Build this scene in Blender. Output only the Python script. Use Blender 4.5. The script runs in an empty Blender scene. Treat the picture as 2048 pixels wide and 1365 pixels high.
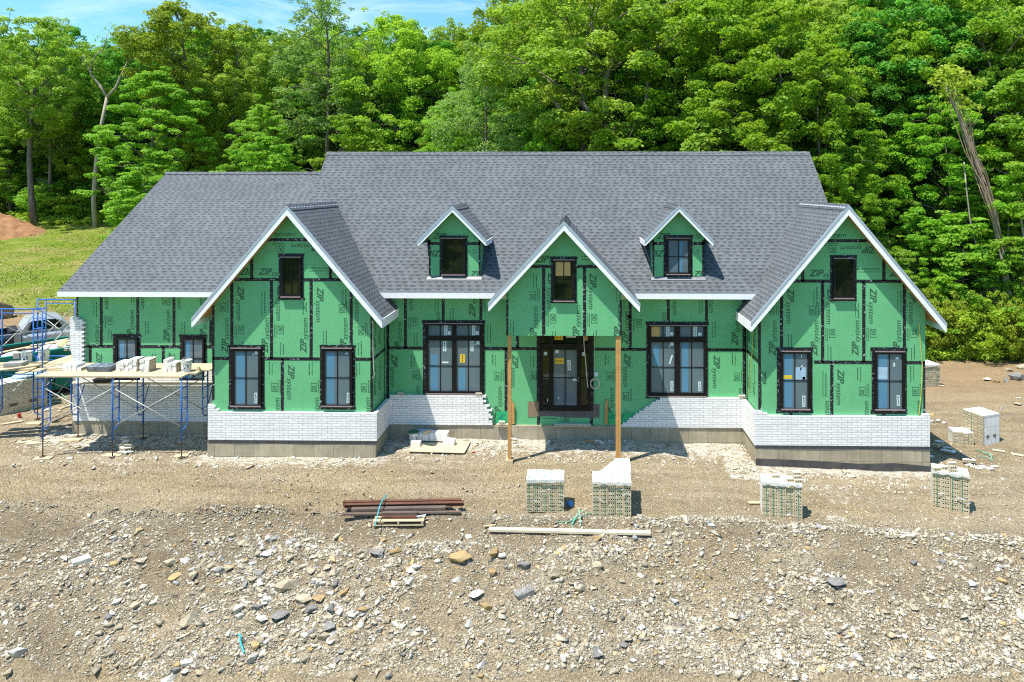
import bpy, bmesh, math, random
import numpy as np
from mathutils import Vector, Matrix, noise

random.seed(7)
RNG = np.random.default_rng(11)
SC = bpy.context.scene
COL = SC.collection

# ------------------------------------------------------------------ camera
F, PPX, VPY, TH = 1365.0, 1121.0, 375.0, 0.021
CAM = Vector((0.0, 0.0, 8.2))
_R = (math.cos(TH), math.sin(TH)); _FW = (-math.sin(TH), math.cos(TH))

def ray(px, py):
    a = (px - PPX) / F
    return (_FW[0] + a * _R[0], _FW[1] + a * _R[1], -(py - VPY) / F)

def W(px, py, Y):
    """real point on the vertical plane y = Y seen at photo pixel (px, py): returns (x, z)"""
    d = ray(px, py); t = Y / d[1]
    return (t * d[0], CAM.z + t * d[2])

def WX(px, Y): return W(px, 0, Y)[0]
def WZ(py, Y, px=1024): return W(px, py, Y)[1]

# ------------------------------------------------------------------ terrain
def sstep(a, b, x):
    t = min(1.0, max(0.0, (x - a) / (b - a))); return t * t * (3 - 2 * t)

def Hbase(x, y):
    h = -0.028 * min(max(x, 0.0), 11.0) - 0.02 * sstep(14, 20, -x)
    # front slope of rubble
    yc = 16.75 + 0.12 * math.sin(x * 0.45) - 0.02 * x
    if y < yc + 0.5:
        t = yc + 0.5 - y
        d = 0.50 * (t * t / (t + 0.6))
        h -= d if d < 3.5 else 3.5 + 2.2 * (1 - math.exp(-(d - 3.5) / 2.2))
    h += 0.07 * math.exp(-((y - yc - .25) / .28) ** 2)
    # land rising behind the house
    k = sstep(-25, 25, x)
    y0 = 44 * (1 - k) + 36 * k
    g = 0.165 * (1 - k) + 0.2 * k
    if y > y0 - 4:
        t = y - y0 + 4
        h += g * (t * t / (t + 5.0))
    return h

def H(x, y):
    h = Hbase(x, y)
    n = noise.noise((x * 0.35, y * 0.35, 3.1)) * 0.06 + noise.noise((x * 1.1, y * 1.1, 7.7)) * 0.03
    n += noise.noise((x * 3.1, y * 3.1, 1.7)) * 0.014
    if y < 17.2: n = n * (1 + 1.9 * sstep(17.2, 15.8, y)) + sstep(17.2, 16.4, y) * (0.07 * noise.noise((x * 1.6, y * 1.9, 9.0)) + .03 * noise.noise((x * 4.2, y * 4.2, 5.0)))
    if y > 30: n *= 2.0
    # banked fill against the foundation
    if 19.3 < y < 23 and -17.5 < x < 5.4:
        n += 0.10 * sstep(20.9, 22.0, y) * (0.6 + 0.7 * noise.noise((x * 0.9, 2.2, 0.3)))
    if y < 20.6 and 19.6 < y and -11 < x < -6: n += 0.0
    return h + n

def G(px, py):
    """point where the pixel's ray meets the ground"""
    d = ray(px, py); t = 9.0; step = 0.25
    last = t
    while t < 260:
        x, y, z = d[0] * t, d[1] * t, CAM.z + d[2] * t
        if z < H(x, y):
            a, b = last, t
            for _ in range(14):
                m = 0.5 * (a + b)
                if CAM.z + d[2] * m < H(d[0] * m, d[1] * m): b = m
                else: a = m
            return Vector((d[0] * b, d[1] * b, H(d[0] * b, d[1] * b)))
        last = t; t += step
        if t > 40: step = 0.6
    return Vector((d[0] * 80, d[1] * 80, H(d[0] * 80, d[1] * 80)))

# ------------------------------------------------------------------ node materials
class NT:
    def __init__(s, name):
        s.m = bpy.data.materials.new(name); s.m.use_nodes = True
        s.t = s.m.node_tree; s.t.nodes.clear()
        s.out = s.t.nodes.new('ShaderNodeOutputMaterial')
    def n(s, typ, ins=None, **kw):
        nd = s.t.nodes.new('ShaderNode' + typ)
        for k, v in kw.items(): setattr(nd, k, v)
        for k, v in (ins or {}).items(): s.set(nd, k, v)
        return nd
    def set(s, nd, k, v):
        sock = nd.inputs[k]
        if isinstance(v, tuple) and len(v) == 2 and hasattr(v[0], 'outputs'): s.t.links.new(v[0].outputs[v[1]], sock)
        elif hasattr(v, 'outputs'): s.t.links.new(v.outputs[0], sock)
        elif isinstance(v, (tuple, list)):
            sock.default_value = tuple(v) + ((1.0,) if len(v) == 3 and sock.type == 'RGBA' else ())
        else: sock.default_value = v
    def math(s, op, a, b=0.0, c=None, clamp=False):
        nd = s.n('Math', operation=op, use_clamp=clamp); s.set(nd, 0, a); s.set(nd, 1, b)
        if c is not None: s.set(nd, 2, c)
        return nd
    def mix(s, f, a, b, blend='MIX'):
        nd = s.n('MixRGB', blend_type=blend); s.set(nd, 0, f); s.set(nd, 1, a); s.set(nd, 2, b); return nd
    def ramp(s, f, stops):
        nd = s.n('ValToRGB'); s.set(nd, 0, f); cr = nd.color_ramp
        while len(cr.elements) < len(stops): cr.elements.new(0.5)
        for e, (p, c) in zip(cr.elements, stops):
            e.position = p; e.color = (c, c, c, 1) if isinstance(c, (int, float)) else tuple(c) + (1,)
        return nd
    def noise(s, vec, scale, detail=4, rough=0.55, dist=0.0):
        nd = s.n('TexNoise', {'Scale': scale, 'Detail': detail, 'Roughness': rough, 'Distortion': dist})
        if vec is not None: s.set(nd, 'Vector', vec)
        return nd
    def bump(s, h, strength=0.3, dist=0.01):
        return s.n('Bump', {'Height': h, 'Strength': strength, 'Distance': dist})
    def princ(s, col, rough=0.7, bump=None, metal=0.0, spec=0.3, **kw):
        p = s.n('BsdfPrincipled', {'Base Color': col, 'Roughness': rough, 'Metallic': metal, 'Specular IOR Level': spec})
        if bump is not None: s.set(p, 'Normal', bump)
        for k, v in kw.items(): s.set(p, k.replace('_', ' '), v)
        s.t.links.new(p.outputs[0], s.out.inputs[0]); return p

def uvn(t): return (t.n('TexCoord'), 'UV')
def objn(t): return (t.n('TexCoord'), 'Object')

def M_plain(name, c1, c2=None, scale=6.0, rough=0.7, bump=0.15, metal=0.0, spec=0.3, bscale=None, coord='Object', stretch=None):
    t = NT(name); v = (t.n('TexCoord'), coord)
    if stretch: v = t.n('Mapping', {'Vector': v, 'Scale': stretch})
    nz = t.noise(v, scale, 6)
    col = t.mix((nz, 'Fac'), c1, c2 if c2 else tuple(0.8 * x for x in c1))
    f = t.ramp((nz, 'Fac'), [(0.3, 0.0), (0.7, 1.0)]); t.set(col, 0, f)
    b = None
    if bump:
        nb = t.noise(v, bscale or scale * 4, 4); b = t.bump((nb, 'Fac'), bump, 0.01)
    t.princ(col, rough, b, metal, spec); return t.m

MAT = {}
def build_materials():
    # --- green sheathing with faint nail dots
    t = NT('green_sheathing'); uv = uvn(t)
    sx = t.n('SeparateXYZ', {0: uv})
    fx = t.math('SUBTRACT', t.math('FRACT', t.math('MULTIPLY', (sx, 'X'), 1 / 0.406)), 0.5)
    fy = t.math('SUBTRACT', t.math('FRACT', t.math('MULTIPLY', (sx, 'Y'), 1 / 0.30)), 0.5)
    dx = t.math('MULTIPLY', fx, 0.406); dy = t.math('MULTIPLY', fy, 0.30)
    d = t.math('SQRT', t.math('ADD', t.math('MULTIPLY', dx, dx), t.math('MULTIPLY', dy, dy)))
    dot = t.math('LESS_THAN', d, 0.016)
    nz = t.noise(uv, 1.3, 5); nf = t.noise(uv, 60, 3)
    col = t.mix(t.ramp((nz, 'Fac'), [(0.3, 0.0), (0.75, 1.0)]), (0.130, 0.430, 0.200), (0.155, 0.480, 0.230))
    col = t.mix(t.math('MULTIPLY', (nf, 'Fac'), 0.25), col, (0.10, 0.34, 0.15))
    col = t.mix(t.math('MULTIPLY', dot, 0.6), col, (0.04, 0.16, 0.08))
    nd = t.noise(t.n('Mapping', {'Vector': uv, 'Scale': (3.0, 0.8, 1)}), 1.0, 8, 0.75)
    col = t.mix(t.ramp((nd, 'Fac'), [(0.52, 0.0), (0.75, 0.32)]), col, (0.22, 0.42, 0.26))
    col = t.mix(t.ramp((nd, 'Fac'), [(0.25, 0.35), (0.42, 0.0)]), col, (0.085, 0.34, 0.15))
    t.princ(col, 0.62, t.bump((nf, 'Fac'), 0.08, 0.004), spec=0.25); MAT['sheath'] = t.m
    MAT['print'] = M_plain('black_print', (0.032, 0.100, 0.055), (0.042, 0.130, 0.070), rough=0.7, bump=0)
    MAT['edge_osb'] = M_plain('sheathing_edge', (0.35, 0.24, 0.12), (0.25, 0.16, 0.08), 20)
    # --- black seam tape with pale lettering flecks
    t = NT('seam_tape'); uv = uvn(t)
    a = t.n('Mapping', {'Vector': uv, 'Scale': (14, 14, 1)})
    n1 = t.noise(a, 1.0, 3, 0.7); n2 = t.noise(uv, 3.0, 2)
    f = t.ramp((n1, 'Fac'), [(0.575, 0.0), (0.62, 1.0)])
    f2 = t.ramp((n2, 'Fac'), [(0.42, 0.15), (0.55, 1.0)])
    col = t.mix(t.math('MULTIPLY', f, f2), (0.012, 0.013, 0.017), (0.38, 0.41, 0.48))
    t.princ(col, 0.5, t.bump((n1, 'Fac'), 0.1, 0.004), spec=0.3); MAT['tape'] = t.m
    # --- asphalt shingles
    t = NT('asphalt_shingle'); uv = uvn(t)
    RH = 0.142
    b1 = t.n('TexBrick', {'Vector': uv, 'Color1': (0, 0, 0), 'Color2': (1, 1, 1), 'Mortar': (0.1, 0.1, 0.1), 'Scale': 1.0, 'Mortar Size': 0.004, 'Brick Width': 0.33, 'Row Height': RH}, offset=0.37, squash=0.7, squash_frequency=3)
    b2 = t.n('TexBrick', {'Vector': t.n('Mapping', {'Vector': uv, 'Location': (0.09, 0, 0)}), 'Color1': (0, 0, 0), 'Color2': (1, 1, 1), 'Mortar': (0, 0, 0), 'Scale': 1.0, 'Mortar Size': 0.0, 'Brick Width': 0.165, 'Row Height': RH}, offset=0.61, squash=1.0, squash_frequency=2)
    s = t.n('SeparateXYZ', {0: uv})
    fr = t.math('FRACT', t.math('DIVIDE', (s, 'Y'), RH))
    wn = t.n('TexWhiteNoise', {'W': t.math('FLOOR', t.math('DIVIDE', (s, 'Y'), RH))}, noise_dimensions='1D')
    wob = t.noise(t.n('Mapping', {'Vector': uv, 'Scale': (2.2, 7.0, 1)}), 1.0, 2)
    ph = t.math('FRACT', t.math('ADD', t.math('MULTIPLY', (s, 'X'), 3.9), t.math('ADD', t.math('MULTIPLY', (wn, 'Value'), 9.0), t.math('MULTIPLY', (wob, 'Fac'), 1.6))))
    tab_shadow = t.math('MULTIPLY', t.math('LESS_THAN', ph, 0.46), t.math('GREATER_THAN', fr, 0.56))
    low = t.math('LESS_THAN', fr, 0.10)
    g = t.noise(uv, 160, 2); big = t.noise(uv, 0.5, 3)
    base = t.mix((b1, 'Color'), (0.106, 0.117, 0.127), (0.130, 0.143, 0.155))
    base = t.mix(t.math('MULTIPLY', tab_shadow, 0.62), base, (0.026, 0.029, 0.034))  # dark dashes paint the shadows along the shingle tabs
    base = t.mix(t.math('MULTIPLY', low, 0.6), base, (0.03, 0.033, 0.038))
    base = t.mix(0.35, base, t.mix(1.0, base, t.ramp((g, 'Fac'), [(0.25, 0.5), (0.75, 1.5)]), 'MULTIPLY'))
    base = t.mix(0.5, base, t.mix(1.0, base, t.ramp((big, 'Fac'), [(0.3, 0.82), (0.7, 1.15)]), 'MULTIPLY'))
    hgt = t.math('SUBTRACT', t.math('MULTIPLY', fr, -1.0), t.math('MULTIPLY', tab_shadow, 0.5))
    t.princ(base, 0.9, t.bump(hgt, 0.6, 0.012), spec=0.15); MAT['shingle'] = t.m
    # --- white trim
    MAT['trim'] = M_plain('white_trim', (0.86, 0.87, 0.88), (0.80, 0.81, 0.82), 3, 0.5, 0.03)
    MAT['drip'] = M_plain('grey_drip_edge', (0.36, 0.43, 0.50), (0.30, 0.36, 0.43), 4, 0.45, 0.03)
    MAT['soffit'] = M_plain('raw_plywood_soffit', (0.50, 0.28, 0.11), (0.40, 0.21, 0.08), 5, 0.8, 0.1)
    MAT['flash'] = M_plain('metal_flashing', (0.24, 0.25, 0.26), (0.16, 0.17, 0.18), 9, 0.5, 0.4, 0.2, 0.4)
    # --- white brick veneer
    t = NT('white_brick'); uv = uvn(t)
    b = t.n('TexBrick', {'Vector': uv, 'Color1': (0.74, 0.74, 0.74), 'Color2': (0.86, 0.855, 0.85), 'Mortar': (0.33, 0.33, 0.33), 'Scale': 1.0, 'Mortar Size': 0.0062, 'Mortar Smooth': 0.3, 'Brick Width': 0.295, 'Row Height': 0.0735}, offset=0.42, squash=1.0)
    nz = t.noise(uv, 30, 5)
    col = t.mix(0.25, (b, 'Color'), t.mix(1.0, (b, 'Color'), t.ramp((nz, 'Fac'), [(0.3, 0.6), (0.7, 1.25)]), 'MULTIPLY'))
    ns = t.noise(uv, 1.6, 7, 0.7)
    col = t.mix(t.ramp((ns, 'Fac'), [(0.5, 0.0), (0.72, 0.30)]), col, (0.60, 0.57, 0.52))
    h = t.math('ADD', t.math('MULTIPLY', (b, 'Fac'), -1.0), t.math('MULTIPLY', (nz, 'Fac'), 0.25))
    t.princ(col, 0.8, t.bump(h, 0.5, 0.008), spec=0.2); MAT['brick'] = t.m
    # loose brick: white face coat, buff body
    MAT['brick_white'] = M_plain('white_coated_brick', (0.76, 0.75, 0.72), (0.63, 0.61, 0.57), 14, 0.8, 0.3)
    MAT['brick_buff'] = M_plain('buff_brick_body', (0.56, 0.49, 0.35), (0.43, 0.36, 0.24), 10, 0.85, 0.3)
    MAT['brick_core'] = M_plain('brick_core', (0.2, 0.165, 0.11), (0.14, 0.11, 0.075), 9, 0.9, 0)
    t = NT('stacked_white_brick'); uv = uvn(t)
    b = t.n('TexBrick', {'Vector': uv, 'Color1': (0.70, 0.69, 0.66), 'Color2': (0.82, 0.81, 0.79), 'Mortar': (0.2, 0.18, 0.14), 'Scale': 1.0, 'Mortar Size': 0.004, 'Brick Width': 0.19, 'Row Height': 0.30}, offset=0.0)
    t.princ((b, 'Color'), 0.8, spec=0.2); MAT['brick_pack'] = t.m
    t = NT('stacked_buff_brick'); uv = uvn(t)
    b = t.n('TexBrick', {'Vector': uv, 'Color1': (0.55, 0.49, 0.36), 'Color2': (0.66, 0.60, 0.47), 'Mortar': (0.16, 0.13, 0.09), 'Scale': 1.0, 'Mortar Size': 0.005, 'Brick Width': 0.30, 'Row Height': 0.09}, offset=0.5)
    t.princ((b, 'Color'), 0.85, spec=0.2); MAT['brick_pack_buff'] = t.m
    # --- concrete foundation with form-panel joints
    t = NT('foundation_concrete'); uv = uvn(t)
    b = t.n('TexBrick', {'Vector': uv, 'Color1': (0.33, 0.285, 0.205), 'Color2': (0.40, 0.35, 0.255), 'Mortar': (0.13, 0.115, 0.09), 'Scale': 1.0, 'Mortar Size': 0.0055, 'Brick Width': 0.61, 'Row Height': 3.0}, offset=0.0)
    n1 = t.noise(uv, 1.7, 6, 0.65); n2 = t.noise(t.n('Mapping', {'Vector': uv, 'Scale': (9, 1.2, 1)}), 1.0, 5)
    col = t.mix(0.5, (b, 'Color'), t.mix(1.0, (b, 'Color'), t.ramp((n1, 'Fac'), [(0.3, 0.6), (0.7, 1.35)]), 'MULTIPLY'))
    col = t.mix(0.3, col, t.mix(1.0, col, t.ramp((n2, 'Fac'), [(0.3, 0.6), (0.7, 1.3)]), 'MULTIPLY'))
    t.princ(col, 0.9, t.bump((n1, 'Fac'), 0.25, 0.02), spec=0.15); MAT['concrete'] = t.m
    MAT['tar'] = M_plain('damp_proofing', (0.045, 0.045, 0.05), (0.09, 0.085, 0.08), 3, 0.8, 0.2)
    # --- windows
    MAT['frame'] = M_plain('black_window_frame', (0.007, 0.0065, 0.0065), (0.012, 0.011, 0.011), 5, 0.5, 0, spec=0.2)
    MAT['sill_metal'] = M_plain('bronze_sill', (0.30, 0.24, 0.24), (0.24, 0.19, 0.19), 5, 0.4, 0)
    t = NT('dark_glass'); v = objn(t); nz = t.noise(v, 0.9, 3)
    t.princ(t.mix((nz, 'Fac'), (0.006, 0.010, 0.006), (0.018, 0.024, 0.012)), 0.03, spec=0.45); MAT['glass_dark'] = t.m  # green tint in the base stands in for mirrored foliage
    t = NT('daylit_film_glass'); v = objn(t); nz = t.noise(v, 1.4, 4)
    t.princ(t.mix((nz, 'Fac'), (0.090, 0.130, 0.160), (0.140, 0.190, 0.225)), 0.08, spec=0.5); MAT['glass_daylit_film'] = t.m  # bluish daylight behind the film is painted into the pane colour
    t = NT('daylit_blue_film_glass'); v = objn(t); nz = t.noise(v, 2.0, 3)
    t.princ(t.mix((nz, 'Fac'), (0.075, 0.20, 0.33), (0.105, 0.26, 0.40)), 0.1, spec=0.5); MAT['glass_blue'] = t.m  # film blue, with interior daylight put into the base colour
    MAT['tint_glass'] = M_plain('tinted_glass', (0.008, 0.009, 0.010), rough=0.15, bump=0, spec=0.15)
    MAT['paper'] = M_plain('paper_label', (0.62, 0.74, 0.76), (0.56, 0.68, 0.70), 3, 0.7, 0)
    MAT['yellow'] = M_plain('yellow_label', (0.75, 0.52, 0.05), (0.68, 0.46, 0.04), 3, 0.6, 0)
    MAT['ink'] = M_plain('black_ink', (0.02, 0.02, 0.02), rough=0.6, bump=0)
    MAT['cardboard'] = M_plain('tan_cardboard', (0.52, 0.36, 0.15), (0.45, 0.30, 0.12), 8, 0.8, 0)
    MAT['wire'] = M_plain('white_wire', (0.7, 0.68, 0.62), rough=0.5, bump=0)
    MAT['cord_yellow'] = M_plain('yellow_cord', (0.60, 0.55, 0.10), rough=0.6, bump=0)
    MAT['greenwrap'] = M_plain('green_membrane', (0.03, 0.42, 0.16), (0.025, 0.36, 0.13), 3, 0.5, 0)
    MAT['grey_membrane'] = M_plain('grey_membrane', (0.14, 0.125, 0.12), (0.10, 0.09, 0.09), 5, 0.7, 0.1)
    # --- timber
    def wood(name, c1, c2):
        t = NT(name); v = (t.n('TexCoord'), 'UV')
        n1 = t.noise(t.n('Mapping', {'Vector': v, 'Scale': (2.0, 30, 1)}), 1.0, 5, 0.6, 0.6)
        n2 = t.noise(v, 4, 4)
        col = t.mix((n1, 'Fac'), c1, c2); col = t.mix(0.3, col, t.mix(1.0, col, t.ramp((n2, 'Fac'), [(0.3, 0.6), (0.7, 1.3)]), 'MULTIPLY'))
        t.princ(col, 0.75, t.bump((n1, 'Fac'), 0.2, 0.004), spec=0.2); return t.m
    MAT['plank'] = wood('weathered_plank', (0.62, 0.51, 0.34), (0.44, 0.34, 0.21))
    MAT['plank_pale'] = wood('pale_plank', (0.68, 0.60, 0.46), (0.55, 0.47, 0.34))
    MAT['post'] = wood('orange_timber', (0.58, 0.33, 0.12), (0.43, 0.22, 0.07))
    MAT['ply'] = wood('plywood', (0.60, 0.50, 0.33), (0.50, 0.40, 0.25))
    MAT['rust'] = M_plain('rusty_steel', (0.17, 0.075, 0.045), (0.10, 0.05, 0.04), 5, 0.75, 0.2, 0.2)
    MAT['brownsteel'] = M_plain('grey_brown_steel', (0.17, 0.125, 0.10), (0.12, 0.09, 0.08), 5, 0.7, 0.2, 0.2)
    MAT['tube'] = M_plain('blue_scaffold_paint', (0.025, 0.115, 0.42), (0.03, 0.16, 0.50), 9, 0.45, 0.05, 0.0, 0.4)
    MAT['galv'] = M_plain('galvanised_tube', (0.46, 0.46, 0.45), (0.36, 0.35, 0.34), 9, 0.5, 0.05, 0.4, 0.4)
    MAT['darkrod'] = M_plain('rusty_screw_jack', (0.12, 0.085, 0.06), (0.08, 0.06, 0.045), 9, 0.7, 0.1, 0.3)
    MAT['bucket'] = M_plain('white_bucket', (0.72, 0.72, 0.70), (0.6, 0.6, 0.58), 6, 0.5, 0.05)
    MAT['strap'] = M_plain('green_strap', (0.03, 0.24, 0.14), (0.04, 0.30, 0.18), 6, 0.5, 0)
    MAT['strap_pale'] = M_plain('pale_green_strap', (0.30, 0.56, 0.44), (0.22, 0.47, 0.36), 6, 0.5, 0)
    MAT['teal'] = M_plain('teal_strap', (0.04, 0.40, 0.42), (0.04, 0.36, 0.38), 6, 0.5, 0)
    MAT['plastic'] = M_plain('clear_wrap', (0.52, 0.53, 0.52), (0.38, 0.39, 0.38), 9, 0.3, 0.2)
    MAT['tarp'] = M_plain('dark_blue_grey_plastic', (0.06, 0.08, 0.11), (0.24, 0.28, 0.33), 7, 0.4, 0.5)
    MAT['whitebag'] = M_plain('white_sheet', (0.74, 0.74, 0.73), (0.55, 0.55, 0.54), 4, 0.6, 0.4, bscale=8)
    MAT['bluebag'] = M_plain('pale_blue_sheet', (0.40, 0.55, 0.68), (0.28, 0.42, 0.56), 5, 0.4, 0.4)
    MAT['dumpster'] = M_plain('teal_dumpster_paint', (0.008, 0.20, 0.155), (0.010, 0.165, 0.13), 3, 0.5, 0.1)
    MAT['dumpster_in'] = M_plain('rusty_container_inside', (0.22, 0.10, 0.055), (0.15, 0.07, 0.045), 4, 0.8, 0.2)
    MAT['white_paint'] = M_plain('white_paint', (0.75, 0.76, 0.76), rough=0.6, bump=0)
    MAT['silver'] = M_plain('silver_car_paint', (0.50, 0.52, 0.55), (0.47, 0.49, 0.52), 2, 0.28, 0, 0.35, 0.5)
    MAT['black_plastic'] = M_plain('black_bed_liner', (0.016, 0.017, 0.02), (0.03, 0.03, 0.034), 8, 0.6, 0.1)
    MAT['rubber'] = M_plain('tyre_rubber', (0.02, 0.02, 0.02), rough=0.8, bump=0.1)
    MAT['redlamp'] = M_plain('red_lamp', (0.35, 0.02, 0.02), rough=0.2, bump=0)
    MAT['blue_plastic'] = M_plain('blue_plastic', (0.02, 0.18, 0.55), rough=0.4, bump=0)
    MAT['red_plastic'] = M_plain('red_plastic', (0.5, 0.05, 0.05), rough=0.5, bump=0)
    MAT['green_lid'] = M_plain('dark_green_lid', (0.01, 0.12, 0.06), rough=0.5, bump=0)
    MAT['cmu'] = M_plain('grey_block', (0.36, 0.35, 0.33), (0.27, 0.26, 0.24), 25, 0.9, 0.4)
    # --- bark
    def bark(name, c1, c2):
        t = NT(name); v = objn(t)
        n1 = t.noise(t.n('Mapping', {'Vector': v, 'Scale': (6, 6, 0.9)}), 1.0, 6, 0.65)
        t.princ(t.mix(t.ramp((n1, 'Fac'), [(0.3, 0.0), (0.7, 1.0)]), c1, c2), 0.9, t.bump((n1, 'Fac'), 0.6, 0.05), spec=0.1); return t.m
    MAT['bark'] = bark('grey_bark', (0.10, 0.085, 0.065), (0.24, 0.21, 0.17))
    MAT['bark_pale'] = bark('pale_bark', (0.26, 0.22, 0.17), (0.44, 0.40, 0.33))
    MAT['vine'] = bark('dead_vine', (0.24, 0.17, 0.11), (0.40, 0.31, 0.22))
    # --- leaves: colour varies leaf to leaf and tree to tree
    def leaf(name, ca, cb, trans=0.5):
        t = NT(name)
        at = t.n('Attribute', attribute_name='tint'); oi = t.n('ObjectInfo')
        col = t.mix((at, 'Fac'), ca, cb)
        hsv = t.n('HueSaturation', {'Color': col})
        t.set(hsv, 'Hue', t.math('ADD', 0.497, t.math('MULTIPLY', (oi, 'Random'), 0.024)))
        t.set(hsv, 'Value', t.math('ADD', 0.82, t.math('MULTIPLY', (oi, 'Random'), 0.36)))
        p = t.n('BsdfPrincipled', {'Base Color': hsv, 'Roughness': 0.5, 'Specular IOR Level': 0.25})
        tr = t.n('BsdfTranslucent', {'Color': t.mix(1.0, hsv, (1.35, 1.3, 0.7), 'MULTIPLY')})
        ms = t.n('MixShader', {0: trans, 1: p, 2: tr}); t.t.links.new(ms.outputs[0], t.out.inputs[0]); return t.m
    MAT['leaf_oak'] = leaf('olive_oak_leaves', (0.185, 0.300, 0.024), (0.360, 0.475, 0.055))
    MAT['leaf_maple'] = leaf('bright_maple_leaves', (0.150, 0.300, 0.018), (0.300, 0.480, 0.040))
    MAT['leaf_dark'] = leaf('deep_green_leaves', (0.075, 0.205, 0.022), (0.180, 0.370, 0.042))
    MAT['leaf_pale'] = leaf('pale_green_leaves', (0.165, 0.290, 0.060), (0.300, 0.440, 0.110))
    MAT['leaf_weed'] = leaf('yellow_green_weeds', (0.210, 0.320, 0.022), (0.400, 0.470, 0.050))
    # --- stones
    def stone(name, attr=True):
        t = NT(name); v = objn(t)
        if attr: f = (t.n('Attribute', attribute_name='tint'), 'Fac')
        else: f = (t.n('ObjectInfo'), 'Random')
        col = t.ramp(f, [(0.0, (0.13, 0.12, 0.11)), (0.18, (0.22, 0.195, 0.15)), (0.42, (0.33, 0.285, 0.21)), (0.62, (0.43, 0.385, 0.30)), (0.80, (0.60, 0.565, 0.48)), (0.90, (0.44, 0.29, 0.12)), (0.96, (0.28, 0.29, 0.31)), (1.0, (0.66, 0.65, 0.62))])
        nz = t.noise(v, 9, 6, 0.65)
        c2 = t.mix(0.75, col, t.mix(1.0, col, t.ramp((nz, 'Fac'), [(0.28, 0.55), (0.72, 1.45)]), 'MULTIPLY'))
        t.princ(c2, 0.9, t.bump((nz, 'Fac'), 0.5, 0.02), spec=0.15); return t
    MAT['gravel'] = stone('mixed_gravel').m
    def rockm(name, c1, c2):
        t = NT(name); v = objn(t); oi = t.n('ObjectInfo')
        n1 = t.noise(v, 3, 7, 0.7, 0.4); n2 = t.noise(t.n('Mapping', {'Vector': v, 'Scale': (3, 3, 16)}), 1.0, 5)
        col = t.mix(t.ramp((n1, 'Fac'), [(0.32, 0.0), (0.68, 1.0)]), c1, c2)
        col = t.mix(0.4, col, t.mix(1.0, col, t.ramp((n2, 'Fac'), [(0.3, 0.55), (0.7, 1.3)]), 'MULTIPLY'))
        col = t.mix(1.0, col, t.n('CombineXYZ', {0: t.math('ADD', 0.8, t.math('MULTIPLY', (oi, 'Random'), 0.4)), 1: t.math('ADD', 0.8, t.math('MULTIPLY', (oi, 'Random'), 0.4)), 2: t.math('ADD', 0.8, t.math('MULTIPLY', (oi, 'Random'), 0.4))}), 'MULTIPLY')
        t.princ(col, 0.9, t.bump((n1, 'Fac'), 0.7, 0.04), spec=0.15); return t.m
    MAT['rock_tan'] = rockm('tan_rock', (0.46, 0.40, 0.29), (0.30, 0.25, 0.18))
    MAT['rock_grey'] = rockm('grey_rock', (0.30, 0.29, 0.27), (0.17, 0.165, 0.16))
    MAT['rock_white'] = rockm('white_rock', (0.62, 0.60, 0.55), (0.42, 0.40, 0.35))
    MAT['rock_ochre'] = rockm('ochre_rock', (0.46, 0.31, 0.13), (0.34, 0.26, 0.15))
    MAT['rock_brown'] = rockm('brown_boulder', (0.20, 0.15, 0.10), (0.09, 0.07, 0.05))
    # --- ground sheet: earth, lawn, mortar dust and leaf litter by what lies there
    t = NT('site_earth'); v = objn(t)
    at = t.n('Attribute', attribute_name='cover'); sp = t.n('SeparateColor', {0: (at, 'Color')})
    n0 = t.noise(v, 0.35, 6, 0.6); n1 = t.noise(v, 2.2, 7, 0.65); n2 = t.noise(v, 26, 4, 0.6)
    vo = t.n('TexVoronoi', {'Vector': v, 'Scale': 19.0}); vo2 = t.n('TexVoronoi', {'Vector': v, 'Scale': 42.0})
    e = t.mix(t.ramp((n1, 'Fac'), [(0.3, 0.0), (0.7, 1.0)]), (0.205, 0.160, 0.100), (0.285, 0.230, 0.152))
    e = t.mix(t.ramp((n0, 'Fac'), [(0.46, 0.0), (0.66, 0.65)]), e, (0.31, 0.235, 0.125))
    nst = t.noise(t.n('Mapping', {'Vector': v, 'Scale': (0.22, 1.7, 1)}), 1.0, 6, 0.6)
    e = t.mix(t.ramp((nst, 'Fac'), [(0.42, 0.0), (0.62, 0.7)]), e, (0.345, 0.285, 0.190))
    e = t.mix(t.ramp((nst, 'Fac'), [(0.28, 0.6), (0.42, 0.0)]), e, (0.165, 0.128, 0.080))
    sx = t.n('SeparateColor', {0: (vo, 'Color')})
    st = t.ramp((sx, 'Red'), [(0.0, (0.20, 0.165, 0.11)), (0.6, (0.30, 0.25, 0.175)), (0.85, (0.48, 0.43, 0.34)), (1.0, (0.62, 0.59, 0.52))])
    pick = t.ramp((sx, 'Green'), [(0.45, 0.0), (0.5, 1.0)])
    inn = t.ramp((vo, 'Distance'), [(0.30, 1.0), (0.48, 0.0)])
    e = t.mix(t.math('MULTIPLY', t.math('MULTIPLY', pick, inn), 0.5), e, st)
    sx2 = t.n('SeparateColor', {0: (vo2, 'Color')})
    e = t.mix(0.7, e, t.mix(1.0, e, t.ramp((sx2, 'Blue'), [(0.0, 0.5), (0.8, 1.2), (1.0, 1.8)]), 'MULTIPLY'))
    e = t.mix(0.5, e, t.mix(1.0, e, t.ramp((n2, 'Fac'), [(0.3, 0.6), (0.7, 1.35)]), 'MULTIPLY'))
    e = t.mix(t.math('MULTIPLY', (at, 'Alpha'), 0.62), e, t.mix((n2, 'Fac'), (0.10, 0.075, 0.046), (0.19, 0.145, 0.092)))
    # pale mortar and lime
    nm = t.noise(v, 4.6, 9, 0.8)
    fm = t.ramp(t.math('ADD', (sp, 'Green'), t.math('MULTIPLY', t.math('SUBTRACT', (nm, 'Fac'), 0.5), 2.6)), [(0.44, 0.0), (0.72, 0.85)])
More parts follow.
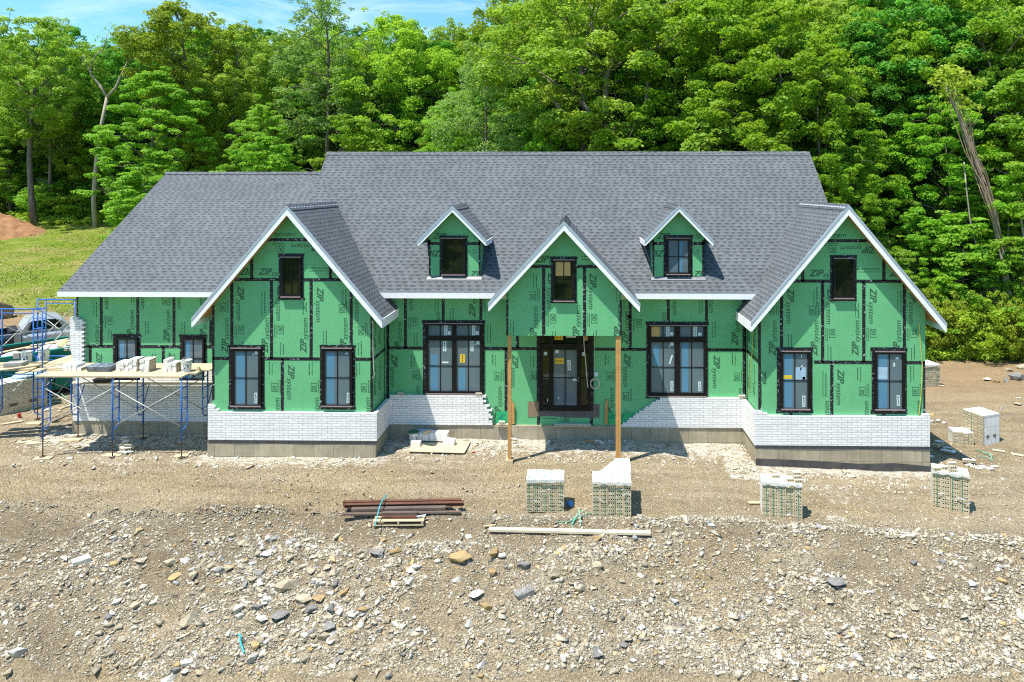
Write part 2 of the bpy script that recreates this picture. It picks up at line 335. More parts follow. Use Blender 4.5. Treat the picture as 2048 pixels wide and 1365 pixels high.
    e = t.mix(fm, e, t.mix((n2, 'Fac'), (0.44, 0.40, 0.32), (0.66, 0.64, 0.58)))
    # reddish soil / litter
    litter = t.mix((n2, 'Fac'), (0.20, 0.105, 0.05), (0.36, 0.24, 0.13))
    e = t.mix((sp, 'Blue'), e, litter)
    # lawn
    ng = t.noise(t.n('Mapping', {'Vector': v, 'Scale': (0.6, 1.5, 1)}), 0.35, 6, 0.62)
    nf = t.noise(t.n('Mapping', {'Vector': v, 'Scale': (1.0, 2.2, 1)}), 2.6, 6, 0.7)
    gr = t.mix(t.ramp((nf, 'Fac'), [(0.32, 0.0), (0.68, 1.0)]), (0.105, 0.165, 0.014), (0.185, 0.225, 0.030))
    gr = t.mix(t.ramp((ng, 'Fac'), [(0.46, 0.0), (0.66, 0.75)]), gr, (0.300, 0.245, 0.095))
    gr = t.mix(t.ramp((nf, 'Fac'), [(0.60, 0.0), (0.72, 0.55)]), gr, (0.42, 0.36, 0.19))
    fg = t.ramp(t.math('ADD', (sp, 'Red'), t.math('MULTIPLY', t.math('SUBTRACT', (nf, 'Fac'), 0.5), 1.1)), [(0.4, 0.0), (0.6, 1.0)])
    e = t.mix(fg, e, gr)
    hh = t.math('ADD', t.math('MULTIPLY', inn, 0.5), t.math('ADD', (n2, 'Fac'), t.math('MULTIPLY', (n1, 'Fac'), 0.8)))
    n3 = t.noise(v, 9, 5, 0.7)
    hh = t.math('ADD', hh, t.math('MULTIPLY', (n3, 'Fac'), 1.4))
    t.princ(e, 0.95, t.bump(hh, 0.75, 0.05), spec=0.1); MAT['earth'] = t.m
    MAT['redsoil'] = M_plain('red_soil', (0.24, 0.115, 0.055), (0.33, 0.18, 0.09), 3, 0.95, 0.7, bscale=6)
build_materials()

# ------------------------------------------------------------------ mesh builder
class MB:
    def __init__(s): s.v = []; s.f = []; s.m = []
    def add(s, vs, fs, m=0):
        o = len(s.v); s.v.extend([tuple(p) for p in vs])
        for f in fs: s.f.append([i + o for i in f]); s.m.append(m)
    def poly(s, vs, m=0): s.add(vs, [list(range(len(vs)))], m)
    def box(s, x0, x1, y0, y1, z0, z1, m=0):
        if x0 > x1: x0, x1 = x1, x0
        if y0 > y1: y0, y1 = y1, y0
        if z0 > z1: z0, z1 = z1, z0
        vs = [(x0, y0, z0), (x1, y0, z0), (x1, y1, z0), (x0, y1, z0), (x0, y0, z1), (x1, y0, z1), (x1, y1, z1), (x0, y1, z1)]
        s.add(vs, [(0, 3, 2, 1), (4, 5, 6, 7), (0, 1, 5, 4), (1, 2, 6, 5), (2, 3, 7, 6), (3, 0, 4, 7)], m)
    def obox(s, mat, sx, sy, sz, m=0):
        """box of size sx,sy,sz standing on z=0, centred in x and y, moved by a matrix"""
        vs = [mat @ Vector((x * sx / 2, y * sy / 2, z * sz)) for z in (0, 1) for x, y in ((-1, -1), (1, -1), (1, 1), (-1, 1))]
        s.add(vs, [(0, 3, 2, 1), (4, 5, 6, 7), (0, 1, 5, 4), (1, 2, 6, 5), (2, 3, 7, 6), (3, 0, 4, 7)], m)
    def prism(s, poly, y0, y1, m=0, mside=None):
        """polygon in (x, z), counter-clockwise seen from -y, from y0 (front) to y1 (back)"""
        n = len(poly); a = [(x, y0, z) for x, z in poly]; b = [(x, y1, z) for x, z in poly]
        s.add(a + b, [list(range(n)), list(range(2 * n - 1, n - 1, -1))], m)
        s.add(a + b, [[i, i + n, (i + 1) % n + n, (i + 1) % n] for i in range(n)], m if mside is None else mside)
    def slab(s, pts, thick, mtop=0, mside=1, mbot=2):
        """flat polygon (top surface) thickened downwards along its normal"""
        p = [Vector(q) for q in pts]; nrm = (p[1] - p[0]).cross(p[2] - p[0]).normalized()
        if nrm.z < 0: p.reverse(); nrm = -nrm
        q = [a - nrm * thick for a in p]; n = len(p)
        s.add(p, [list(range(n))], mtop); s.add(q, [list(range(n - 1, -1, -1))], mbot)
        s.add(p + q, [[i, i + n, (i + 1) % n + n, (i + 1) % n] for i in range(n)], mside)
    def tube(s, pts, r, n=6, m=0, cap=True):
        pts = [Vector(p) for p in pts]; rings = []
        rr = r if isinstance(r, (list, tuple)) else [r] * len(pts)
        up = Vector((0.13, 0.31, 0.94))
        for i, p in enumerate(pts):
            d = (pts[min(i + 1, len(pts) - 1)] - pts[max(i - 1, 0)]).normalized()
            a = d.cross(up); a = a.normalized() if a.length > 1e-4 else d.orthogonal().normalized(); b = d.cross(a)
            rings.append([p + (a * math.cos(k * 2 * math.pi / n) + b * math.sin(k * 2 * math.pi / n)) * rr[i] for k in range(n)])
        vs = [v for ring in rings for v in ring]; fs = []
        for i in range(len(pts) - 1):
            for k in range(n): fs.append((i * n + k, i * n + (k + 1) % n, (i + 1) * n + (k + 1) % n, (i + 1) * n + k))
        if cap: fs.append(tuple(range(n - 1, -1, -1))); fs.append(tuple((len(pts) - 1) * n + k for k in range(n)))
        s.add(vs, fs, m)
    def lathe(s, prof, c=(0, 0, 0), n=20, m=0):
        vs = []; fs = []
        for r, z in prof: vs += [(c[0] + r * math.cos(k * 2 * math.pi / n), c[1] + r * math.sin(k * 2 * math.pi / n), c[2] + z) for k in range(n)]
        for i in range(len(prof) - 1):
            for k in range(n): fs.append((i * n + k, i * n + (k + 1) % n, (i + 1) * n + (k + 1) % n, (i + 1) * n + k))
        s.add(vs, fs, m)
    def build(s, name, mats, parent=None, smooth=False, bevel=0.0):
        me = bpy.data.meshes.new(name); me.from_pydata(s.v, [], s.f); me.update()
        for m in (mats if isinstance(mats, (list, tuple)) else [mats]): me.materials.append(MAT[m] if isinstance(m, str) else m)
        nm = len(me.materials)
        me.polygons.foreach_set('material_index', [min(i, nm - 1) for i in s.m])
        if smooth: me.polygons.foreach_set('use_smooth', [True] * len(s.f))
        auto_uv(me)
        o = bpy.data.objects.new(name, me); COL.objects.link(o)
        if parent is not None: attach(o, parent)
        if bevel:
            b = o.modifiers.new('bevel', 'BEVEL'); b.width = bevel; b.segments = 2; b.limit_method = 'ANGLE'
        return o

def auto_uv(me):
    nl = len(me.loops)
    if nl == 0: return
    uvl = me.uv_layers.new(name='UVMap')
    co = np.empty(len(me.vertices) * 3, np.float64); me.vertices.foreach_get('co', co); co = co.reshape(-1, 3)
    li = np.empty(nl, np.int32); me.loops.foreach_get('vertex_index', li)
    nr = np.empty(len(me.polygons) * 3, np.float64); me.polygons.foreach_get('normal', nr); nr = nr.reshape(-1, 3)
    tot = np.empty(len(me.polygons), np.int32); me.polygons.foreach_get('loop_total', tot)
    pn = np.repeat(nr, tot, axis=0)
    u = np.stack([-pn[:, 1], pn[:, 0], np.zeros(nl)], 1); ln = np.linalg.norm(u, axis=1)
    flat = ln < 0.05; u[flat] = (1, 0, 0); ln[flat] = 1; u /= ln[:, None]
    v = np.cross(pn, u); p = co[li]
    uv = np.stack([(p * u).sum(1), (p * v).sum(1)], 1).astype(np.float32)
    uvl.data.foreach_set('uv', uv.ravel())

def attach(o, parent):
    o.parent = parent
    o.matrix_parent_inverse = (Matrix.LocRotScale(parent.location, parent.rotation_euler, parent.scale)).inverted()

def tag(o, label=None, cat=None, group=None, kind=None):
    if label: o['label'] = label
    if cat: o['category'] = cat
    if group: o['group'] = group
    if kind: o['kind'] = kind
    return o

def empty(name, loc=(0, 0, 0), label=None, cat=None, group=None):
    o = bpy.data.objects.new(name, None); COL.objects.link(o); o.location = loc; o.empty_display_size = 0.2
    return tag(o, label, cat, group)

def copy_tree(o, parent=None, loc=None, rz=None, scale=None, label=None, group=None):
    c = o.copy(); COL.objects.link(c)
    if parent is not None: c.parent = parent
    if loc is not None: c.location = loc
    if rz is not None: c.rotation_euler = (0, 0, rz)
    if scale is not None: c.scale = scale if isinstance(scale, (tuple, list)) else (scale,) * 3
    if label: c['label'] = label
    if group: c['group'] = group
    for ch in list(o.children): copy_tree(ch, c)
    return c

def mesh_np(name, verts, nper, mat, tint=None):
    """many loose polygons of nper corners each, verts = (n*nper, 3)"""
    n = len(verts) // nper
    me = bpy.data.meshes.new(name)
    me.vertices.add(n * nper); me.vertices.foreach_set('co', np.ascontiguousarray(verts, np.float32).ravel())
    me.loops.add(n * nper); me.loops.foreach_set('vertex_index', np.arange(n * nper, dtype=np.int32))
    me.polygons.add(n); me.polygons.foreach_set('loop_start', np.arange(0, n * nper, nper, dtype=np.int32))
    me.polygons.foreach_set('loop_total', np.full(n, nper, np.int32))
    me.update(calc_edges=True)
    if tint is not None:
        a = me.attributes.new('tint', 'FLOAT', 'FACE'); a.data.foreach_set('value', np.ascontiguousarray(tint, np.float32))
    me.materials.append(MAT[mat]); return me
# ------------------------------------------------------------------ lettering
def text_tris(body, size=1.0, shear=0.0, offset=0.0):
    cu = bpy.data.curves.new('t', 'FONT'); cu.body = body; cu.size = size; cu.shear = shear; cu.offset = offset
    cu.resolution_u = 3
    ob = bpy.data.objects.new('t', cu); COL.objects.link(ob)
    dg = bpy.context.evaluated_depsgraph_get(); dg.update()
    me = bpy.data.meshes.new_from_object(ob.evaluated_get(dg))
    vs = [(v.co.x, v.co.y) for v in me.vertices]; fs = [list(p.vertices) for p in me.polygons]
    bpy.data.objects.remove(ob); bpy.data.curves.remove(cu); bpy.data.meshes.remove(me)
    xs = [v[0] for v in vs]; x0, x1 = min(xs), max(xs)
    return [[(vs[i][0] - x0, vs[i][1]) for i in f] for f in fs], x1 - x0

_z, _zw = text_tris('ZIP', 1.0, 0.32, 0.022)
_s, _sw = text_tris('system', 0.86, 0.26, 0.0)
_L = _zw * 0.97 + _sw
LOGO = [[(x / _L, y / _L) for x, y in p] for p in _z] + [[((x + _zw * 0.94) / _L, (y - 0.13) / _L) for x, y in p] for p in _s]
_t30, _t30w = text_tris('30', 1.0, 0.0, 0.01)
_mv, _mvw = text_tris('MARVIN', 1.0, 0.0, 0.012)
DIRS = {'H': ((1, 0), (0, 1)), 'D': ((0, -1), (1, 0)), 'U': ((0, 1), (-1, 0)), 'F': ((-1, 0), (0, -1))}

def clip(poly, planes):
    for a, b, c in planes:          # keep a*x + b*z <= c
        out = []
        for i in range(len(poly)):
            p, q = poly[i], poly[(i + 1) % len(poly)]
            dp, dq = a * p[0] + b * p[1] - c, a * q[0] + b * q[1] - c
            if dp <= 0: out.append(p)
            if (dp < 0 < dq) or (dq < 0 < dp):
                t = dp / (dp - dq); out.append((p[0] + t * (q[0] - p[0]), p[1] + t * (q[1] - p[1])))
        poly = out
        if len(poly) < 3: return []
    return poly

def convex_planes(poly):
    """half planes of a convex counter-clockwise polygon"""
    r = []
    for i in range(len(poly)):
        p, q = poly[i], poly[(i + 1) % len(poly)]
        a, b = q[1] - p[1], -(q[0] - p[0])
        r.append((a, b, a * p[0] + b * p[1]))
    return r

def put(mb, polys, org, d, scale, Y, planes, m=1):
    u, v = DIRS[d]
    for p in polys:
        q = [(org[0] + scale * (x * u[0] + y * v[0]), org[1] + scale * (x * u[1] + y * v[1])) for x, y in p]
        q = clip(q, planes) if planes else q
        if len(q) >= 3: mb.add([(x, Y, z) for x, z in q], [list(range(len(q)))], m)

def rect(x0, x1, y0, y1): return [(x0, y0), (x1, y0), (x1, y1), (x0, y1)]

STAMP = [[(x * .115 / .7 + .03, y * .115 / .7 + .02) for x, y in p] for p in _t30] + [rect(0, .26, -.02, -.005), rect(0, .26, .15, .165), rect(0, .014, -.02, .16), rect(.246, .26, -.02, .16)]
rs = random.Random(3)
for k in range(2):
    x = 0.0
    while x < .34: w = rs.uniform(.02, .06); STAMP.append(rect(x - .03, x - .03 + w, -.075 - k * .05, -.055 - k * .05)); x += w + .014
def dashes(L, seed, rows=2):
    r = random.Random(seed); out = []
    for k in range(rows):
        x = r.uniform(0, .1)
        while x < L - .06: w = r.uniform(.03, .09); out.append(rect(x, min(L, x + w), k * .085, k * .085 + (.03 if k else .022))); x += w + .02
    return out

def tape_seg(mb, a, b, Y, w=0.095, m=2):
    (x0, z0), (x1, z1) = a, b
    r = random.Random(int(x0 * 971 + z0 * 377))
    j = lambda: r.uniform(-.006, .006)
    if abs(x1 - x0) > abs(z1 - z0): mb.add([(x0, Y, z0 - w / 2 + j()), (x1, Y, z1 - w / 2 + j()), (x1, Y, z1 + w / 2 + j()), (x0, Y, z0 + w / 2 + j())], [(0, 1, 2, 3)], m)
    else:
        if z0 > z1: x0, z0, x1, z1 = x1, z1, x0, z0
        mb.add([(x0 - w / 2 + j(), Y, z0), (x0 + w / 2 + j(), Y, z0), (x1 + w / 2 + j(), Y, z1), (x1 - w / 2 + j(), Y, z1)], [(0, 1, 2, 3)], m)

HOUSE = empty('house', (0, 24, 0), 'unfinished house sheathed in green boards with a grey shingle roof and white brick base', 'house')

# planes (distance from the camera's facade plane) and roof constants
YG, YR, YW, YC = 20.65, 22.1, 22.3, 20.2
BR = 0.11
Z_LEDGE = WZ(879, YG, 600)
EAVE_Y, EAVE_Z = 21.65, WZ(586.5, 21.65, 1000)
def zmain(y): return EAVE_Z + (y - EAVE_Y)
MAIN_RY = (EAVE_Z - EAVE_Y - 8.2 - 0.0) / (70 / F - 1.0); MAIN_RZ = zmain(MAIN_RY)
XL, XR = WX(655, MAIN_RY), WX(1619, MAIN_RY)
WE_Y = 21.9; WE_Z = WZ(584, WE_Y, 260); WS = 0.673
WING_RY = (WE_Z - WS * WE_Y - 8.2) / (30 / F - WS); WING_RZ = WE_Z + WS * (WING_RY - WE_Y)
WXL = WX(115, WE_Y)

def wall(name, poly, Y, tapes, logos=(), stamps=(), flips=(), dash=(), depth=0.15, clipper=None, parent=HOUSE, inset=0.004):
    """green sheathing wall: polygon at plane Y with seam tape and printing measured from the photo"""
    mb = MB(); mb.prism(poly, Y, Y + depth, 0, 0)
    pl = convex_planes(clipper or poly)
    for (x0, y0, x1, y1) in tapes:
        a, b = W(x0, y0, Y), W(x1, y1, Y)
        if abs(x1 - x0) > abs(y1 - y0): zz = (a[1] + b[1]) / 2; q = clip(rect(a[0], b[0], zz - .047, zz + .047), pl)
        else:
            xx = a[0]; q = clip(rect(xx - .047, xx + .047, min(a[1], b[1]), max(a[1], b[1])), pl)
        if len(q) > 2: mb.add([(x, Y - .006, z) for x, z in q], [list(range(len(q)))], 2)
    for (d, px, py, *cl) in logos:     # start point of the word (baseline side), in photo pixels
        extra = []
        if cl: extra = cl[0]
        u, v = DIRS[d]; L = 1.09
        o = W(px, py, Y); cap = 0.17
        o = (o[0] - v[0] * cap * .42, o[1] - v[1] * cap * .42)
        put(mb, LOGO, o, d, L, Y - .003, pl + extra)
    for (d, px, py) in stamps:
        o = W(px, py, Y); u, v = DIRS[d]
        o = (o[0] - u[0] * .13 - v[0] * .07, o[1] - u[1] * .13 - v[1] * .07)
        put(mb, STAMP, o, d, 1.0, Y - .003, pl)
    for i, (d, px, py, L) in enumerate(dash):
        put(mb, dashes(L, i * 7 + int(px)), W(px, py, Y), d, 1.0, Y - .003, pl)
    return mb.build(name, ['sheath', 'print', 'tape', 'edge_osb'], parent)

def below(py, Y, px=1024): return [(0, -1, -WZ(py, Y, px))]      # keep above that pixel row
def above(py, Y, px=1024): return [(0, 1, WZ(py, Y, px))]        # keep below that pixel row

# ------------------------------------------------------------------ walls
def gable_frame(px_a, py_a, px_t, py_t, side, yf):
    """apex and eave tip of a gable's front roof edge -> xc, z apex, half width, z eave"""
    xc, za = W(px_a, py_a, yf); xt, zt = W(px_t, py_t, yf)
    return xc, za, abs(xt - xc), zt

OV = 0.385
GL = gable_frame(574, 411, 384.5, 636, -1, YG - OV)
GR = gable_frame(1696.5, 410.5, 1892, 646, 1, YG - OV)
GC = gable_frame(1128, 443, 977, 605.5, -1, YC - OV + .03)

def gable_poly(g, x0, x1, zb, drop):
    xc, za, hw, ze = g; s = (za - ze) / hw
    return [(x0, zb), (x1, zb), (x1, za - s * abs(x1 - xc) - drop), (xc, za - drop), (x0, za - s * abs(x0 - xc) - drop)]

lx0, lx1 = WX(424.5, YG), WX(744.5, YG)
pl = gable_poly(GL, lx0, lx1, Z_LEDGE, .2)
wall('gable_wall', pl, YG,
     [(430, 480, 720, 480), (430, 559.7, 740, 559.7), (425, 718, 745, 718), (503.6, 482, 503.6, 559), (661, 482, 661, 559),
      (463.8, 562, 463.8, 718), (543, 562, 543, 718), (622.3, 562, 622.3, 718), (702.4, 562, 702.4, 718), (564.6, 718, 564.6, 830), (426, 590, 426, 800), (744, 600, 744, 830)],
     [('H', 521, 466), ('F', 652, 495), ('H', 516, 545), ('H', 478, 545, [(1, 0, WX(499, YG))]), ('H', 667, 545),
      ('D', 480, 571), ('D', 639, 574), ('U', 451, 707), ('U', 531, 707), ('U', 608, 707), ('U', 688, 707), ('D', 559.5, 571), ('D', 717, 571),
      ('U', 552, 866), ('U', 631, 866), ('U', 733, 866), ('D', 581, 729)],
     [('U', 446, 615), ('D', 482, 660), ('D', 561, 660), ('U', 684, 617), ('U', 722, 662), ('U', 549, 775), ('U', 628, 775), ('U', 728, 776), ('F', 560, 499)],
     dash=[('H', 612, 543, .75), ('D', 523, 578, .8), ('D', 685, 578, .6), ('U', 545, 755, .5), ('U', 625, 755, .5), ('U', 720, 755, .5), ('D', 560, 683, .45), ('D', 646, 660, .6), ('D', 606, 600, .45), ('D', 716, 682, .5), ('D', 479, 683, .4)],
     depth=YR - YG - .002)
rx0, rx1 = WX(1517.5, YG), WX(1850.5, YG)
pr = gable_poly(GR, rx0, rx1, Z_LEDGE - .03, .2)
wall('gable_wall', pr, YG,
     [(1560, 482, 1800, 482), (1560, 562.8, 1840, 562.8), (1628, 725, 1850, 725), (1605.4, 482, 1605.4, 563), (1767.6, 482, 1767.6, 563),
      (1563, 563, 1563, 725), (1645, 563, 1645, 725), (1727.4, 563, 1727.4, 725), (1808.6, 563, 1808.6, 725), (1663.4, 725, 1663.4, 850), (1518.5, 590, 1518.5, 830), (1849.5, 725, 1849.5, 840), (1582, 824, 1582, 840), (1767, 824, 1767, 840)],
     [('H', 1620, 468.5), ('F', 1753, 499), ('H', 1617.6, 548), ('H', 1778, 548), ('H', 1534, 548, [(1, 0, WX(1600, YG))]),
      ('D', 1580, 576), ('D', 1745, 576), ('D', 1660, 577), ('D', 1825, 576),
      ('U', 1546, 713), ('U', 1629.5, 713), ('U', 1711.5, 713), ('U', 1794.5, 713),
      ('U', 1651, 874), ('U', 1730, 874), ('U', 1835, 874), ('D', 1680, 738), ('D', 1524, 739)],
     [('U', 1544, 620), ('U', 1625, 621), ('D', 1664, 667), ('D', 1746, 667), ('D', 1827, 667), ('U', 1725, 783), ('U', 1831, 783), ('F', 1664, 500)],
     dash=[('H', 1712, 545, .7), ('D', 1627, 575, .6), ('D', 1795, 578, .7), ('D', 1655, 690, .5), ('D', 1740, 690, .4), ('D', 1822, 690, .5), ('D', 1576, 665, .7), ('U', 1722, 765, .5), ('U', 1828, 765, .5), ('D', 1645, 740, .8), ('D', 1710, 605, .5)],
     depth=4.5)
# centre gable hung over the entry
cx0, cx1 = WX(1012.5, YC), WX(1243.5, YC); cz = WZ(672, YC, 1128)
pc = gable_poly(GC, cx0, cx1, cz, .18)
wall('gable_wall', pc, YC, [(1030, 533.5, 1230, 533.5), (1087.3, 536, 1087.3, 672), (1169, 536, 1169, 672), (1013.5, 600, 1013.5, 672), (1242.5, 600, 1242.5, 672)],
     [('H', 1068.5, 520), ('D', 1017, 546), ('U', 1068.5, 686), ('U', 1153.5, 683), ('U', 1236, 683), ('D', 1184.5, 546), ('D', 1101, 546)],
     [('U', 1066, 592), ('D', 1106, 638), ('D', 1188, 638)],
     dash=[('H', 1158, 520, .5), ('D', 1066, 545, .45), ('D', 1104, 662, .3), ('D', 1186, 660, .3), ('D', 1020, 640, .5), ('D', 1233, 572, .5)])
for x, s in ((cx0, 1), (cx1, -1)): mb = MB(); mb.box(x, x + s * .14, YC + .151, YR - .003, cz + .002, GC[3] + .12, 0); mb.build('porch_side_wall', ['sheath'], HOUSE)
mb = MB(); mb.box(cx0 + .143, cx1 - .143, YC + .152, YR - .004, cz + .03, cz + .07); mb.build('porch_ceiling', ['ply'], HOUSE)

# recessed centre walls, one board run left of the entry and one right of it
ztop = EAVE_Z - .15
bl = [(WX(771, YR), Z_LEDGE - .05), (WX(1490, YR), Z_LEDGE - .05), (WX(1490, YR), ztop), (WX(771, YR), ztop)]
wall('front_wall', bl, YR,
     [(775, 697, 1076, 697), (1185, 699, 1492, 700), (811, 596, 811, 697), (886.5, 596, 886.5, 648), (961.8, 596, 961.8, 648), (775.8, 596, 775.8, 800), (1012, 697, 1012, 850), (1035, 660, 1035, 697), (1077, 812, 1077, 850), (1183, 812, 1183, 850),
      (1260.5, 596, 1260.5, 699), (1336.6, 596, 1336.6, 650), (1413, 596, 1413, 650), (1488, 596, 1488, 800), (1252, 634, 1262, 634)],
     [('D', 825, 555), ('U', 797, 711, below(694, YR)), ('U', 873, 690), ('U', 946, 635.5), ('D', 972, 557), ('D', 787.5, 708), ('D', 1029, 709), ('U', 833, 838), ('U', 997, 840),
      ('D', 1253.5, 707), ('U', 1221, 843), ('U', 1251, 690), ('D', 1275.5, 557), ('U', 1325, 692), ('D', 1352, 565), ('D', 1425, 559), ('U', 1471, 692), ('D', 1432, 710), ('U', 1478, 844)],
     [('D', 829, 643.5), ('U', 831, 751), ('U', 995, 753), ('U', 1068, 752), ('U', 1219, 753), ('U', 1252, 793), ('D', 1278, 647), ('U', 1474, 754), ('F', 1130, 838)],
     dash=[('D', 828, 665, .5), ('U', 829, 735, .45), ('U', 991, 735, .45), ('D', 900, 612, .5), ('D', 870, 598, .4), ('D', 975, 645, .7), ('D', 1061, 707, .5), ('U', 1217, 735, .4), ('U', 1471, 735, .45), ('D', 1424, 640, .6), ('D', 1398, 598, .5), ('H', 1085, 838, .45), ('D', 1250, 815, .3)],
     clipper=bl, depth=.15)
# wing wall
bw = [(WX(153, YW), Z_LEDGE - .05), (WX(430, YW), Z_LEDGE - .05), (WX(430, YW), WE_Z - .1), (WX(153, YW), WE_Z - .1)]
wall('wing_wall', bw, YW,
     [(170, 693.5, 430, 693.5), (202.6, 590, 202.6, 693), (275.6, 590, 275.6, 693), (348, 590, 348, 693), (421.5, 620, 421.5, 693), (180.6, 694, 180.6, 745), (326.6, 694, 326.6, 745), (153.5, 590, 153.5, 640)],
     [('U', 191, 715, below(690, YW, 191)), ('D', 216, 554), ('U', 261.5, 686), ('D', 288, 554), ('U', 334.5, 686), ('D', 361, 554), ('U', 407, 685), ('D', 197, 704), ('D', 342, 704)],
     [('D', 219, 642), ('U', 331, 603), ('U', 406, 602)],
     dash=[('D', 187, 598, .6), ('D', 217, 658, .4), ('D', 290, 642, .5), ('D', 363, 642, .5), ('U', 311, 728, .4), ('D', 262, 592, .3)], depth=.15)
# plain returns, ends and rear so that the house is closed
mb = MB()
xe = WX(153, YW)
zw = lambda y: WE_Z + WS * (y - WE_Y) - .22
wr2 = 2 * WING_RY - YW
mb.add([(xe, YW + .151, -.3), (xe, wr2, -.3), (xe, wr2, zw(YW)), (xe, WING_RY, zw(WING_RY)), (xe, YW + .151, zw(YW))], [(0, 1, 2, 3, 4)], 0)
mb.poly([(xe, wr2, -.3), (XL + .3, wr2, -.3), (XL + .3, wr2, zw(YW)), (xe, wr2, zw(YW))][::-1], 0)
xm = XL + .35; mr2 = 2 * MAIN_RY - YR
mb.add([(xm, YR, 3), (xm, mr2, 3), (xm, mr2, zmain(YR) - .25), (xm, MAIN_RY, MAIN_RZ - .25), (xm, YR, zmain(YR) - .25)], [(0, 1, 2, 3, 4)], 0)
xq = XR - .35
mb.add([(xq, YR, -.4), (xq, mr2, -.4), (xq, mr2, zmain(YR) - .25), (xq, MAIN_RY, MAIN_RZ - .25), (xq, YR, zmain(YR) - .25)], [(4, 3, 2, 1, 0)], 0)
mb.poly([(xm, mr2, -.4), (xq, mr2, -.4), (xq, mr2, 4.6), (xm, mr2, 4.6)][::-1], 0)
mb.build('rear_wall', ['sheath'], HOUSE)

# ------------------------------------------------------------------ foundation
mb = MB()
fl0, fl1 = WX(417.5, YG), WX(752.5, YG)
fr0, fr1 = WX(1510.5, YG), WX(1857.5, YG)
mb.box(fl0, fl1, YG - .075, YR - .07, -.8, Z_LEDGE - .012, 0)
mb.box(fr0, fr1, YG - .075, 29.9, -.9, Z_LEDGE - .04, 0)
mb.box(fl1 + .001, fr0 - .001, YR - .075, YR + .3, -.8, Z_LEDGE - .012, 0)
mb.box(WX(148, YW), fl0 - .001, YW - .075, YW + .3, -.8, Z_LEDGE - .012, 0)
mb.box(WX(148, YW), WX(148, YW) + .3, YW + .301, wr2, -.8, Z_LEDGE, 0)
# damp-proof coating at the foot of the right block and its strip of flashing under the brick
zb = [WZ(v, YG, 1600) for v in (916, 918, 921, 925, 923, 929)]
xs = [fr0 - .004 + (fr1 + .008 - fr0) * k / 5 for k in range(6)]
mb.add([(x, YG - .081, z) for x, z in zip(xs, zb)] + [(x, YG - .081, -.9) for x in xs], [(k, k + 6, k + 7, k + 1) for k in range(5)], 1)
mb.add([(x, YG - .0815, Z_LEDGE - .045) for x in xs] + [(x, YG - .0815, Z_LEDGE - .14 - .04 * math.sin(i * 2.2) ** 2) for i, x in enumerate(xs)], [(k, k + 6, k + 7, k + 1) for k in range(5)], 2)
mb.add([(fl0 + (fl1 - fl0) * k / 5, YG - .0815, Z_LEDGE - .013) for k in range(6)] + [(fl0 + (fl1 - fl0) * k / 5, YG - .0815, Z_LEDGE - .10 - .03 * math.sin(k * 1.7) ** 2) for k in range(6)], [(k, k + 6, k + 7, k + 1) for k in range(5)], 2)
mb.add([(fl1 + .002, YG - .075, Z_LEDGE - .013), (fl1 + .002, YR - .07, Z_LEDGE - .013), (fl1 + .002, YR - .07, Z_LEDGE - .10), (fl1 + .002, YG - .075, Z_LEDGE - .10)], [(0, 1, 2, 3)], 2)
MAT['damp_course'] = M_plain('damp_course', (0.16, 0.155, 0.15), (0.11, 0.105, 0.10), 5, 0.7, 0.1)
mb.build('foundation', ['concrete', 'tar', 'damp_course'], HOUSE)

# ------------------------------------------------------------------ brick veneer
BH, BL = 0.0735, 0.295
def veneer(name, poly, Yf, Yb, extra=None):
    mb = MB(); mb.prism(poly, Yf, Yb - .002)
    if extra: extra(mb)
    return mb.build(name, ['brick', 'brick_buff'], HOUSE)
Yv = YG - BR
x0, x1 = WX(415.5, Yv), WX(753.5, Yv); zt = WZ(826, Yv, 600); zl = Z_LEDGE
k1, k2 = WX(428, Yv), WX(436, Yv)
veneer('brick_veneer', [(x0, zl), (x1, zl), (x1, zt), (k2, zt), (k2, zt + BH), (k1, zt + BH), (k1, zt + 2 * BH + .02), (x0 + .08, zt + 3 * BH), (x0, zt + 3 * BH)], Yv, YG)
sx1 = x1
mb = MB(); mb.box(x1 - BR, x1, YG - .001, YR - BR, zl, zt + .012); mb.build('brick_veneer', ['brick'], HOUSE)
mb = MB(); mb.box(lx0 - BR - .01, lx0 - .01, YG - .001, YW - BR - .002, zl, zt + 2 * BH); mb.build('brick_veneer', ['brick'], HOUSE)
# recess, left of the entry, with a toothed ragged end
Yv2 = YR - BR
zt2 = WZ(792.5, Yv2, 900); rows = int(round((zt2 - zl) / BH)); zt2 = zl + rows * BH
pts = [(x1 + .001, zl)]
right = [985, 984, 977, 985, 981, 977, 984, 974, 979, 966, 972, 965, 972, 966, 972, 966]
for r in range(rows):
    xr = WX(right[min(r, len(right) - 1)], Yv2); pts += [(xr, zl + r * BH), (xr, zl + (r + 1) * BH)]
pts.append((x1 + .001, zt2))
veneer('brick_veneer', pts, Yv2, YR)
# recess, right of the entry, racked back in steps
Yg0 = WX(1509, Yv)
pts = [(WX(1228, Yv2), zl - .03), (Yg0 - .001, zl - .03)]
zt3 = zl - .03 + rows * BH
pts += [(Yg0 - .001, zt3)]
xa, xb = WX(1236, Yv2), WX(1322, Yv2)
stp = []
for r in range(rows):
    xl = xa + (xb - xa) * (r + 0.5) / rows + .012 * ((r * 37) % 5 - 2)
    stp.append((xl, zl - .03 + r * BH)); stp.append((xl, zl - .03 + (r + 1) * BH))
pts += stp[::-1]; pts = pts[:-1] + [(pts[-1][0], zl - .03)]
veneer('brick_veneer', [(WX(1234, Yv2), zl - .03)] + pts[1:], Yv2, YR)
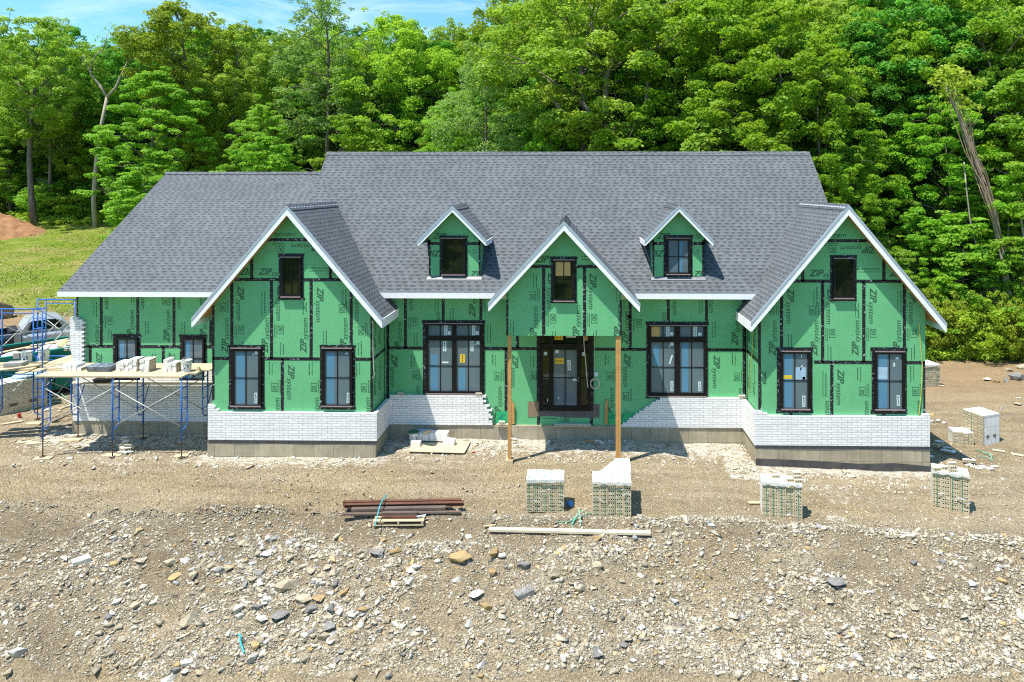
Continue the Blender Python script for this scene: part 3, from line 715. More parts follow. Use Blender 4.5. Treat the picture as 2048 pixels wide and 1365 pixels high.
# right block
x0, x1 = WX(1509, Yv), WX(1860, Yv); zt4 = WZ(833.5, Yv, 1700)
ka, kb, kc = WX(1525, Yv), WX(1535, Yv), WX(1846, Yv)
veneer('brick_veneer', [(x0, zl - .03), (x1, zl - .03), (x1, zt4 + BH), (kc, zt4 + BH), (kc, zt4), (kb, zt4), (kb, zt4 + BH), (ka, zt4 + BH), (ka, zt4 + 2 * BH - .01), (x0, zt4 + 2 * BH)], Yv, YG)
mb = MB(); mb.box(x0, x0 + BR, YG - .001, Yv2 - .001, zl - .03, zt4 + .05); mb.build('brick_veneer', ['brick'], HOUSE)
mb = MB(); mb.box(x1 - BR, x1, YG - .001, 24, zl - .03, zt4 + BH); mb.build('brick_veneer', ['brick'], HOUSE)
# wing, with the raised corner and notches at its two windows
Yv3 = YW - BR
z0 = WZ(843, Yv3, 280); zq = WZ(733.5, Yv3, 250); zh = WZ(638, Yv3, 150)
P = lambda px: WX(px, Yv3)
zs = WZ(762, Yv3, 250)
pts = [(P(145.5), z0), (P(424), z0), (P(424), zq), (P(409), zq), (P(409), zs), (P(358), zs), (P(358), zq), (P(280.5), zq), (P(280.5), zs), (P(226.5), zs), (P(226.5), zq), (P(168), zq)]
n = int((zh - zq) / BH)
top = []
for r in range(n):
    xx = P(168 if r % 2 else 163.5); top += [(xx, zq + r * BH), (xx, zq + (r + 1) * BH)]
zt5 = zq + n * BH
pts += top + [(P(155), zt5), (P(155), zt5 + BH), (P(139.5), zt5 + BH), (P(139.5), zt5 - .9), (P(145.5), zt5 - 1.3)]
veneer('brick_veneer', pts, Yv3, YW)
mb = MB(); mb.box(P(145.5), P(145.5) + BR, YW - .001, wr2, z0, zq); mb.build('brick_veneer', ['brick'], HOUSE)

# loose cored bricks set by hand on ledges
def cored_face(mb, x0, x1, z0, z1, Y, m=0, mh=1, depth=.05, k=3):
    """brick face towards the viewer with k square cores sunk into it"""
    w, h = x1 - x0, z1 - z0; hs = min(h * .34, w * .16)
    xs = [x0]
    for i in range(k):
        c = x0 + w * (i + .5 + .0) / k; c = x0 + w * .5 + (i - (k - 1) / 2) * w * .27
        xs += [c - hs / 2, c + hs / 2]
    xs.append(x1); zs = [z0, (z0 + z1) / 2 - hs / 2, (z0 + z1) / 2 + hs / 2, z1]
    for i in range(len(xs) - 1):
        for j in range(3):
            hole = j == 1 and i % 2 == 1
            a, b, c, d = (xs[i], Y, zs[j]), (xs[i + 1], Y, zs[j]), (xs[i + 1], Y, zs[j + 1]), (xs[i], Y, zs[j + 1])
            if not hole: mb.poly([a, b, c, d], m)
            else:
                e = [(p[0], Y + depth, p[2]) for p in (a, b, c, d)]
                mb.add([a, b, c, d] + e, [(0, 4, 5, 1), (1, 5, 6, 2), (2, 6, 7, 3), (3, 7, 4, 0), (4, 7, 6, 5)], mh)
def brick_mesh(w=.19, d=.09, h=.073, white_top=True):
    mb = MB(); cored_face(mb, -w / 2, w / 2, 0, h, -d / 2, 1, 2, .05)
    mb.add([(-w / 2, -d / 2, 0), (w / 2, -d / 2, 0), (w / 2, d / 2, 0), (-w / 2, d / 2, 0), (-w / 2, -d / 2, h), (w / 2, -d / 2, h), (w / 2, d / 2, h), (-w / 2, d / 2, h)],
           [(0, 3, 2, 1), (1, 2, 6, 5), (2, 3, 7, 6), (3, 0, 4, 7)], 1)
    mb.poly([(-w / 2, -d / 2, h), (w / 2, -d / 2, h), (w / 2, d / 2, h), (-w / 2, d / 2, h)], 0)
    return mb
BRICK_PROTO = None
def brick(loc, label, rz=0.0, group='loose bricks about the site', tilt=0.0):
    global BRICK_PROTO
    if BRICK_PROTO is None: BRICK_PROTO = o = brick_mesh(.2, .1, .08).build('brick', ['brick_white', 'brick_buff', 'brick_core'])
    else: o = BRICK_PROTO.copy(); COL.objects.link(o)
    o.location = loc; o.rotation_euler = (tilt, 0, rz)
    return tag(o, label, 'brick', group)
zb6 = WZ(850, YR - .1, 1140)
for k in range(6):
    brick((WX(1115 + k * 12.2, YR - .1), YR - .14, Z_LEDGE - .012), ['cored brick at the near end of the row of six under the entry door', 'second cored brick from the wooden post end in the row under the entry door', 'third cored brick in the row of six under the entry door', 'fourth cored brick in the row of six under the entry door', 'fifth cored brick in the row of six under the entry door', 'last cored brick of the row under the entry door, nearest the green membrane'][k], 0, 'row of bricks under the entry door')
for px, py, lb in [(1000, 846, 'cored brick in the low pile beside the cut green membrane, nearest the veneer'), (1010.5, 846, 'cored brick in the low pile tucked behind the slim wooden post'), (1004, 838, 'cored brick topping the low pile beside the cut green membrane')]:
    brick((WX(px, YR - .12), YR - .16, Z_LEDGE - .012 + (.081 if py < 840 else 0)), lb, 0, 'low pile of bricks left of the entry')
brick((WX(800.5, YR - .1), YR - .07, zt2 + .002), 'cored brick lying on the brick ledge in the inner corner by the projecting gable')
brick((WX(957.5, YR - .1), YR - .07, zt2 + .002), 'cored brick standing on the window sill of the double window beside the raked veneer end')
brick((WX(1484.5, YR - .1), YR - .07, zt3 + .002), 'cored brick on the brick ledge against the right block inner corner')

# ------------------------------------------------------------------ roofs
def roof(name, slabs, extra=None):
    mb = MB()
    for pts, th in slabs: mb.slab(pts, th, 0, 1, 2)
    if extra: extra(mb)
    return mb.build(name, ['shingle', 'drip', 'soffit', 'trim'], HOUSE)
def cap_strip(mb, a, b, s, w=.15, up=.02, seg=.24):
    """ridge cap shingles along a -> b, each a folded piece lapping the next"""
    a, b = Vector(a), Vector(b); L = (b - a).length; d = (b - a).normalized(); side = d.cross(Vector((0, 0, 1))).normalized()
    n = max(1, int(L / seg)); st = L / n
    for k in range(n):
        p0 = a + d * (k * st - .02); p1 = a + d * ((k + 1) * st); u0, u1 = up + .012, up
        for sg in (1, -1):
            q0 = p0 + side * sg * w; q0.z -= s * w; q1 = p1 + side * sg * w; q1.z -= s * w
            v = [p0 + Vector((0, 0, u0)), p1 + Vector((0, 0, u1)), q1 + Vector((0, 0, u1)), q0 + Vector((0, 0, u0))]
            mb.add(v, [(0, 1, 2, 3) if sg < 0 else (3, 2, 1, 0)], 0)
            mb.add([v[0], v[3], v[3] - Vector((0, 0, u0)), v[0] - Vector((0, 0, u0))], [(0, 1, 2, 3)], 0)
rb = 2 * MAIN_RY - EAVE_Y
roof('main_roof', [([(XL, EAVE_Y, EAVE_Z), (XR, EAVE_Y, EAVE_Z), (XR, MAIN_RY, MAIN_RZ), (XL, MAIN_RY, MAIN_RZ)], .16), ([(XR, rb, EAVE_Z), (XL, rb, EAVE_Z), (XL, MAIN_RY, MAIN_RZ), (XR, MAIN_RY, MAIN_RZ)], .16)],
     lambda mb: cap_strip(mb, (XL, MAIN_RY, MAIN_RZ), (XR, MAIN_RY, MAIN_RZ), 1.0))
wb = 2 * WING_RY - WE_Y
roof('wing_roof', [([(WXL, WE_Y, WE_Z), (XL + .5, WE_Y, WE_Z), (XL + .5, WING_RY, WING_RZ), (WXL, WING_RY, WING_RZ)], .16), ([(XL + .5, wb, WE_Z), (WXL, wb, WE_Z), (WXL, WING_RY, WING_RZ), (XL + .5, WING_RY, WING_RZ)], .16)],
     lambda mb: cap_strip(mb, (WXL, WING_RY, WING_RZ), (XL + .5, WING_RY, WING_RZ), WS))
mb = MB(); mb.box(XL + .02, XR - .02, EAVE_Y - .022, EAVE_Y - .002, EAVE_Z - .175, EAVE_Z - .01); mb.box(XL + .02, XR - .02, EAVE_Y - .018, EAVE_Y - .004, EAVE_Z - .0098, EAVE_Z + .012, 1)
mb.box(XL + .1, XR - .1, EAVE_Y + .001, YR - .001, EAVE_Z - .173, EAVE_Z - .16, 0)
mb.build('fascia', ['trim', 'drip'], HOUSE)
mb = MB(); mb.box(WXL, XL + .3, WE_Y - .022, WE_Y - .002, WE_Z - .165, WE_Z - .01); mb.box(WXL, XL + .3, WE_Y - .018, WE_Y - .004, WE_Z - .0098, WE_Z + .012, 1)
mb.box(WXL + .1, XL + .2, WE_Y + .001, YW - .001, WE_Z - .163, WE_Z - .15, 0)
mb.build('fascia', ['trim', 'drip'], HOUSE)

def gable_roof(g, yf, yend, yeave, name='gable_roof', th=.13, rakeh=.30, right_end=None, left_eave=True, part='rake_board', soff=True):
    xc, za, hw, ze = g; s = (za - ze) / hw
    ye_l = yend; ye_r = right_end or yend
    sl = [([(xc - hw, yf, ze), (xc, yf, za), (xc, ye_l, za), (xc - hw, ye_l, ze)], th), ([(xc, yf, za), (xc + hw, yf, ze), (xc + hw, ye_r, ze), (xc, ye_r, za)], th)]
    o = roof(name, sl, lambda mb: cap_strip(mb, (xc, yf - .02, za), (xc, yend + .12, za), s))
    mb = MB()
    for sg in (-1, 1):
        def q(x, dz): return (xc + sg * x, za - s * x - dz)
        a = [q(0, .085), q(hw, .085), q(hw, rakeh - .02), q(hw - .03, rakeh), q(0, rakeh)]
        b = [q(0, -.012), q(hw + .012, -.012), q(hw + .012, .0848), q(0, .0848)]
        if sg > 0: a.reverse(); b.reverse()
        a = a[::-1] if _area(a) < 0 else a; b = b[::-1] if _area(b) < 0 else b
        mb.prism(a, yf - .03, yf - .003, 0); mb.prism(b, yf - .042, yf - .0032, 1)
        xe_ = xc + sg * hw
        if soff: mb.box(xe_ + sg * .002, xe_ + sg * .026, yf - .001, yeave, ze - rakeh + .02, ze - .012, 0)
    mb.build(part, ['trim', 'drip'], HOUSE)
    return o
def _area(p): return sum(p[i][0] * p[(i + 1) % len(p)][1] - p[(i + 1) % len(p)][0] * p[i][1] for i in range(len(p)))
def ymeet(za): return EAVE_Y + za - EAVE_Z
gable_roof(GL, YG - OV, ymeet(GL[1]) + .02, YR - .02)
gable_roof(GR, YG - OV, ymeet(GR[1]) + .02, YR - .02, right_end=29.8)
gable_roof(GC, YC - OV + .03, ymeet(GC[1]) + .02, 21.6, rakeh=.27, soff=False)
# dark open soffit ends beside the two gables' lower eaves (unfinished flashing)
for px0, px1, sgn in ((777, 800, 1), (1466, 1488, -1)):
    pass

# ------------------------------------------------------------------ dormers
def dormer(pa, pya, pt, pyt, wl, wr, pyb):
    yf = YR - .33
    g = gable_frame(pa, pya, pt, pyt, -1, yf)
    x0, x1 = WX(wl, YR), WX(wr, YR); zbm = zmain(YR) - .05
    p = gable_poly(g, x0, x1, zbm, .16)
    o = wall('dormer_wall', p, YR - .001, [(wl, 487.5, wr, 487.5), (wl + .8, 480, wl + .8, 556), (wr - .8, 480, wr - .8, 556)],
             [('H', wl + 8, 474), ('H', wr - 22, 550), ('F', wl + 24, 506, [(1, 0, WX(wl + 22, YR))])], dash=[('H', wr - 18, 477, .25), ('H', wr - 18, 507, .2)], depth=ymeet(g[1]) - YR - .3)
    gable_roof(g, yf, ymeet(g[1]) + .02, ymeet(g[3]) , 'dormer_roof', .10, .20, part='dormer_rake_board')
    mb = MB()   # bent metal flashing at the foot
    za0 = zmain(YR - .001) + .012
    mb.add([(x0 - .03, YR - .01, za0 + .03), (x1 + .03, YR - .01, za0 + .03), (x1 + .03, YR - .012, za0), (x0 - .03, YR - .012, za0), (x1 + .06, YR - .10, za0 - .085), (x0 - .06, YR - .10, za0 - .085)], [(0, 3, 2, 1), (3, 5, 4, 2)], 0)
    mb.build('dormer_flashing', ['flash'], HOUSE)
    # stepped cheek flashing edge where side walls meet the roof
    return g
DL = dormer(904.8, 412, 837, 480.5, 857.5, 961, 556)
DR = dormer(1358, 411, 1426.5, 481, 1305, 1408, 556)

# ------------------------------------------------------------------ windows
def sticker(parent, Y, x0, x1, y0, y1, mat='paper', text=None, rot='U', tilt=0.0, px=None):
    a, b = W(x0, y1, Y), W(x1, y0, Y); cx, cz_ = (a[0] + b[0]) / 2, (a[1] + b[1]) / 2; w, h = b[0] - a[0], b[1] - a[1]
    mb = MB(); c, s = math.cos(tilt), math.sin(tilt)
    R2 = lambda x, z: (cx + x * c - z * s, cz_ + x * s + z * c)
    mb.prism([R2(-w / 2, -h / 2), R2(w / 2, -h / 2), R2(w / 2, h / 2), R2(-w / 2, h / 2)], Y - .002, Y - .0005, 0)
    if text:
        L = (h if rot in 'UD' else w) * .78; sc = L / _mvw; u, v = DIRS[rot]; capm = .73 * sc
        for p in _mv:
            q = [(-u[0] * L / 2 - v[0] * capm / 2 + sc * (x * u[0] + y * v[0]), -u[1] * L / 2 - v[1] * capm / 2 + sc * (x * u[1] + y * v[1])) for x, y in p]
            mb.add([(R2(x, z)[0], Y - .003, R2(x, z)[1]) for x, z in q], [list(range(len(q)))], 1)
    o = mb.build('sticker', [mat, 'ink'], parent); return o

def window(Y, fr, tp, lites, bands=(), stickers=(), glass='glass_daylit_film', sill=True, name='window', depth=.07, cover=None):
    """fr, tp: frame and tape-border rectangles (x0, x1, y0, y1) in photo pixels; lites: panes with their muntins"""
    def r(q): a = W(q[0], q[3], Y); b = W(q[1], q[2], Y); return a[0], b[0], a[1], b[1]
    x0, x1, z0, z1 = r(fr); L = [(r(l[0]), l[1], l[2]) for l in lites]
    mb = MB()
    if tp:
        t0, t1, t2, t3 = r(tp); Yt = Y - .009
        rr = random.Random(int(fr[0])); e = lambda: rr.uniform(.0, .02)
        tw = .0
        mb.box(t0 + e(), x0 - .0005, Yt, Y - .0065, t2, t3, 1); mb.box(x1 + .0005, t1 - e(), Yt, Y - .0065, t2, t3, 1)
        mb.box(t0 - e(), t1 + e(), Yt - .002, Y - .0068, z1 + .0005, t3, 1); mb.box(t0 - e(), t1 + e(), Yt - .002, Y - .0068, t2 - e(), z0 - .0005, 1)
    xs = sorted({x0, x1} | {l[0][0] for l in L} | {l[0][1] for l in L}); zs = sorted({z0, z1} | {l[0][2] for l in L} | {l[0][3] for l in L})
    for i in range(len(xs) - 1):
        for j in range(len(zs) - 1):
            mx, mz = (xs[i] + xs[i + 1]) / 2, (zs[j] + zs[j + 1]) / 2
            if any(l[0][0] < mx < l[0][1] and l[0][2] < mz < l[0][3] for l in L): continue
            mb.box(xs[i], xs[i + 1], Y - depth, Y - .004, zs[j], zs[j + 1], 0)
    for (a, b, c, d), hs, vs in L:
        for h in hs: hz = WZ(h, Y, fr[0]); mb.box(a, b, Y - depth + .028, Y - .034, hz - .012, hz + .012, 0)
        for v in vs: vx = WX(v, Y); mb.box(vx - .012, vx + .012, Y - depth + .026, Y - .0345, c, d, 0)
    if sill:
        mb.box(x0 - .004, x1 + .004, Y - depth - .03, Y - depth + .001, z0 + .004, z0 + .034, 2)
        mb.box(x0 - .004, x1 + .004, Y - depth - .02, Y - depth + .001, z1 - .025, z1 + .004, 2)
    w = mb.build(name, ['frame', 'tape', 'sill_metal'], HOUSE)
    mb = MB()
    for (a, b, c, d), hs, vs in L: mb.box(a, b, Y - .028, Y - .006, c, d, 0)
    for (q, mi) in bands:
        a, b, c, d = r(q); mb.box(a, b, Y - .0300, Y - .0282, c, d, mi)
    mb.build('pane', [glass, 'glass_blue', 'glass_daylit_film', 'glass_dark', 'cardboard'], w)
    for st in stickers: sticker(w, Y - .0305, *st)
    return w

window(YG, (463.5, 523.7, 695.4, 812.8), (457.5, 529.8, 690.5, 819), [((469.6, 518.2, 702, 809), [755.5], [493])],
       [((474, 490, 706, 807), 1)], [(509, 514.5, 786, 807, 'paper', 'MARVIN', 'D'), (509.5, 515.5, 703.5, 709.5), (505.4, 507, 707, 712)])
window(YG, (644.5, 705.5, 695.4, 812.8), (639.5, 711, 690.5, 819), [((650.5, 700.3, 702, 809), [755], [675.5])],
       [((654.5, 669, 706, 807), 1)], [(693.5, 699.5, 786, 806, 'paper', 'MARVIN', 'D', -.06), (691, 696, 706, 709)])
window(YG, (1561.3, 1618.8, 701.5, 819), (1552.5, 1625.8, 695.3, 825), [((1564.8, 1614, 706.6, 816.8), [761], [1588.8])],
       [((1568, 1584.5, 709, 814.5), 1)], [(1604.5, 1610.8, 792, 814, 'paper', 'MARVIN', 'D'), (1565.5, 1584, 751, 758, 'yellow'), (1601, 1603.5, 731, 741.5, 'paper', None, 'U', -.4), (1602.5, 1604, 710, 716), (1591, 1612, 735, 759.5, 'bluebag'), (1604.8, 1610.5, 754, 759.5)])
window(YG, (1748.3, 1807.6, 702, 820), (1741.8, 1814.3, 695.3, 827), [((1753, 1802.8, 707.7, 818), [761.5], [1777.5])],
       [((1755.5, 1773.5, 709, 815.5), 1)], [(1793.5, 1799.8, 791, 812, 'paper', 'MARVIN', 'D', .03), (1787, 1790, 726, 734), (1754.5, 1775, 735, 759, 'bluebag'), (1791, 1797.5, 715, 719)])
for (fr, tp, gl, v) in [((563.2, 603, 513.5, 595), (556.8, 608.5, 507.5, 598.8), (568.8, 599.6, 518.4, 588), 584.5), ((1665.6, 1706.6, 516, 598), (1659.4, 1713, 510.6, 601.5), (1670.3, 1704, 519, 592), 1686.5)]:
    window(YG, fr, tp, [(gl, [554.5 if v < 1000 else 556], [v])], glass='glass_dark')
window(YC, (1106.8, 1149, 519, 603.5), (1101, 1153.8, 513.5, 606.5), [((1110.7, 1143.8, 523.7, 597.8), [559], [1127.5])], [((1110.9, 1141, 524, 552), 4)], glass='glass_dark')
window(YR - .001, (883.5, 931.4, 476, 551), (878.5, 934.8, 471.5, 554), [((888, 926.5, 479, 547), [512], [907.5])], glass='glass_dark')
window(YR - .001, (1332, 1379.6, 476, 550), (1327, 1385.5, 470.6, 556), [((1336.6, 1375.6, 481, 545), [513.5], [1356.5])], [((1359, 1364, 482, 544), 1)], glass='glass_daylit_film')
window(YW, (232, 277, 674, 760), (225.6, 281.5, 668.5, 764), [((237, 273, 679, 756), [717], [255])], [((241, 249, 682, 755), 1)], sill=False)
window(YW, (365.3, 410, 675, 760), (359, 414.5, 669.7, 764), [((369.5, 406.5, 680, 756), [717], [387.5])], [((373, 381, 683, 755), 1)], sill=False)
# double windows in the recess
lt = [((857.3, 904.6, 650.6, 671.6), [], [881]), ((913.2, 960, 650.6, 671.6), [], [936.8]), ((857.3, 904.6, 680.8, 781.8), [731.5], [881]), ((913.2, 960, 680.8, 781.8), [731.5], [936.8])]
window(YR, (852.5, 966, 646, 788), (844.6, 970, 641, 790), lt, [((862, 876, 708.5, 730.5), 1), ((918, 931, 735, 780.5), 1), ((862, 877, 733, 780.5), 1)],
       [(888.5, 894.8, 651.3, 671, 'paper', 'MARVIN', 'D'), (944.3, 950.5, 651.5, 671, 'paper', 'MARVIN', 'D'), (895.5, 901.5, 663, 670), (951.5, 957.5, 663, 670), (886, 892.8, 683, 703, 'paper', 'MARVIN', 'D'), (941, 947, 682.5, 703, 'paper', 'MARVIN', 'D'), (953, 959, 683, 689.5), (920, 930, 709, 726, 'yellow', 'MARVIN', 'D'), (884, 897, 723.5, 727), (949.5, 951, 687, 691.5)])
lt = [((1301.8, 1348.5, 652.8, 674), [], [1325.9]), ((1359.2, 1406.5, 652.8, 674), [], [1382.5]), ((1301.8, 1348.5, 684, 785), [734], [1325.9]), ((1359.2, 1406.5, 684, 785), [734], [1382.5])]
window(YR, (1297.8, 1411.9, 650, 793), (1292, 1416.4, 643.8, 796), lt, [((1302.6, 1319.5, 653.5, 673.5), 4), ((1364, 1376, 686, 784), 1), ((1306, 1318, 690, 732), 1)],
       [(1332.5, 1339, 652.8, 673, 'paper', 'MARVIN', 'U'), (1387, 1393.5, 653, 673, 'paper', 'MARVIN', 'U'), (1340, 1346.8, 665, 671.5), (1396, 1403.3, 666, 672), (1341, 1347.3, 685, 692), (1341, 1346.7, 763, 783, 'paper', 'MARVIN', 'U'), (1396.5, 1402.5, 764, 783, 'paper', 'MARVIN', 'U', .06), (1340.5, 1343.5, 710, 728.5, 'paper', None, 'U', -.3), (1338, 1339.5, 690, 695)])
# entry door with side lights and a transom
lt = [((1085, 1098, 698.5, 811.5), [755], []), ((1107, 1154, 699, 811), [755.2], [1130.3]), ((1162.5, 1176.3, 699, 811.5), [755], []), ((1085, 1098, 652, 687), [], []), ((1107, 1154, 652, 687), [], [1130.3]), ((1162.5, 1176.3, 652, 687), [], [])]
door = window(YR, (1079.3, 1182, 646, 820), (1072.7, 1188, 642, 821.5), lt, [((1107.3, 1153.7, 699.2, 810.8), 2)],
       [(1109.5, 1127.5, 717, 728, 'yellow', 'MARVIN', 'H'), (1135, 1141.5, 720.5, 741, 'paper', 'MARVIN', 'U', .06), (1110.5, 1117.2, 700, 707), (1087.8, 1094, 704.5, 711), (1164, 1170, 705, 712), (1145.8, 1153.5, 756, 762), (1116.5, 1118, 794, 799), (1094.3, 1096, 798, 803.5), (1108.5, 1126, 672, 680, 'yellow', 'MARVIN', 'H'), (1131.5, 1152, 671, 675.5), (1168, 1176, 673, 681.5, 'cardboard')],
       glass='glass_dark', sill=False, name='entry_door', depth=.09)
mb = MB()
for zz in (755.5, 761.5): x, z = W(1156.3, zz, YR - .1); mb.lathe([(.028, 0), (.028, .01), (.02, .02), (.026, .05), (0, .055)], (0, 0, 0), 12); 
mb = MB()
for zz in (755.5, 761.5):
    x, z = W(1156.3, zz, YR - .1); mb.tube([(x, YR - .088, z), (x, YR - .13, z)], .022, 10)
mb.build('handle', ['flash'], door)
mb = MB()
q = [W(1056, 835, YR), W(1077, 833, YR), W(1078, 804, YR), W(1056.5, 803, YR)]
mb.add([(x, YR - .0105, z) for x, z in q], [(0, 1, 2, 3)], 1)
q = [W(1077, 833, YR), W(1100, 832.5, YR), W(1150, 836, YR), W(1199, 835.5, YR), W(1199, 809, YR), W(1186, 808, YR), W(1186, 820.5, YR), W(1077, 820.5, YR)]
mb.add([(x, YR - .0108, z) for x, z in q], [list(range(8))], 0)
MAT['tan_membrane'] = M_plain('tan_membrane', (0.27, 0.20, 0.13), (0.22, 0.16, 0.10), 6, 0.7, 0.1)
mb.build('sill_membrane', ['grey_membrane', 'tan_membrane'], HOUSE)
MAT['membrane_mark'] = M_plain('membrane_mark', (0.02, 0.25, 0.17), rough=0.6, bump=0)
for q, marks in (([W(991, 846.5, YR), W(1017, 846.5, YR), W(1017, 823, YR), W(994, 823, YR)], (1000,)), ([W(1213, 848, YR), W(1250, 848, YR), W(1272, 826, YR), W(1213, 825, YR)], (1222, 1240))):
    mb = MB(); mb.add([(x, YR - .013, z) for x, z in q], [(0, 1, 2, 3)], 0)
    for px in marks:
        for k in (0, 1):
            q = [W(px - 5 + k * 5, 838, YR), W(px - 1 + k * 5, 838, YR), W(px + 6 + k * 5, 829, YR), W(px + 2 + k * 5, 829, YR)]
            mb.add([(x, YR - .0145, z) for x, z in q], [(0, 1, 2, 3)], 1)
    mb.build('green_membrane', ['greenwrap', 'membrane_mark'], HOUSE)
# wiring that hangs from the wall
def cable(name, pts, r, mat, label=None):
    mb = MB(); mb.tube(pts, r, 6); o = mb.build(name, [mat], HOUSE); 
    if label: o['label'] = label
    return o
def PY(px, py, Y): x, z = W(px, py, Y); return (x, Y, z)
cable('cable', [PY(1167.5, 672, YR - .12), PY(1168, 690, YR - .12), PY(1171, 720, YR - .12), PY(1174, 760, YR - .12), PY(1176, 775, YR - .11)], .012, 'wire')
cable('cable', [PY(1189.5, 672, YR - .03), PY(1189.5, 755, YR - .03)], .008, 'wire')
coil = [PY(1190 + 9.0 * math.cos(a + .3 * math.sin(a * .3)), 768 + 10 * math.sin(a), YR - .04 - .003 * k) for k, a in enumerate([i * .42 for i in range(44)])]
cable('cable_coil', coil, .007, 'wire')
mb = MB(); x, z = W(1192.5, 748, YR); mb.box(x - .06, x + .06, YR - .05, YR - .012, z - .07, z + .06); mb.build('outlet_box', ['paper'], HOUSE)
cable('cable', [PY(745.5, 640, YG - .02), PY(746, 700, YG - .03), PY(747, 735, YG - .05), PY(749, 750, YG - .06), PY(745, 757, YG - .02)], .009, 'wire')
cable('cable', [PY(1838, 646, YG - .03), PY(1841, 690, YG - .04), PY(1845, 730, YG - .05), PY(1842, 790, YG - .04), PY(1838, 830, YG - .03)], .011, 'cord_yellow')
yy = YG + .6
xw = rx0 - .03
cable('cable', [(xw, YG + .5, 4.1), (xw - .03, YG + .45, 3.4), (xw - .02, YG + .7, 2.6), (xw, YG + .9, 1.9), (xw, YG + 1.1, 1.6)], .010, 'cord_yellow')
# tape on the two inner return walls
mb = MB()
for X, sg in ((lx1, 1), (rx0, -1)):
    xx = X + sg * .006
    mb.add([(xx, YG + .01, WZ(720, YG, 745) - .05), (xx, YR - .02, WZ(720, YG, 745) - .05), (xx, YR - .02, WZ(720, YG, 745) + .05), (xx, YG + .01, WZ(720, YG, 745) + .05)], [(0, 1, 2, 3) if sg > 0 else (3, 2, 1, 0)], 0)
    for y0, y1 in ((YG + .0, YG + .06), (YR - .16, YR - .11)):
        mb.add([(xx + sg * .001, y0, 1.3), (xx + sg * .001, y1, 1.3), (xx + sg * .001, y1, 4.3), (xx + sg * .001, y0, 4.3)], [(0, 1, 2, 3) if sg > 0 else (3, 2, 1, 0)], 0)
mb.build('corner_tape', ['tape'], HOUSE)
# return-wall printing, running up the boards
mb = MB()
for X, sg, ys in ((lx1, 1, (YG + .35, YG + .85)), (rx0, -1, (YG + .45, YG + 1.05))):
    for i, y in enumerate(ys):
        for z0 in (1.75, 3.2):
            for p in LOGO:
                q = [(X + sg * .004, y + (-v if sg > 0 else v) * 1.0, z0 + u * 1.0) for u, v in p]
                mb.add(q, [list(range(len(q)))[::(1 if sg > 0 else 1)]], 0)
mb.build('return_wall_print', ['print'], HOUSE)

# temporary posts under the porch gable, each on a timber pad
def post(px0, px1, pyb, label, n):
    x0, x1 = WX(px0, YC + .1), WX(px1, YC + .1); zb_ = H((x0 + x1) / 2, YC + .1) - .02
    t = empty('porch_post', ((x0 + x1) / 2, YC + .1, zb_), label, 'post')
    w = (x1 - x0) / n
    for k in range(n):
        mb = MB(); mb.box(x0 + k * w + .002 * k, x0 + (k + 1) * w, YC + .03, YC + .14 - .01 * k, zb_ + .12, cz - .001); mb.build('stud', ['post'], t)
    mb = MB(); mb.box(x0 - .05, x1 + .05, YC - .03, YC + .25, zb_ - .05, zb_ + .118); mb.build('base_pad', ['plank'], t)
post(1015.8, 1022.8, 906, 'slim timber post propping the porch gable beside the ragged brick end', 1)
post(1231.5, 1241.2, 920, 'thick doubled timber post propping the porch gable near the entry door', 2)
def prop_board(pts, Y, label):
    mb = MB(); q = [W(px, py, Y) for px, py in pts]
    if _area(q) < 0: q.reverse()
    mb.prism(q, Y - .035, Y); o = mb.build('board', ['post']); return tag(o, label, 'board')
prop_board([(1021, 848), (1029, 848), (1029, 810), (1024, 801), (1021, 803)], YR - .03, 'pointed orange board leaning on the wall behind the slim timber post')
prop_board([(1209.5, 848), (1215, 848), (1215.5, 797), (1210, 806)], YR - .03, 'short pointed board standing against the green wall right of the entry door')
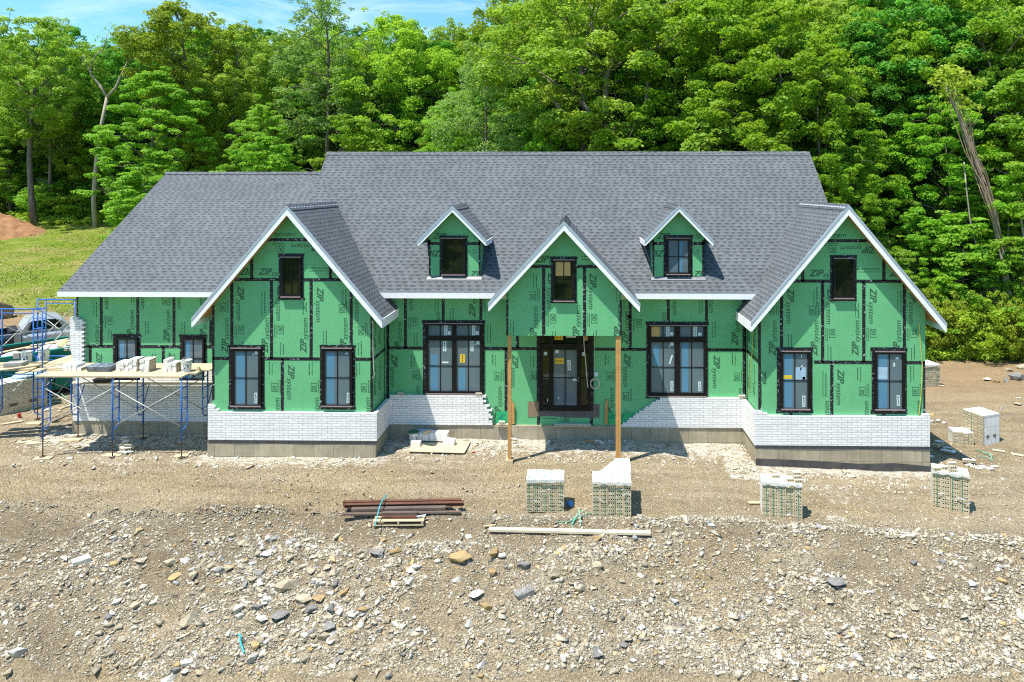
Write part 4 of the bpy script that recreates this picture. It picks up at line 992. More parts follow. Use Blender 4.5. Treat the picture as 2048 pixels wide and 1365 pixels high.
# ------------------------------------------------------------------ ground sheet
def axis(a, b, lo, hi, step, grow):
    v = list(np.arange(lo, hi + 1e-6, step)); s = step; x = hi
    while x < b: s *= grow; x += s; v.append(x)
    s = step; x = lo
    while x > a: s *= grow; x -= s; v.insert(0, x)
    return v
def ss(a, b, x): return sstep(a, b, x)
def cover(x, y):
    r = g = b = 0.0
    # lawn and forest floor on the rising land
    if x < 3: r = ss(40, 45, y + 2.5 * noise.noise((x * .15, y * .15, 5)))
    k = ss(6, 16, x)
    tre = 36.5 + 0.0 * x + 2.0 * noise.noise((x * .2, 3, 1))
    if x >= 3: r = ss(tre - 2.0, tre + 2.0, y)
    if y > 66 and x < -20: b = max(b, ss(68.3, 69.0, y) * ss(71.2, 70.6, y))          # strip of turned soil at the wood's edge
    if x > 8 and y > 26: b = max(b, 0.55 * ss(25, 31, y) * ss(40, 36, y))
    if y > 40 and x > -4: b = max(b, ss(44, 52, y) * .8)
    if x < -14 and 30 < y < 46: b = max(b, .55 * ss(31, 35, y) * ss(46, 41, y))
    if y < 17.5: b = max(b, .0)
    # lime and mortar spilt along the foot of the walls
    d = 9.0
    def wd(xa, xb, yf): return math.hypot(max(xa - x, 0, x - xb), max(yf - y, 0.0)) if y < yf + .3 else 9
    d = min(wd(-16.6, -11, 22.2), wd(-11.1, -6.1, 20.55) * 1.7 + .15, wd(-6, 5.4, 22.0), wd(5.5, 10.5, 20.55) * 1.6 + .15)
    g = 0.70 * ss(2.6, 0.1, d)
    if 4.4 < x < 6.2 and 19.6 < y < 22.3: g = max(g, .6)
    for (cx, cy, rr, v) in ((7.2, 18.9, 1.3, .42), (2.4, 19.6, 1.6, .32), (10.3, 19.7, 1.0, .42), (-13.5, 20.6, 2.2, .42), (-17.2, 22.6, 2.0, .38), (6.6, 17.4, .5, .6), (-4.2, 20.6, 1.8, .4), (11.5, 21.5, 1.2, .3), (-13.2, 19.6, .8, .4)):
        g = max(g, v * ss(rr, rr * .25, math.hypot(x - cx, y - cy)))
    if y < 6: r = ss(5, 1, y + noise.noise((x * .3, y * .3, 2)))
    return r, g, b
def rut(x, y):
    """tyre tracks along the pad"""
    h = 0.0
    for (yc, a, ph) in ((18.05, .25, .1), (17.45, .2, .4), (18.8, .35, -.5), (19.25, .3, .9)):
        c = yc + a * math.sin(x * .13 + ph) + (0.012 * (x + 8) ** 2 if x < -8 else 0)
        d = abs(y - c)
        if d < .42 and x < 2 + 3 * ph:
            w = ss(.42, .22, d) * ss(3, -3, x)
            h -= .05 * w; h += .034 * w * (1 if math.sin(x * 21 + (y - c) * 9 * (1 if y > c else -1)) > 0 else -1)
    return h
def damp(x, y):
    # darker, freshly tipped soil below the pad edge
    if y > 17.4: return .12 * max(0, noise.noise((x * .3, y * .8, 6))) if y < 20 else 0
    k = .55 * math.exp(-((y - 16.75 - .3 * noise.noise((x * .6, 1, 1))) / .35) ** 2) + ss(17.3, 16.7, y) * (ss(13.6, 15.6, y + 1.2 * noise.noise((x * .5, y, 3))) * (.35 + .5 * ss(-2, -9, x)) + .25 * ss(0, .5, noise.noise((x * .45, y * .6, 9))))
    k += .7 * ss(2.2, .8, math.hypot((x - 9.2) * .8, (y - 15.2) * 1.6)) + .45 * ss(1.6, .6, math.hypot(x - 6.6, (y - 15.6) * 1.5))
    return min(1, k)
gx = axis(-130, 130, -18.5, 17.5, .13, 1.13); gy = axis(-110, 190, 8.5, 24.0, .11, 1.09)
nx, ny = len(gx), len(gy)
vs = np.empty((ny, nx, 3)); cv = np.zeros((ny, nx, 4))
for j, y in enumerate(gy):
    for i, x in enumerate(gx):
        h = H(x, y)
        if y < 20 and y > 16: h += rut(x, y)
        if 12 < y < 26: h += .012 * noise.noise((x * 7, y * 7, 2.0))
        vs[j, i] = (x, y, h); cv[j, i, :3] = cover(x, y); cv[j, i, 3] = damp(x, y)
me = bpy.data.meshes.new('ground')
idx = np.arange(nx * ny).reshape(ny, nx)
q = np.stack([idx[:-1, :-1], idx[:-1, 1:], idx[1:, 1:], idx[1:, :-1]], -1).reshape(-1, 4)
me.vertices.add(nx * ny); me.vertices.foreach_set('co', vs.reshape(-1).astype(np.float32))
me.loops.add(q.size); me.loops.foreach_set('vertex_index', q.reshape(-1).astype(np.int32))
me.polygons.add(len(q)); me.polygons.foreach_set('loop_start', np.arange(0, q.size, 4, dtype=np.int32)); me.polygons.foreach_set('loop_total', np.full(len(q), 4, np.int32))
me.polygons.foreach_set('use_smooth', np.ones(len(q), bool)); me.update(calc_edges=True)
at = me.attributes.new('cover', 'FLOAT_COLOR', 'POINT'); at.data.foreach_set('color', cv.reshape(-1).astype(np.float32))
me.materials.append(MAT['earth'])
GO = bpy.data.objects.new('ground', me); COL.objects.link(GO); tag(GO, kind='structure')

# ------------------------------------------------------------------ stones
def hull(seed, n=12, flat=.65, ang=0.0):
    r = np.random.default_rng(seed); p = r.normal(size=(n, 3)); p /= np.linalg.norm(p, axis=1)[:, None]
    p *= r.uniform(.7, 1.12, (n, 1)); p *= np.array([1.0, r.uniform(.6, .9), flat])
    bm = bmesh.new(); vs_ = [bm.verts.new(q) for q in p]
    bmesh.ops.convex_hull(bm, input=vs_)
    for v in [v for v in bm.verts if not v.link_faces]: bm.verts.remove(v)
    bmesh.ops.recalc_face_normals(bm, faces=bm.faces)
    return bm
def hull_arrays(seed, n, flat):
    bm = hull(seed, n, flat); bm.verts.index_update()
    v = np.array([v.co[:] for v in bm.verts]); f = np.array([[x.index for x in t.verts] for t in bm.faces]); bm.free(); return v, f
GP = [hull_arrays(100 + k, 9, [.55, .7, .45, .8, .6, .35][k % 6]) for k in range(12)]

def scatter_stones(name, pos, size, tint, label, mat='gravel'):
    """pos (N,3), size (N,), tint (N,): one mesh of many small angular stones"""
    N = len(pos); sel = RNG.integers(0, len(GP), N); V = []; T = []; TI = []; off = 0
    for k, (pv, pf) in enumerate(GP):
        ix = np.where(sel == k)[0]; n = len(ix)
        if not n: continue
        a = RNG.uniform(0, 2 * np.pi, n); ca, sa = np.cos(a), np.sin(a)
        tx = RNG.normal(0, .35, n); ct, st = np.cos(tx), np.sin(tx)
        s = size[ix][:, None, None] * np.stack([RNG.uniform(.8, 1.25, n), RNG.uniform(.7, 1.1, n), RNG.uniform(.6, 1.0, n)], 1)[:, None, :]
        p = pv[None] * s
        x = p[..., 0]; y = p[..., 1] * ct[:, None] - p[..., 2] * st[:, None]; z = p[..., 1] * st[:, None] + p[..., 2] * ct[:, None]
        X = x * ca[:, None] - y * sa[:, None]; Y = x * sa[:, None] + y * ca[:, None]
        P_ = np.stack([X, Y, z], -1) + pos[ix][:, None, :]
        V.append(P_.reshape(-1, 3)); m = len(pv)
        T.append((pf[None] + (np.arange(n) * m)[:, None, None] + off).reshape(-1, 3)); TI.append(np.repeat(tint[ix], len(pf))); off += n * m
    V = np.concatenate(V); T = np.concatenate(T); TI = np.concatenate(TI)
    me = bpy.data.meshes.new(name); me.vertices.add(len(V)); me.vertices.foreach_set('co', V.astype(np.float32).ravel())
    me.loops.add(T.size); me.loops.foreach_set('vertex_index', T.astype(np.int32).ravel())
    me.polygons.add(len(T)); me.polygons.foreach_set('loop_start', np.arange(0, T.size, 3, dtype=np.int32)); me.polygons.foreach_set('loop_total', np.full(len(T), 3, np.int32))
    me.update(calc_edges=True)
    at = me.attributes.new('tint', 'FLOAT', 'FACE'); at.data.foreach_set('value', TI.astype(np.float32))
    me.materials.append(MAT[mat]); o = bpy.data.objects.new(name, me); COL.objects.link(o); tag(o, label, kind='stuff'); return o

def ground_pts(n, px0, px1, py0, py1, dens=None):
    out = []
    while len(out) < n:
        px, py = random.uniform(px0, px1), random.uniform(py0, py1)
        if dens and random.random() > dens(px, py): continue
        # cheap: intersect a local plane, then settle on the height field
        d = ray(px, py); t = 8.2 / max(.02, -d[2])
        for _ in range(5):
            h = H(d[0] * t, d[1] * t); t = (8.2 - h) / -d[2]
        out.append((d[0] * t, d[1] * t, H(d[0] * t, d[1] * t)))
    return np.array(out)
def slope_density(px, py):
    # the rubble is coarse right and centre, finer in the upper left corner
    n = .5 + .9 * noise.noise((px * .006, py * .011, 4.4)) + .5 * noise.noise((px * .02, py * .03, 1.4))
    n += .25 * sstep(1300, 2000, px) - .55 * sstep(520, 60, px) * sstep(1180, 1060, py)
    n *= sstep(1040 + 20 * math.sin(px * .01), 1085, py)
    return min(1, max(.05, n))
N1 = 26000
pts = ground_pts(N1, -60, 2110, 1035, 1385, slope_density)
sz = RNG.lognormal(-3.25, .5, N1); sz = np.clip(sz, .014, .16)
ti = np.clip(RNG.beta(2.3, 1.7, N1), 0, 1)
pts[:, 2] += sz * RNG.uniform(-.2, .2, N1)
scatter_stones('gravel', pts, sz, ti, 'mixed grey, tan and cream gravel strewn over the front slope')
N2 = 150000
pts = ground_pts(N2, -60, 2110, 1035, 1385, lambda a, b: .35 + .65 * slope_density(a, b))
sz = np.clip(RNG.lognormal(-3.95, .42, N2), .009, .06); ti = np.clip(RNG.beta(2.0, 3.2, N2), 0, 1); pts[:, 2] += sz * .05
scatter_stones('fine_gravel', pts, sz, ti, 'fine gravel and grit between the larger stones of the slope')
def pad_density(px, py):
    n = .32 + .9 * noise.noise((px * .008, py * .02, 8.1))
    n += .5 * sstep(1380, 1700, px) + .35 * sstep(960, 900, py) - .25 * sstep(700, 300, px) * sstep(930, 960, py)
    return min(1, max(.03, n))
N3 = 8000
pts = ground_pts(N3, -40, 2100, 868, 1050, pad_density)
keep = ~(((pts[:, 0] > -11.2) & (pts[:, 0] < -6.0) & (pts[:, 1] > 20.45)) | ((pts[:, 0] > 5.4) & (pts[:, 0] < 10.6) & (pts[:, 1] > 20.4)) | (pts[:, 1] > 21.95))
pts = pts[keep]; n = len(pts); sz = np.clip(RNG.lognormal(-3.85, .45, n), .01, .085); ti = np.clip(RNG.beta(3.2, 1.7, n), 0, 1) * .86
pts[:, 2] += sz * .1
scatter_stones('loose_stones', pts, sz, ti, 'loose pale stone chips trodden into the dirt pad')
# crushed white mortar and chips along the walls
pp = []
for (xa, xb, ya, yb, k) in ((-16.8, -11.2, 19.6, 22.0, 1500), (-11.1, -6.0, 19.7, 20.5, 800), (-6.0, 5.3, 20.3, 21.9, 2300), (5.0, 10.8, 19.0, 20.4, 1300), (9.8, 12.5, 19.0, 23, 420), (4.2, 5.6, 19.4, 21.9, 500), (-20, -16.9, 21, 26, 700)):
    for _ in range(k):
        x = random.uniform(xa, xb); y = yb - (yb - ya) * random.random() ** 1.5
        if noise.noise((x * 1.3, y * 1.3, 6)) > -.12: pp.append((x, y, H(x, y)))
pts = np.array(pp); n = len(pts); sz = np.clip(RNG.lognormal(-3.45, .5, n), .012, .13); pts[:, 2] += sz * .12
scatter_stones('mortar_rubble', pts, sz, np.clip(RNG.normal(.74, .11, n), .2, .86), 'white mortar crumbs and broken brick chips along the foundation')

# countable rocks
RP = {}
def rock_proto(k, mat):
    key = (k, mat)
    if key not in RP:
        bm = hull(40 + k, [11, 14, 12, 16, 10, 13][k % 6], [.6, .75, .42, .8, .32, .6][k % 6])
        bmesh.ops.subdivide_edges(bm, edges=bm.edges[:], cuts=2, use_grid_fill=True)
        for v in bm.verts:
            c = v.co; n = noise.noise(c * 2.0 + Vector((k, 0, 0))) * .07 + noise.noise(c * 6.5 + Vector((0, k, 0))) * .06
            v.co = c * (1 + n)
        me = bpy.data.meshes.new('rock'); bm.to_mesh(me); bm.free(); me.materials.append(MAT[mat]); RP[key] = me
    return RP[key]
def rock(px, py, wpx, mat, label, k=0, group=None, rz=0.0, tilt=0.0, stretch=(1, 1, 1), sink=.38, name='rock'):
    p = G(px, py + wpx * .18); D = p.y; w = wpx * D / F / 2
    o = bpy.data.objects.new(name, rock_proto(k, mat)); COL.objects.link(o)
    o.scale = (w * stretch[0], w * stretch[1], w * stretch[2]); o.rotation_euler = (tilt, random.uniform(-.15, .15), rz)
    o.location = (p.x, p.y, p.z + w * stretch[2] * (.6 - sink) * .8)
    return tag(o, label, 'rock', group)
NR = [
 (578, 1162, 60, 'rock_tan', 'large flat-topped tan boulder in the middle of the slope left of the steel beams', 3, .3),
 (379, 1232, 58, 'rock_tan', 'long speckled cream rock lying diagonally on the left slope', 0, .9),
 (166, 1116, 44, 'rock_white', 'chalky white rock alone in the bare dirt at upper left of the slope', 5, .2),
 (506, 1312, 30, 'rock_white', 'pale rock just below the orange stone and teal strap', 1, 1.2),
 (512, 1286, 32, 'rock_ochre', 'rusty orange angular rock beside the teal strap scrap', 2, 2.2),
 (560, 1226, 46, 'rock_grey', 'banded grey slab rock at the foot of the large tan boulder', 4, .4),
 (626, 1213, 40, 'rock_grey', 'upended grey slate-like rock among tan ones', 2, 1.0),
 (660, 1247, 38, 'rock_grey', 'dark grey striated slab standing apart on the slope', 4, 1.4),
 (604, 1194, 42, 'rock_tan', 'tan wedge rock behind the slate-like grey one', 2, .1),
 (636, 1192, 36, 'rock_ochre', 'brown-topped rock at the edge of the grey slab cluster', 4, 2.6),
 (35, 1300, 38, 'rock_white', 'rounded white rock near the lower left edge', 1, .3),
 (18, 1340, 30, 'rock_tan', 'cream angular rock in the lower left corner', 3, 1.5),
 (338, 1355, 40, 'rock_white', 'white block at the very bottom left of the slope', 0, .6),
 (376, 1322, 32, 'rock_white', 'bright white oval stone above two smaller pale ones', 5, .2),
 (352, 1338, 24, 'rock_grey', 'grey pebble-shaped rock wedged between white stones', 1, .5),
 (372, 1340, 24, 'rock_white', 'flat white stone under the bright oval one', 4, .7),
 (521, 1235, 30, 'rock_white', 'white triangular rock left of the banded grey slab', 2, .0),
 (344, 1120, 32, 'rock_tan', 'tan rock at the upper end of the left rubble fan', 3, .5),
 (371, 1118, 28, 'rock_white', 'pale grey rock touching the tan one in the left rubble fan', 0, .1),
 (550, 1073, 24, 'rock_grey', 'small dark slab just below the pad edge', 4, .7),
 (253, 1111, 28, 'rock_tan', 'flat tan rock topping the left rubble fan', 2, .3),
 (281, 1117, 32, 'rock_tan', 'slanting buff rock in the left rubble fan', 4, 2.8),
 (230, 1126, 22, 'rock_ochre', 'rounded yellowish rock at the lower edge of the left rubble fan', 5, .0),
 (480, 1230, 26, 'rock_white', 'round white rock between the long cream rock and the grey slabs', 1, .3),
 (916, 1110, 56, 'rock_ochre', 'big golden-tan angular rock below the steel beam pallet', 2, .1),
 (988, 1099, 40, 'rock_ochre', 'tall golden rock standing under the long pale board', 3, 1.2),
 (1051, 1180, 50, 'rock_grey', 'rough grey oval boulder in the centre of the slope', 5, .1),
 (952, 1185, 40, 'rock_white', 'white flaky slab sunk in the slope', 4, .2),
 (938, 1243, 32, 'rock_white', 'bluish white lump casting a dark shadow in mid slope', 0, 1.0),
 (914, 1157, 26, 'rock_white', 'pinkish white block below the golden-tan rock', 0, .4),
 (753, 1100, 40, 'rock_grey', 'dark flat slab lying below the left end of the pallet', 4, 2.8),
 (1162, 1172, 32, 'rock_tan', 'cream broken rock right of the grey oval boulder', 3, .4),
 (1196, 1301, 36, 'rock_grey', 'smooth pale grey stone half buried in the lower middle slope', 4, 1.2),
 (972, 1210, 30, 'rock_ochre', 'orange-tan rock under the white flaky slab', 1, .0),
 (986, 1140, 30, 'rock_ochre', 'small golden rock under the tall golden one', 2, 1.9),
 (1672, 1160, 50, 'rock_grey', 'dark flat slab alone on the right slope', 4, -.2),
 (1215, 983, 14, 'rock_white', 'small white stone between the two brick cubes', 1, .0),
 (1490, 962, 30, 'rock_tan', 'tan stone on the pad edge right of the long pale board', 5, .3),
 (820, 1160, 26, 'rock_white', 'white rock on the left middle slope below the pallet', 5, .9),
 (1256, 1058, 28, 'rock_tan', 'cream stone behind the right end of the long pale board', 0, .3),
 (1185, 897, 30, 'rock_tan', 'flat tan rock in the shade of the porch gable', 4, .2),
]
for i, (px, py, w, m, lb, k, rz) in enumerate(NR):
    if py < 1000: continue
    rock(px, py, w, m, lb, k, None, rz, 0, (1, .85, .85))
rr = random.Random(5)
GRP = {'rock_tan': ('tan rock lying loose in the rubble of the front slope', 'tan rocks of the slope'), 'rock_grey': ('grey rock lying loose in the rubble of the front slope', 'grey rocks of the slope'),
       'rock_white': ('chalk-white rock lying loose in the rubble of the front slope', 'white rocks of the slope'), 'rock_ochre': ('ochre rock lying loose in the rubble of the front slope', 'ochre rocks of the slope')}
n = 0
while n < 235:
    px, py = rr.uniform(0, 2048), rr.uniform(1060, 1360)
    if rr.random() < .45:
        u_ = rr.random(); px, py = 350 + u_ * 420 + rr.gauss(0, 95), 1105 + u_ * 150 + rr.gauss(0, 45)
        if not (1062 < py < 1360 and 0 < px < 2048): continue
    if rr.random() > slope_density(px, py) * (1.15 if px < 1350 else .55): continue
    if any(abs(px - q[0]) < q[2] * .7 and abs(py - q[1]) < q[2] * .5 for q in NR): continue
    m = rr.choice(['rock_tan'] * 4 + ['rock_grey'] * 3 + ['rock_white'] * 3 + ['rock_ochre'])
    w = rr.choice([14, 15, 17, 19, 21, 24, 28, 32]) * (1 if px < 1300 else .75)
    rock(px, py, w, m, GRP[m][0], rr.randrange(6), GRP[m][1], rr.uniform(0, 3.1), rr.uniform(-.3, .3), (1, rr.uniform(.7, 1), rr.uniform(.6, 1.0)))
    n += 1
# boulder heap at the right edge and a big brown boulder on the lawn
for (px, py, w, m, lb, k, rz) in [(2036, 750, 46, 'rock_grey', 'big pale grey boulder of the heap at the right edge by the weeds', 3, .2), (2012, 757, 30, 'rock_grey', 'striped grey boulder in the heap at the right edge', 0, 1.0), (1993, 762, 18, 'rock_ochre', 'brown stone at the left end of the boulder heap by the weeds', 1, .3), (2018, 738, 22, 'rock_tan', 'tan slab leaning on the boulder heap by the weeds', 2, .5), (2046, 733, 30, 'rock_tan', 'cream boulder crowning the heap at the right edge', 5, .0), (1975, 757, 20, 'rock_white', 'flat pale rock lying left of the boulder heap', 4, .0), (2036, 806, 22, 'rock_tan', 'brown-edged slab on the bare bank below the boulder heap', 4, .1), (2038, 796, 14, 'rock_white', 'white stone on the bare bank below the boulder heap', 1, .4), (2004, 816, 12, 'rock_grey', 'grey stone alone on the bare bank', 0, .1),
                                     (1866, 828, 18, 'rock_ochre', 'yellowish rubble lump beside the right corner of the brick veneer', 0, .1), (1876, 840, 20, 'rock_white', 'white mortar lump beside the right corner of the brick veneer', 3, .6), (1862, 842, 18, 'rock_white', 'pale mortar lump against the right corner of the foundation', 1, .2), (1889, 845, 14, 'rock_white', 'small mortar lump right of the veneer corner', 2, .9)]:
    rock(px, py, w, m, lb, k, None, rz, 0, (1, .9, .9))
p = G(4, 648); o = rock(0, 626, 62, 'rock_brown', 'big brown boulder on the lawn at the left edge', 3, None, .4, 0, (1, .9, 1.25), sink=.05, name='boulder'); o['category'] = 'boulder'
# ------------------------------------------------------------------ trees
def leaf_quads(cen, nrm, size, rng, asp=1.7):
    """diamond leaves at centres with roughly given normals"""
    n = len(cen); d = rng.normal(size=(n, 3)); d -= (d * nrm).sum(1)[:, None] * nrm; d /= np.linalg.norm(d, axis=1)[:, None] + 1e-9
    e = np.cross(nrm, d); L = size[:, None]
    a = cen + d * L * .5; c = cen - d * L * .5; b = cen + e * L * .5 / asp * 1.3 + d * L * .08; f = cen - e * L * .5 / asp * 1.3 + d * L * .08
    return np.stack([a, b, c, f], 1).reshape(-1, 3)

def clump_leaves(centres, radii, per, flat, size, rng, tintbase, up=.55):
    C = []; Nn = []; S = []; T = []
    for (c, r, tb) in zip(centres, radii, tintbase):
        n = max(8, int(per * r * r)); u = rng.normal(size=(n, 3)); u /= np.linalg.norm(u, axis=1)[:, None]
        u[:, 2] = np.where(rng.random(n) < .62, np.abs(u[:, 2]), u[:, 2])
        rad = r * rng.uniform(.45, 1.05, n) ** .7
        p = u * rad[:, None] * np.array([1, 1, flat]) * rng.uniform(.85, 1.2, 3)
        nn = u * .7 + np.array([-.12, -.28, up * .75]) + rng.normal(0, .55, (n, 3)); nn /= np.linalg.norm(nn, axis=1)[:, None]
        C.append(c + p); Nn.append(nn); S.append(rng.uniform(.7, 1.25, n) * size); T.append(np.clip(tb + rng.normal(0, .2, n), 0, 1))
    C = np.concatenate(C); Nn = np.concatenate(Nn); S = np.concatenate(S); T = np.concatenate(T)
    return leaf_quads(C, Nn, S, rng), T

def limb_path(p0, p1, rng, bend=.12, n=5, droop=0.0):
    p0, p1 = np.array(p0, float), np.array(p1, float); L = np.linalg.norm(p1 - p0); o = rng.normal(0, bend * L * .5, 3); o2 = rng.normal(0, bend * L * .3, 3); out = []
    for k in range(n):
        t = k / (n - 1); q = p0 + (p1 - p0) * t + o * math.sin(math.pi * t) + o2 * math.sin(2 * math.pi * t) + np.array([0, 0, .12 * L * math.sin(math.pi * t) - droop * L * t * t]); out.append(q)
    return out

def tree_proto(name, seed, Ht, Rc, base, leafmat, nclump=190, cr=(.55, 1.05), per=150, flat=.62, lsize=.27, limbs=13, tr=.24, shape='round', barkm='bark', lean=0.0, fork=None, gaps=.35, label='tree in the wood'):
    """a tree standing at the origin: trunk part (trunk, limbs, twigs) and crown part (leaf clumps on the limb ends)"""
    rng = np.random.default_rng(seed)
    root = empty('tree'); tag(root, label, 'tree')
    wood = MB(); cz0 = base * Ht; ch = Ht - cz0
    top = np.array([lean * Ht + rng.normal(0, .3), rng.normal(0, .3), Ht * .86])
    trunk = limb_path((0, 0, -.4), top, rng, .035, 8); rr_ = [tr * (1.25 if k == 0 else 1.0) * (1 - .82 * k / 7) for k in range(8)]
    wood.tube(trunk, rr_, 8)
    def on_trunk(t):
        f = t * 7; i = min(6, int(f)); return trunk[i] + (trunk[i + 1] - trunk[i]) * (f - i)
    cen = []; rad = []
    def prof(h):           # crown radius at relative height 0..1
        if shape == 'round': return math.sqrt(max(0, 1 - (1.9 * (h - .47)) ** 2)) * (1 if h > .25 else .55 + h * 1.8)
        if shape == 'tall': return (math.sin(math.pi * min(1, .12 + h * .86)) ** .7)
        if shape == 'cone': return (1 - h) ** .75 * .95 + .12
        if shape == 'vase': return .35 + .75 * h if h < .72 else max(.1, (1 - h) / .28 * .9)
        return 1
    for k in range(limbs):
        h = (k + .5) / limbs; a = k * 2.4 + rng.uniform(-.5, .5); R = Rc * prof(h) * rng.uniform(.7, 1.05)
        z1 = cz0 + ch * h; t0 = max(.08, min(.95, (z1 - R * (.75 if shape != 'cone' else .15)) / (Ht * .86)))
        p0 = on_trunk(t0); p1 = np.array([top[0] * z1 / Ht + R * math.cos(a), R * math.sin(a), z1 + ch * .04])
        lp = limb_path(p0, p1, rng, .13, 6); r0 = tr * .42 * (1 - .6 * h)
        wood.tube(lp, [r0 * (1 - .16 * i) for i in range(6)], 5)
        for j in range(3):
            q0 = lp[2 + j]; q1 = q0 + rng.normal(0, 1, 3) * np.array([.24, .24, .16]) * Rc + np.array([0, 0, .1 * Rc]); wood.tube(limb_path(q0, q1, rng, .15, 4), [r0 * .4, r0 * .3, r0 * .2, .012], 4)
            cen.append(q1)
        cen.append(lp[-1])
    cen = cen[:]
    off = rng.uniform(-50, 50, 3)
    while len(cen) < nclump:
        h = rng.uniform(0, 1); a = rng.uniform(0, 2 * math.pi); R = Rc * prof(h) * (rng.random() ** .38)
        p = np.array([top[0] * h + R * math.cos(a), R * math.sin(a), cz0 + ch * h])
        R_out = R / (Rc * prof(h) + .01)
        nn = noise.noise(Vector((p * .42 + off).tolist()))
        if nn < gaps - .55 + .15 * R_out: continue
        p += np.array([math.cos(a), math.sin(a), .5]) * nn * Rc * .22
        cen.append(p)
    cen = np.array(cen[:nclump]); rad = rng.uniform(cr[0], cr[1], len(cen)); rad *= np.where(cen[:, 2] > Ht * .9, .75, 1)
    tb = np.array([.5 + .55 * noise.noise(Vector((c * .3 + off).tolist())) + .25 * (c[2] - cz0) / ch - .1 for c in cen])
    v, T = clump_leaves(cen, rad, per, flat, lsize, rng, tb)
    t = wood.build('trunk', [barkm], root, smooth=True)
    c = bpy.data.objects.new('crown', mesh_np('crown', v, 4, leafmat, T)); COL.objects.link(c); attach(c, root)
    return root

PROT = {
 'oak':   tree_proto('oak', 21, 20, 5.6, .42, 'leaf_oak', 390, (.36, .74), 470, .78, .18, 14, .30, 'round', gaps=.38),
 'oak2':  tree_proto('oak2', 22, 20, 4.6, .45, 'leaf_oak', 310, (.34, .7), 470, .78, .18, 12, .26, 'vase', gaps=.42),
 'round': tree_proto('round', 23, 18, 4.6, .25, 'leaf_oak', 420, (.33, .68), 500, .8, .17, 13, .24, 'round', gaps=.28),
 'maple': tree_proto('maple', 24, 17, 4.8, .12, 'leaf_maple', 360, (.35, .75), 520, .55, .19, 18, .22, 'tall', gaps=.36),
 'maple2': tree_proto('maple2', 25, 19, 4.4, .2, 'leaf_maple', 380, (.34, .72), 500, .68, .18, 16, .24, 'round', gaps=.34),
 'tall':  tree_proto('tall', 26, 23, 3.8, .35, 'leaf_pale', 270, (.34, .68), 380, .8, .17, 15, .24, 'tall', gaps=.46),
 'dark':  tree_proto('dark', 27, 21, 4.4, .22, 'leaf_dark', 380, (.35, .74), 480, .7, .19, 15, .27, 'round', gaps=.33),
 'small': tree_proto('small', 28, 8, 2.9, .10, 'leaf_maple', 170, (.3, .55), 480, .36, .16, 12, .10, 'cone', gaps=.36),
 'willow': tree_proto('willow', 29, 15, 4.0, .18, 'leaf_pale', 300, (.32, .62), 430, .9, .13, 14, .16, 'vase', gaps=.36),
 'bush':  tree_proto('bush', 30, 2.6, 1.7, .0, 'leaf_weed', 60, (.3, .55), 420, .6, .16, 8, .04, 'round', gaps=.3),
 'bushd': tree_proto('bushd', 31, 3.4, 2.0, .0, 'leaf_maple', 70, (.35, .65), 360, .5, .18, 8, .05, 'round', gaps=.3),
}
PH = {'oak': 20, 'oak2': 20, 'round': 18, 'maple': 17, 'maple2': 19, 'tall': 23, 'dark': 21, 'small': 8, 'willow': 15, 'bush': 2.6, 'bushd': 3.4}
used = set()
TREE_GROUP = 'trees of the wood behind the house'
def tree(kind, px, Y, pytop, label, group=TREE_GROUP, rz=None, wide=1.0, name=None, sink=0.0):
    """stand a tree so that its axis is at photo column px at distance Y, its top where the photo has it"""
    d = ray(px, VPY); x = d[0] / d[1] * Y; z0 = H(x, Y) - sink
    h = WZ(pytop, Y, px) - z0 if pytop is not None else PH[kind]
    s = h / PH[kind]; sw = (s * .55 + .45) * wide if s > 1 else s * wide
    if kind not in used: used.add(kind); o = PROT[kind]; o['label'] = label; o['group'] = group; o.location = (x, Y, z0); o.scale = (sw, sw, s); o.rotation_euler = (0, 0, rz if rz is not None else 0)
    else: o = copy_tree(PROT[kind], None, (x, Y, z0), rz if rz is not None else random.uniform(0, 6.28), (sw, sw, s), label, group)
    if kind.startswith('bush'): o.name = 'bush'; o['category'] = 'bush'
    return o
random.seed(12)
# the trees one can tell apart, front of the wood
tree('oak', 70, 70, 40, 'broad oak with a grey trunk at the left edge of the wood, above the lawn', wide=1.05, rz=.4)
tree('tall', 98, 74, 95, 'thin straight trunk tree just right of the leaning oak')
tree('maple', 20, 76, 190, 'bright low maple half hidden behind the leaning oak')
tree('maple', 305, 62, 150, 'bright layered maple with low boughs beside the left roof edge', wide=1.15, rz=1.0)
tree('oak2', 352, 68, 12, 'tall olive oak with a bare lower trunk rising left of the roof ridge', wide=1.25, rz=2.2)
tree('small', 300, 56, 330, 'low bright sapling reaching over the left end of the wing roof', wide=1.3)
tree('small', 170, 73, 395, 'small sapling standing in the weeds at the wood edge')
tree('dark', 250, 78, 70, 'dark tree behind the forked bare snag', wide=1.1)
tree('dark', 130, 82, 60, 'deep green tree filling the shade between oak and snag')
tree('round', 470, 70, 55, 'yellow-green round tree left of the tall pale poplar')
tree('maple2', 520, 60, 215, 'mid-height bright maple above the wing ridge')
tree('tall', 655, 66, -22, 'tall pale airy tree breaking the skyline near the middle', wide=1.25, rz=.8)
tree('round', 800, 66, 42, 'dense dome-shaped tree topping the skyline right of the tall pale tree', wide=1.25)
tree('round', 900, 72, 55, 'olive dome-shaped tree behind the willow-like one')
tree('maple2', 895, 54, 205, 'vivid green maple above the middle of the main ridge', wide=.95)
tree('willow', 975, 50, 95, 'pale willow-like tree with several thin stems above the main ridge', wide=1.05)
tree('oak', 1060, 64, -10, 'tall oak behind the willow-like tree', rz=2.0)
tree('oak', 1200, 49, -60, 'large spreading oak with heavy limbs above the middle right of the ridge', wide=1.4, rz=1.1)
tree('oak2', 1290, 55, -40, 'tall olive tree right of the large spreading oak', wide=1.25)
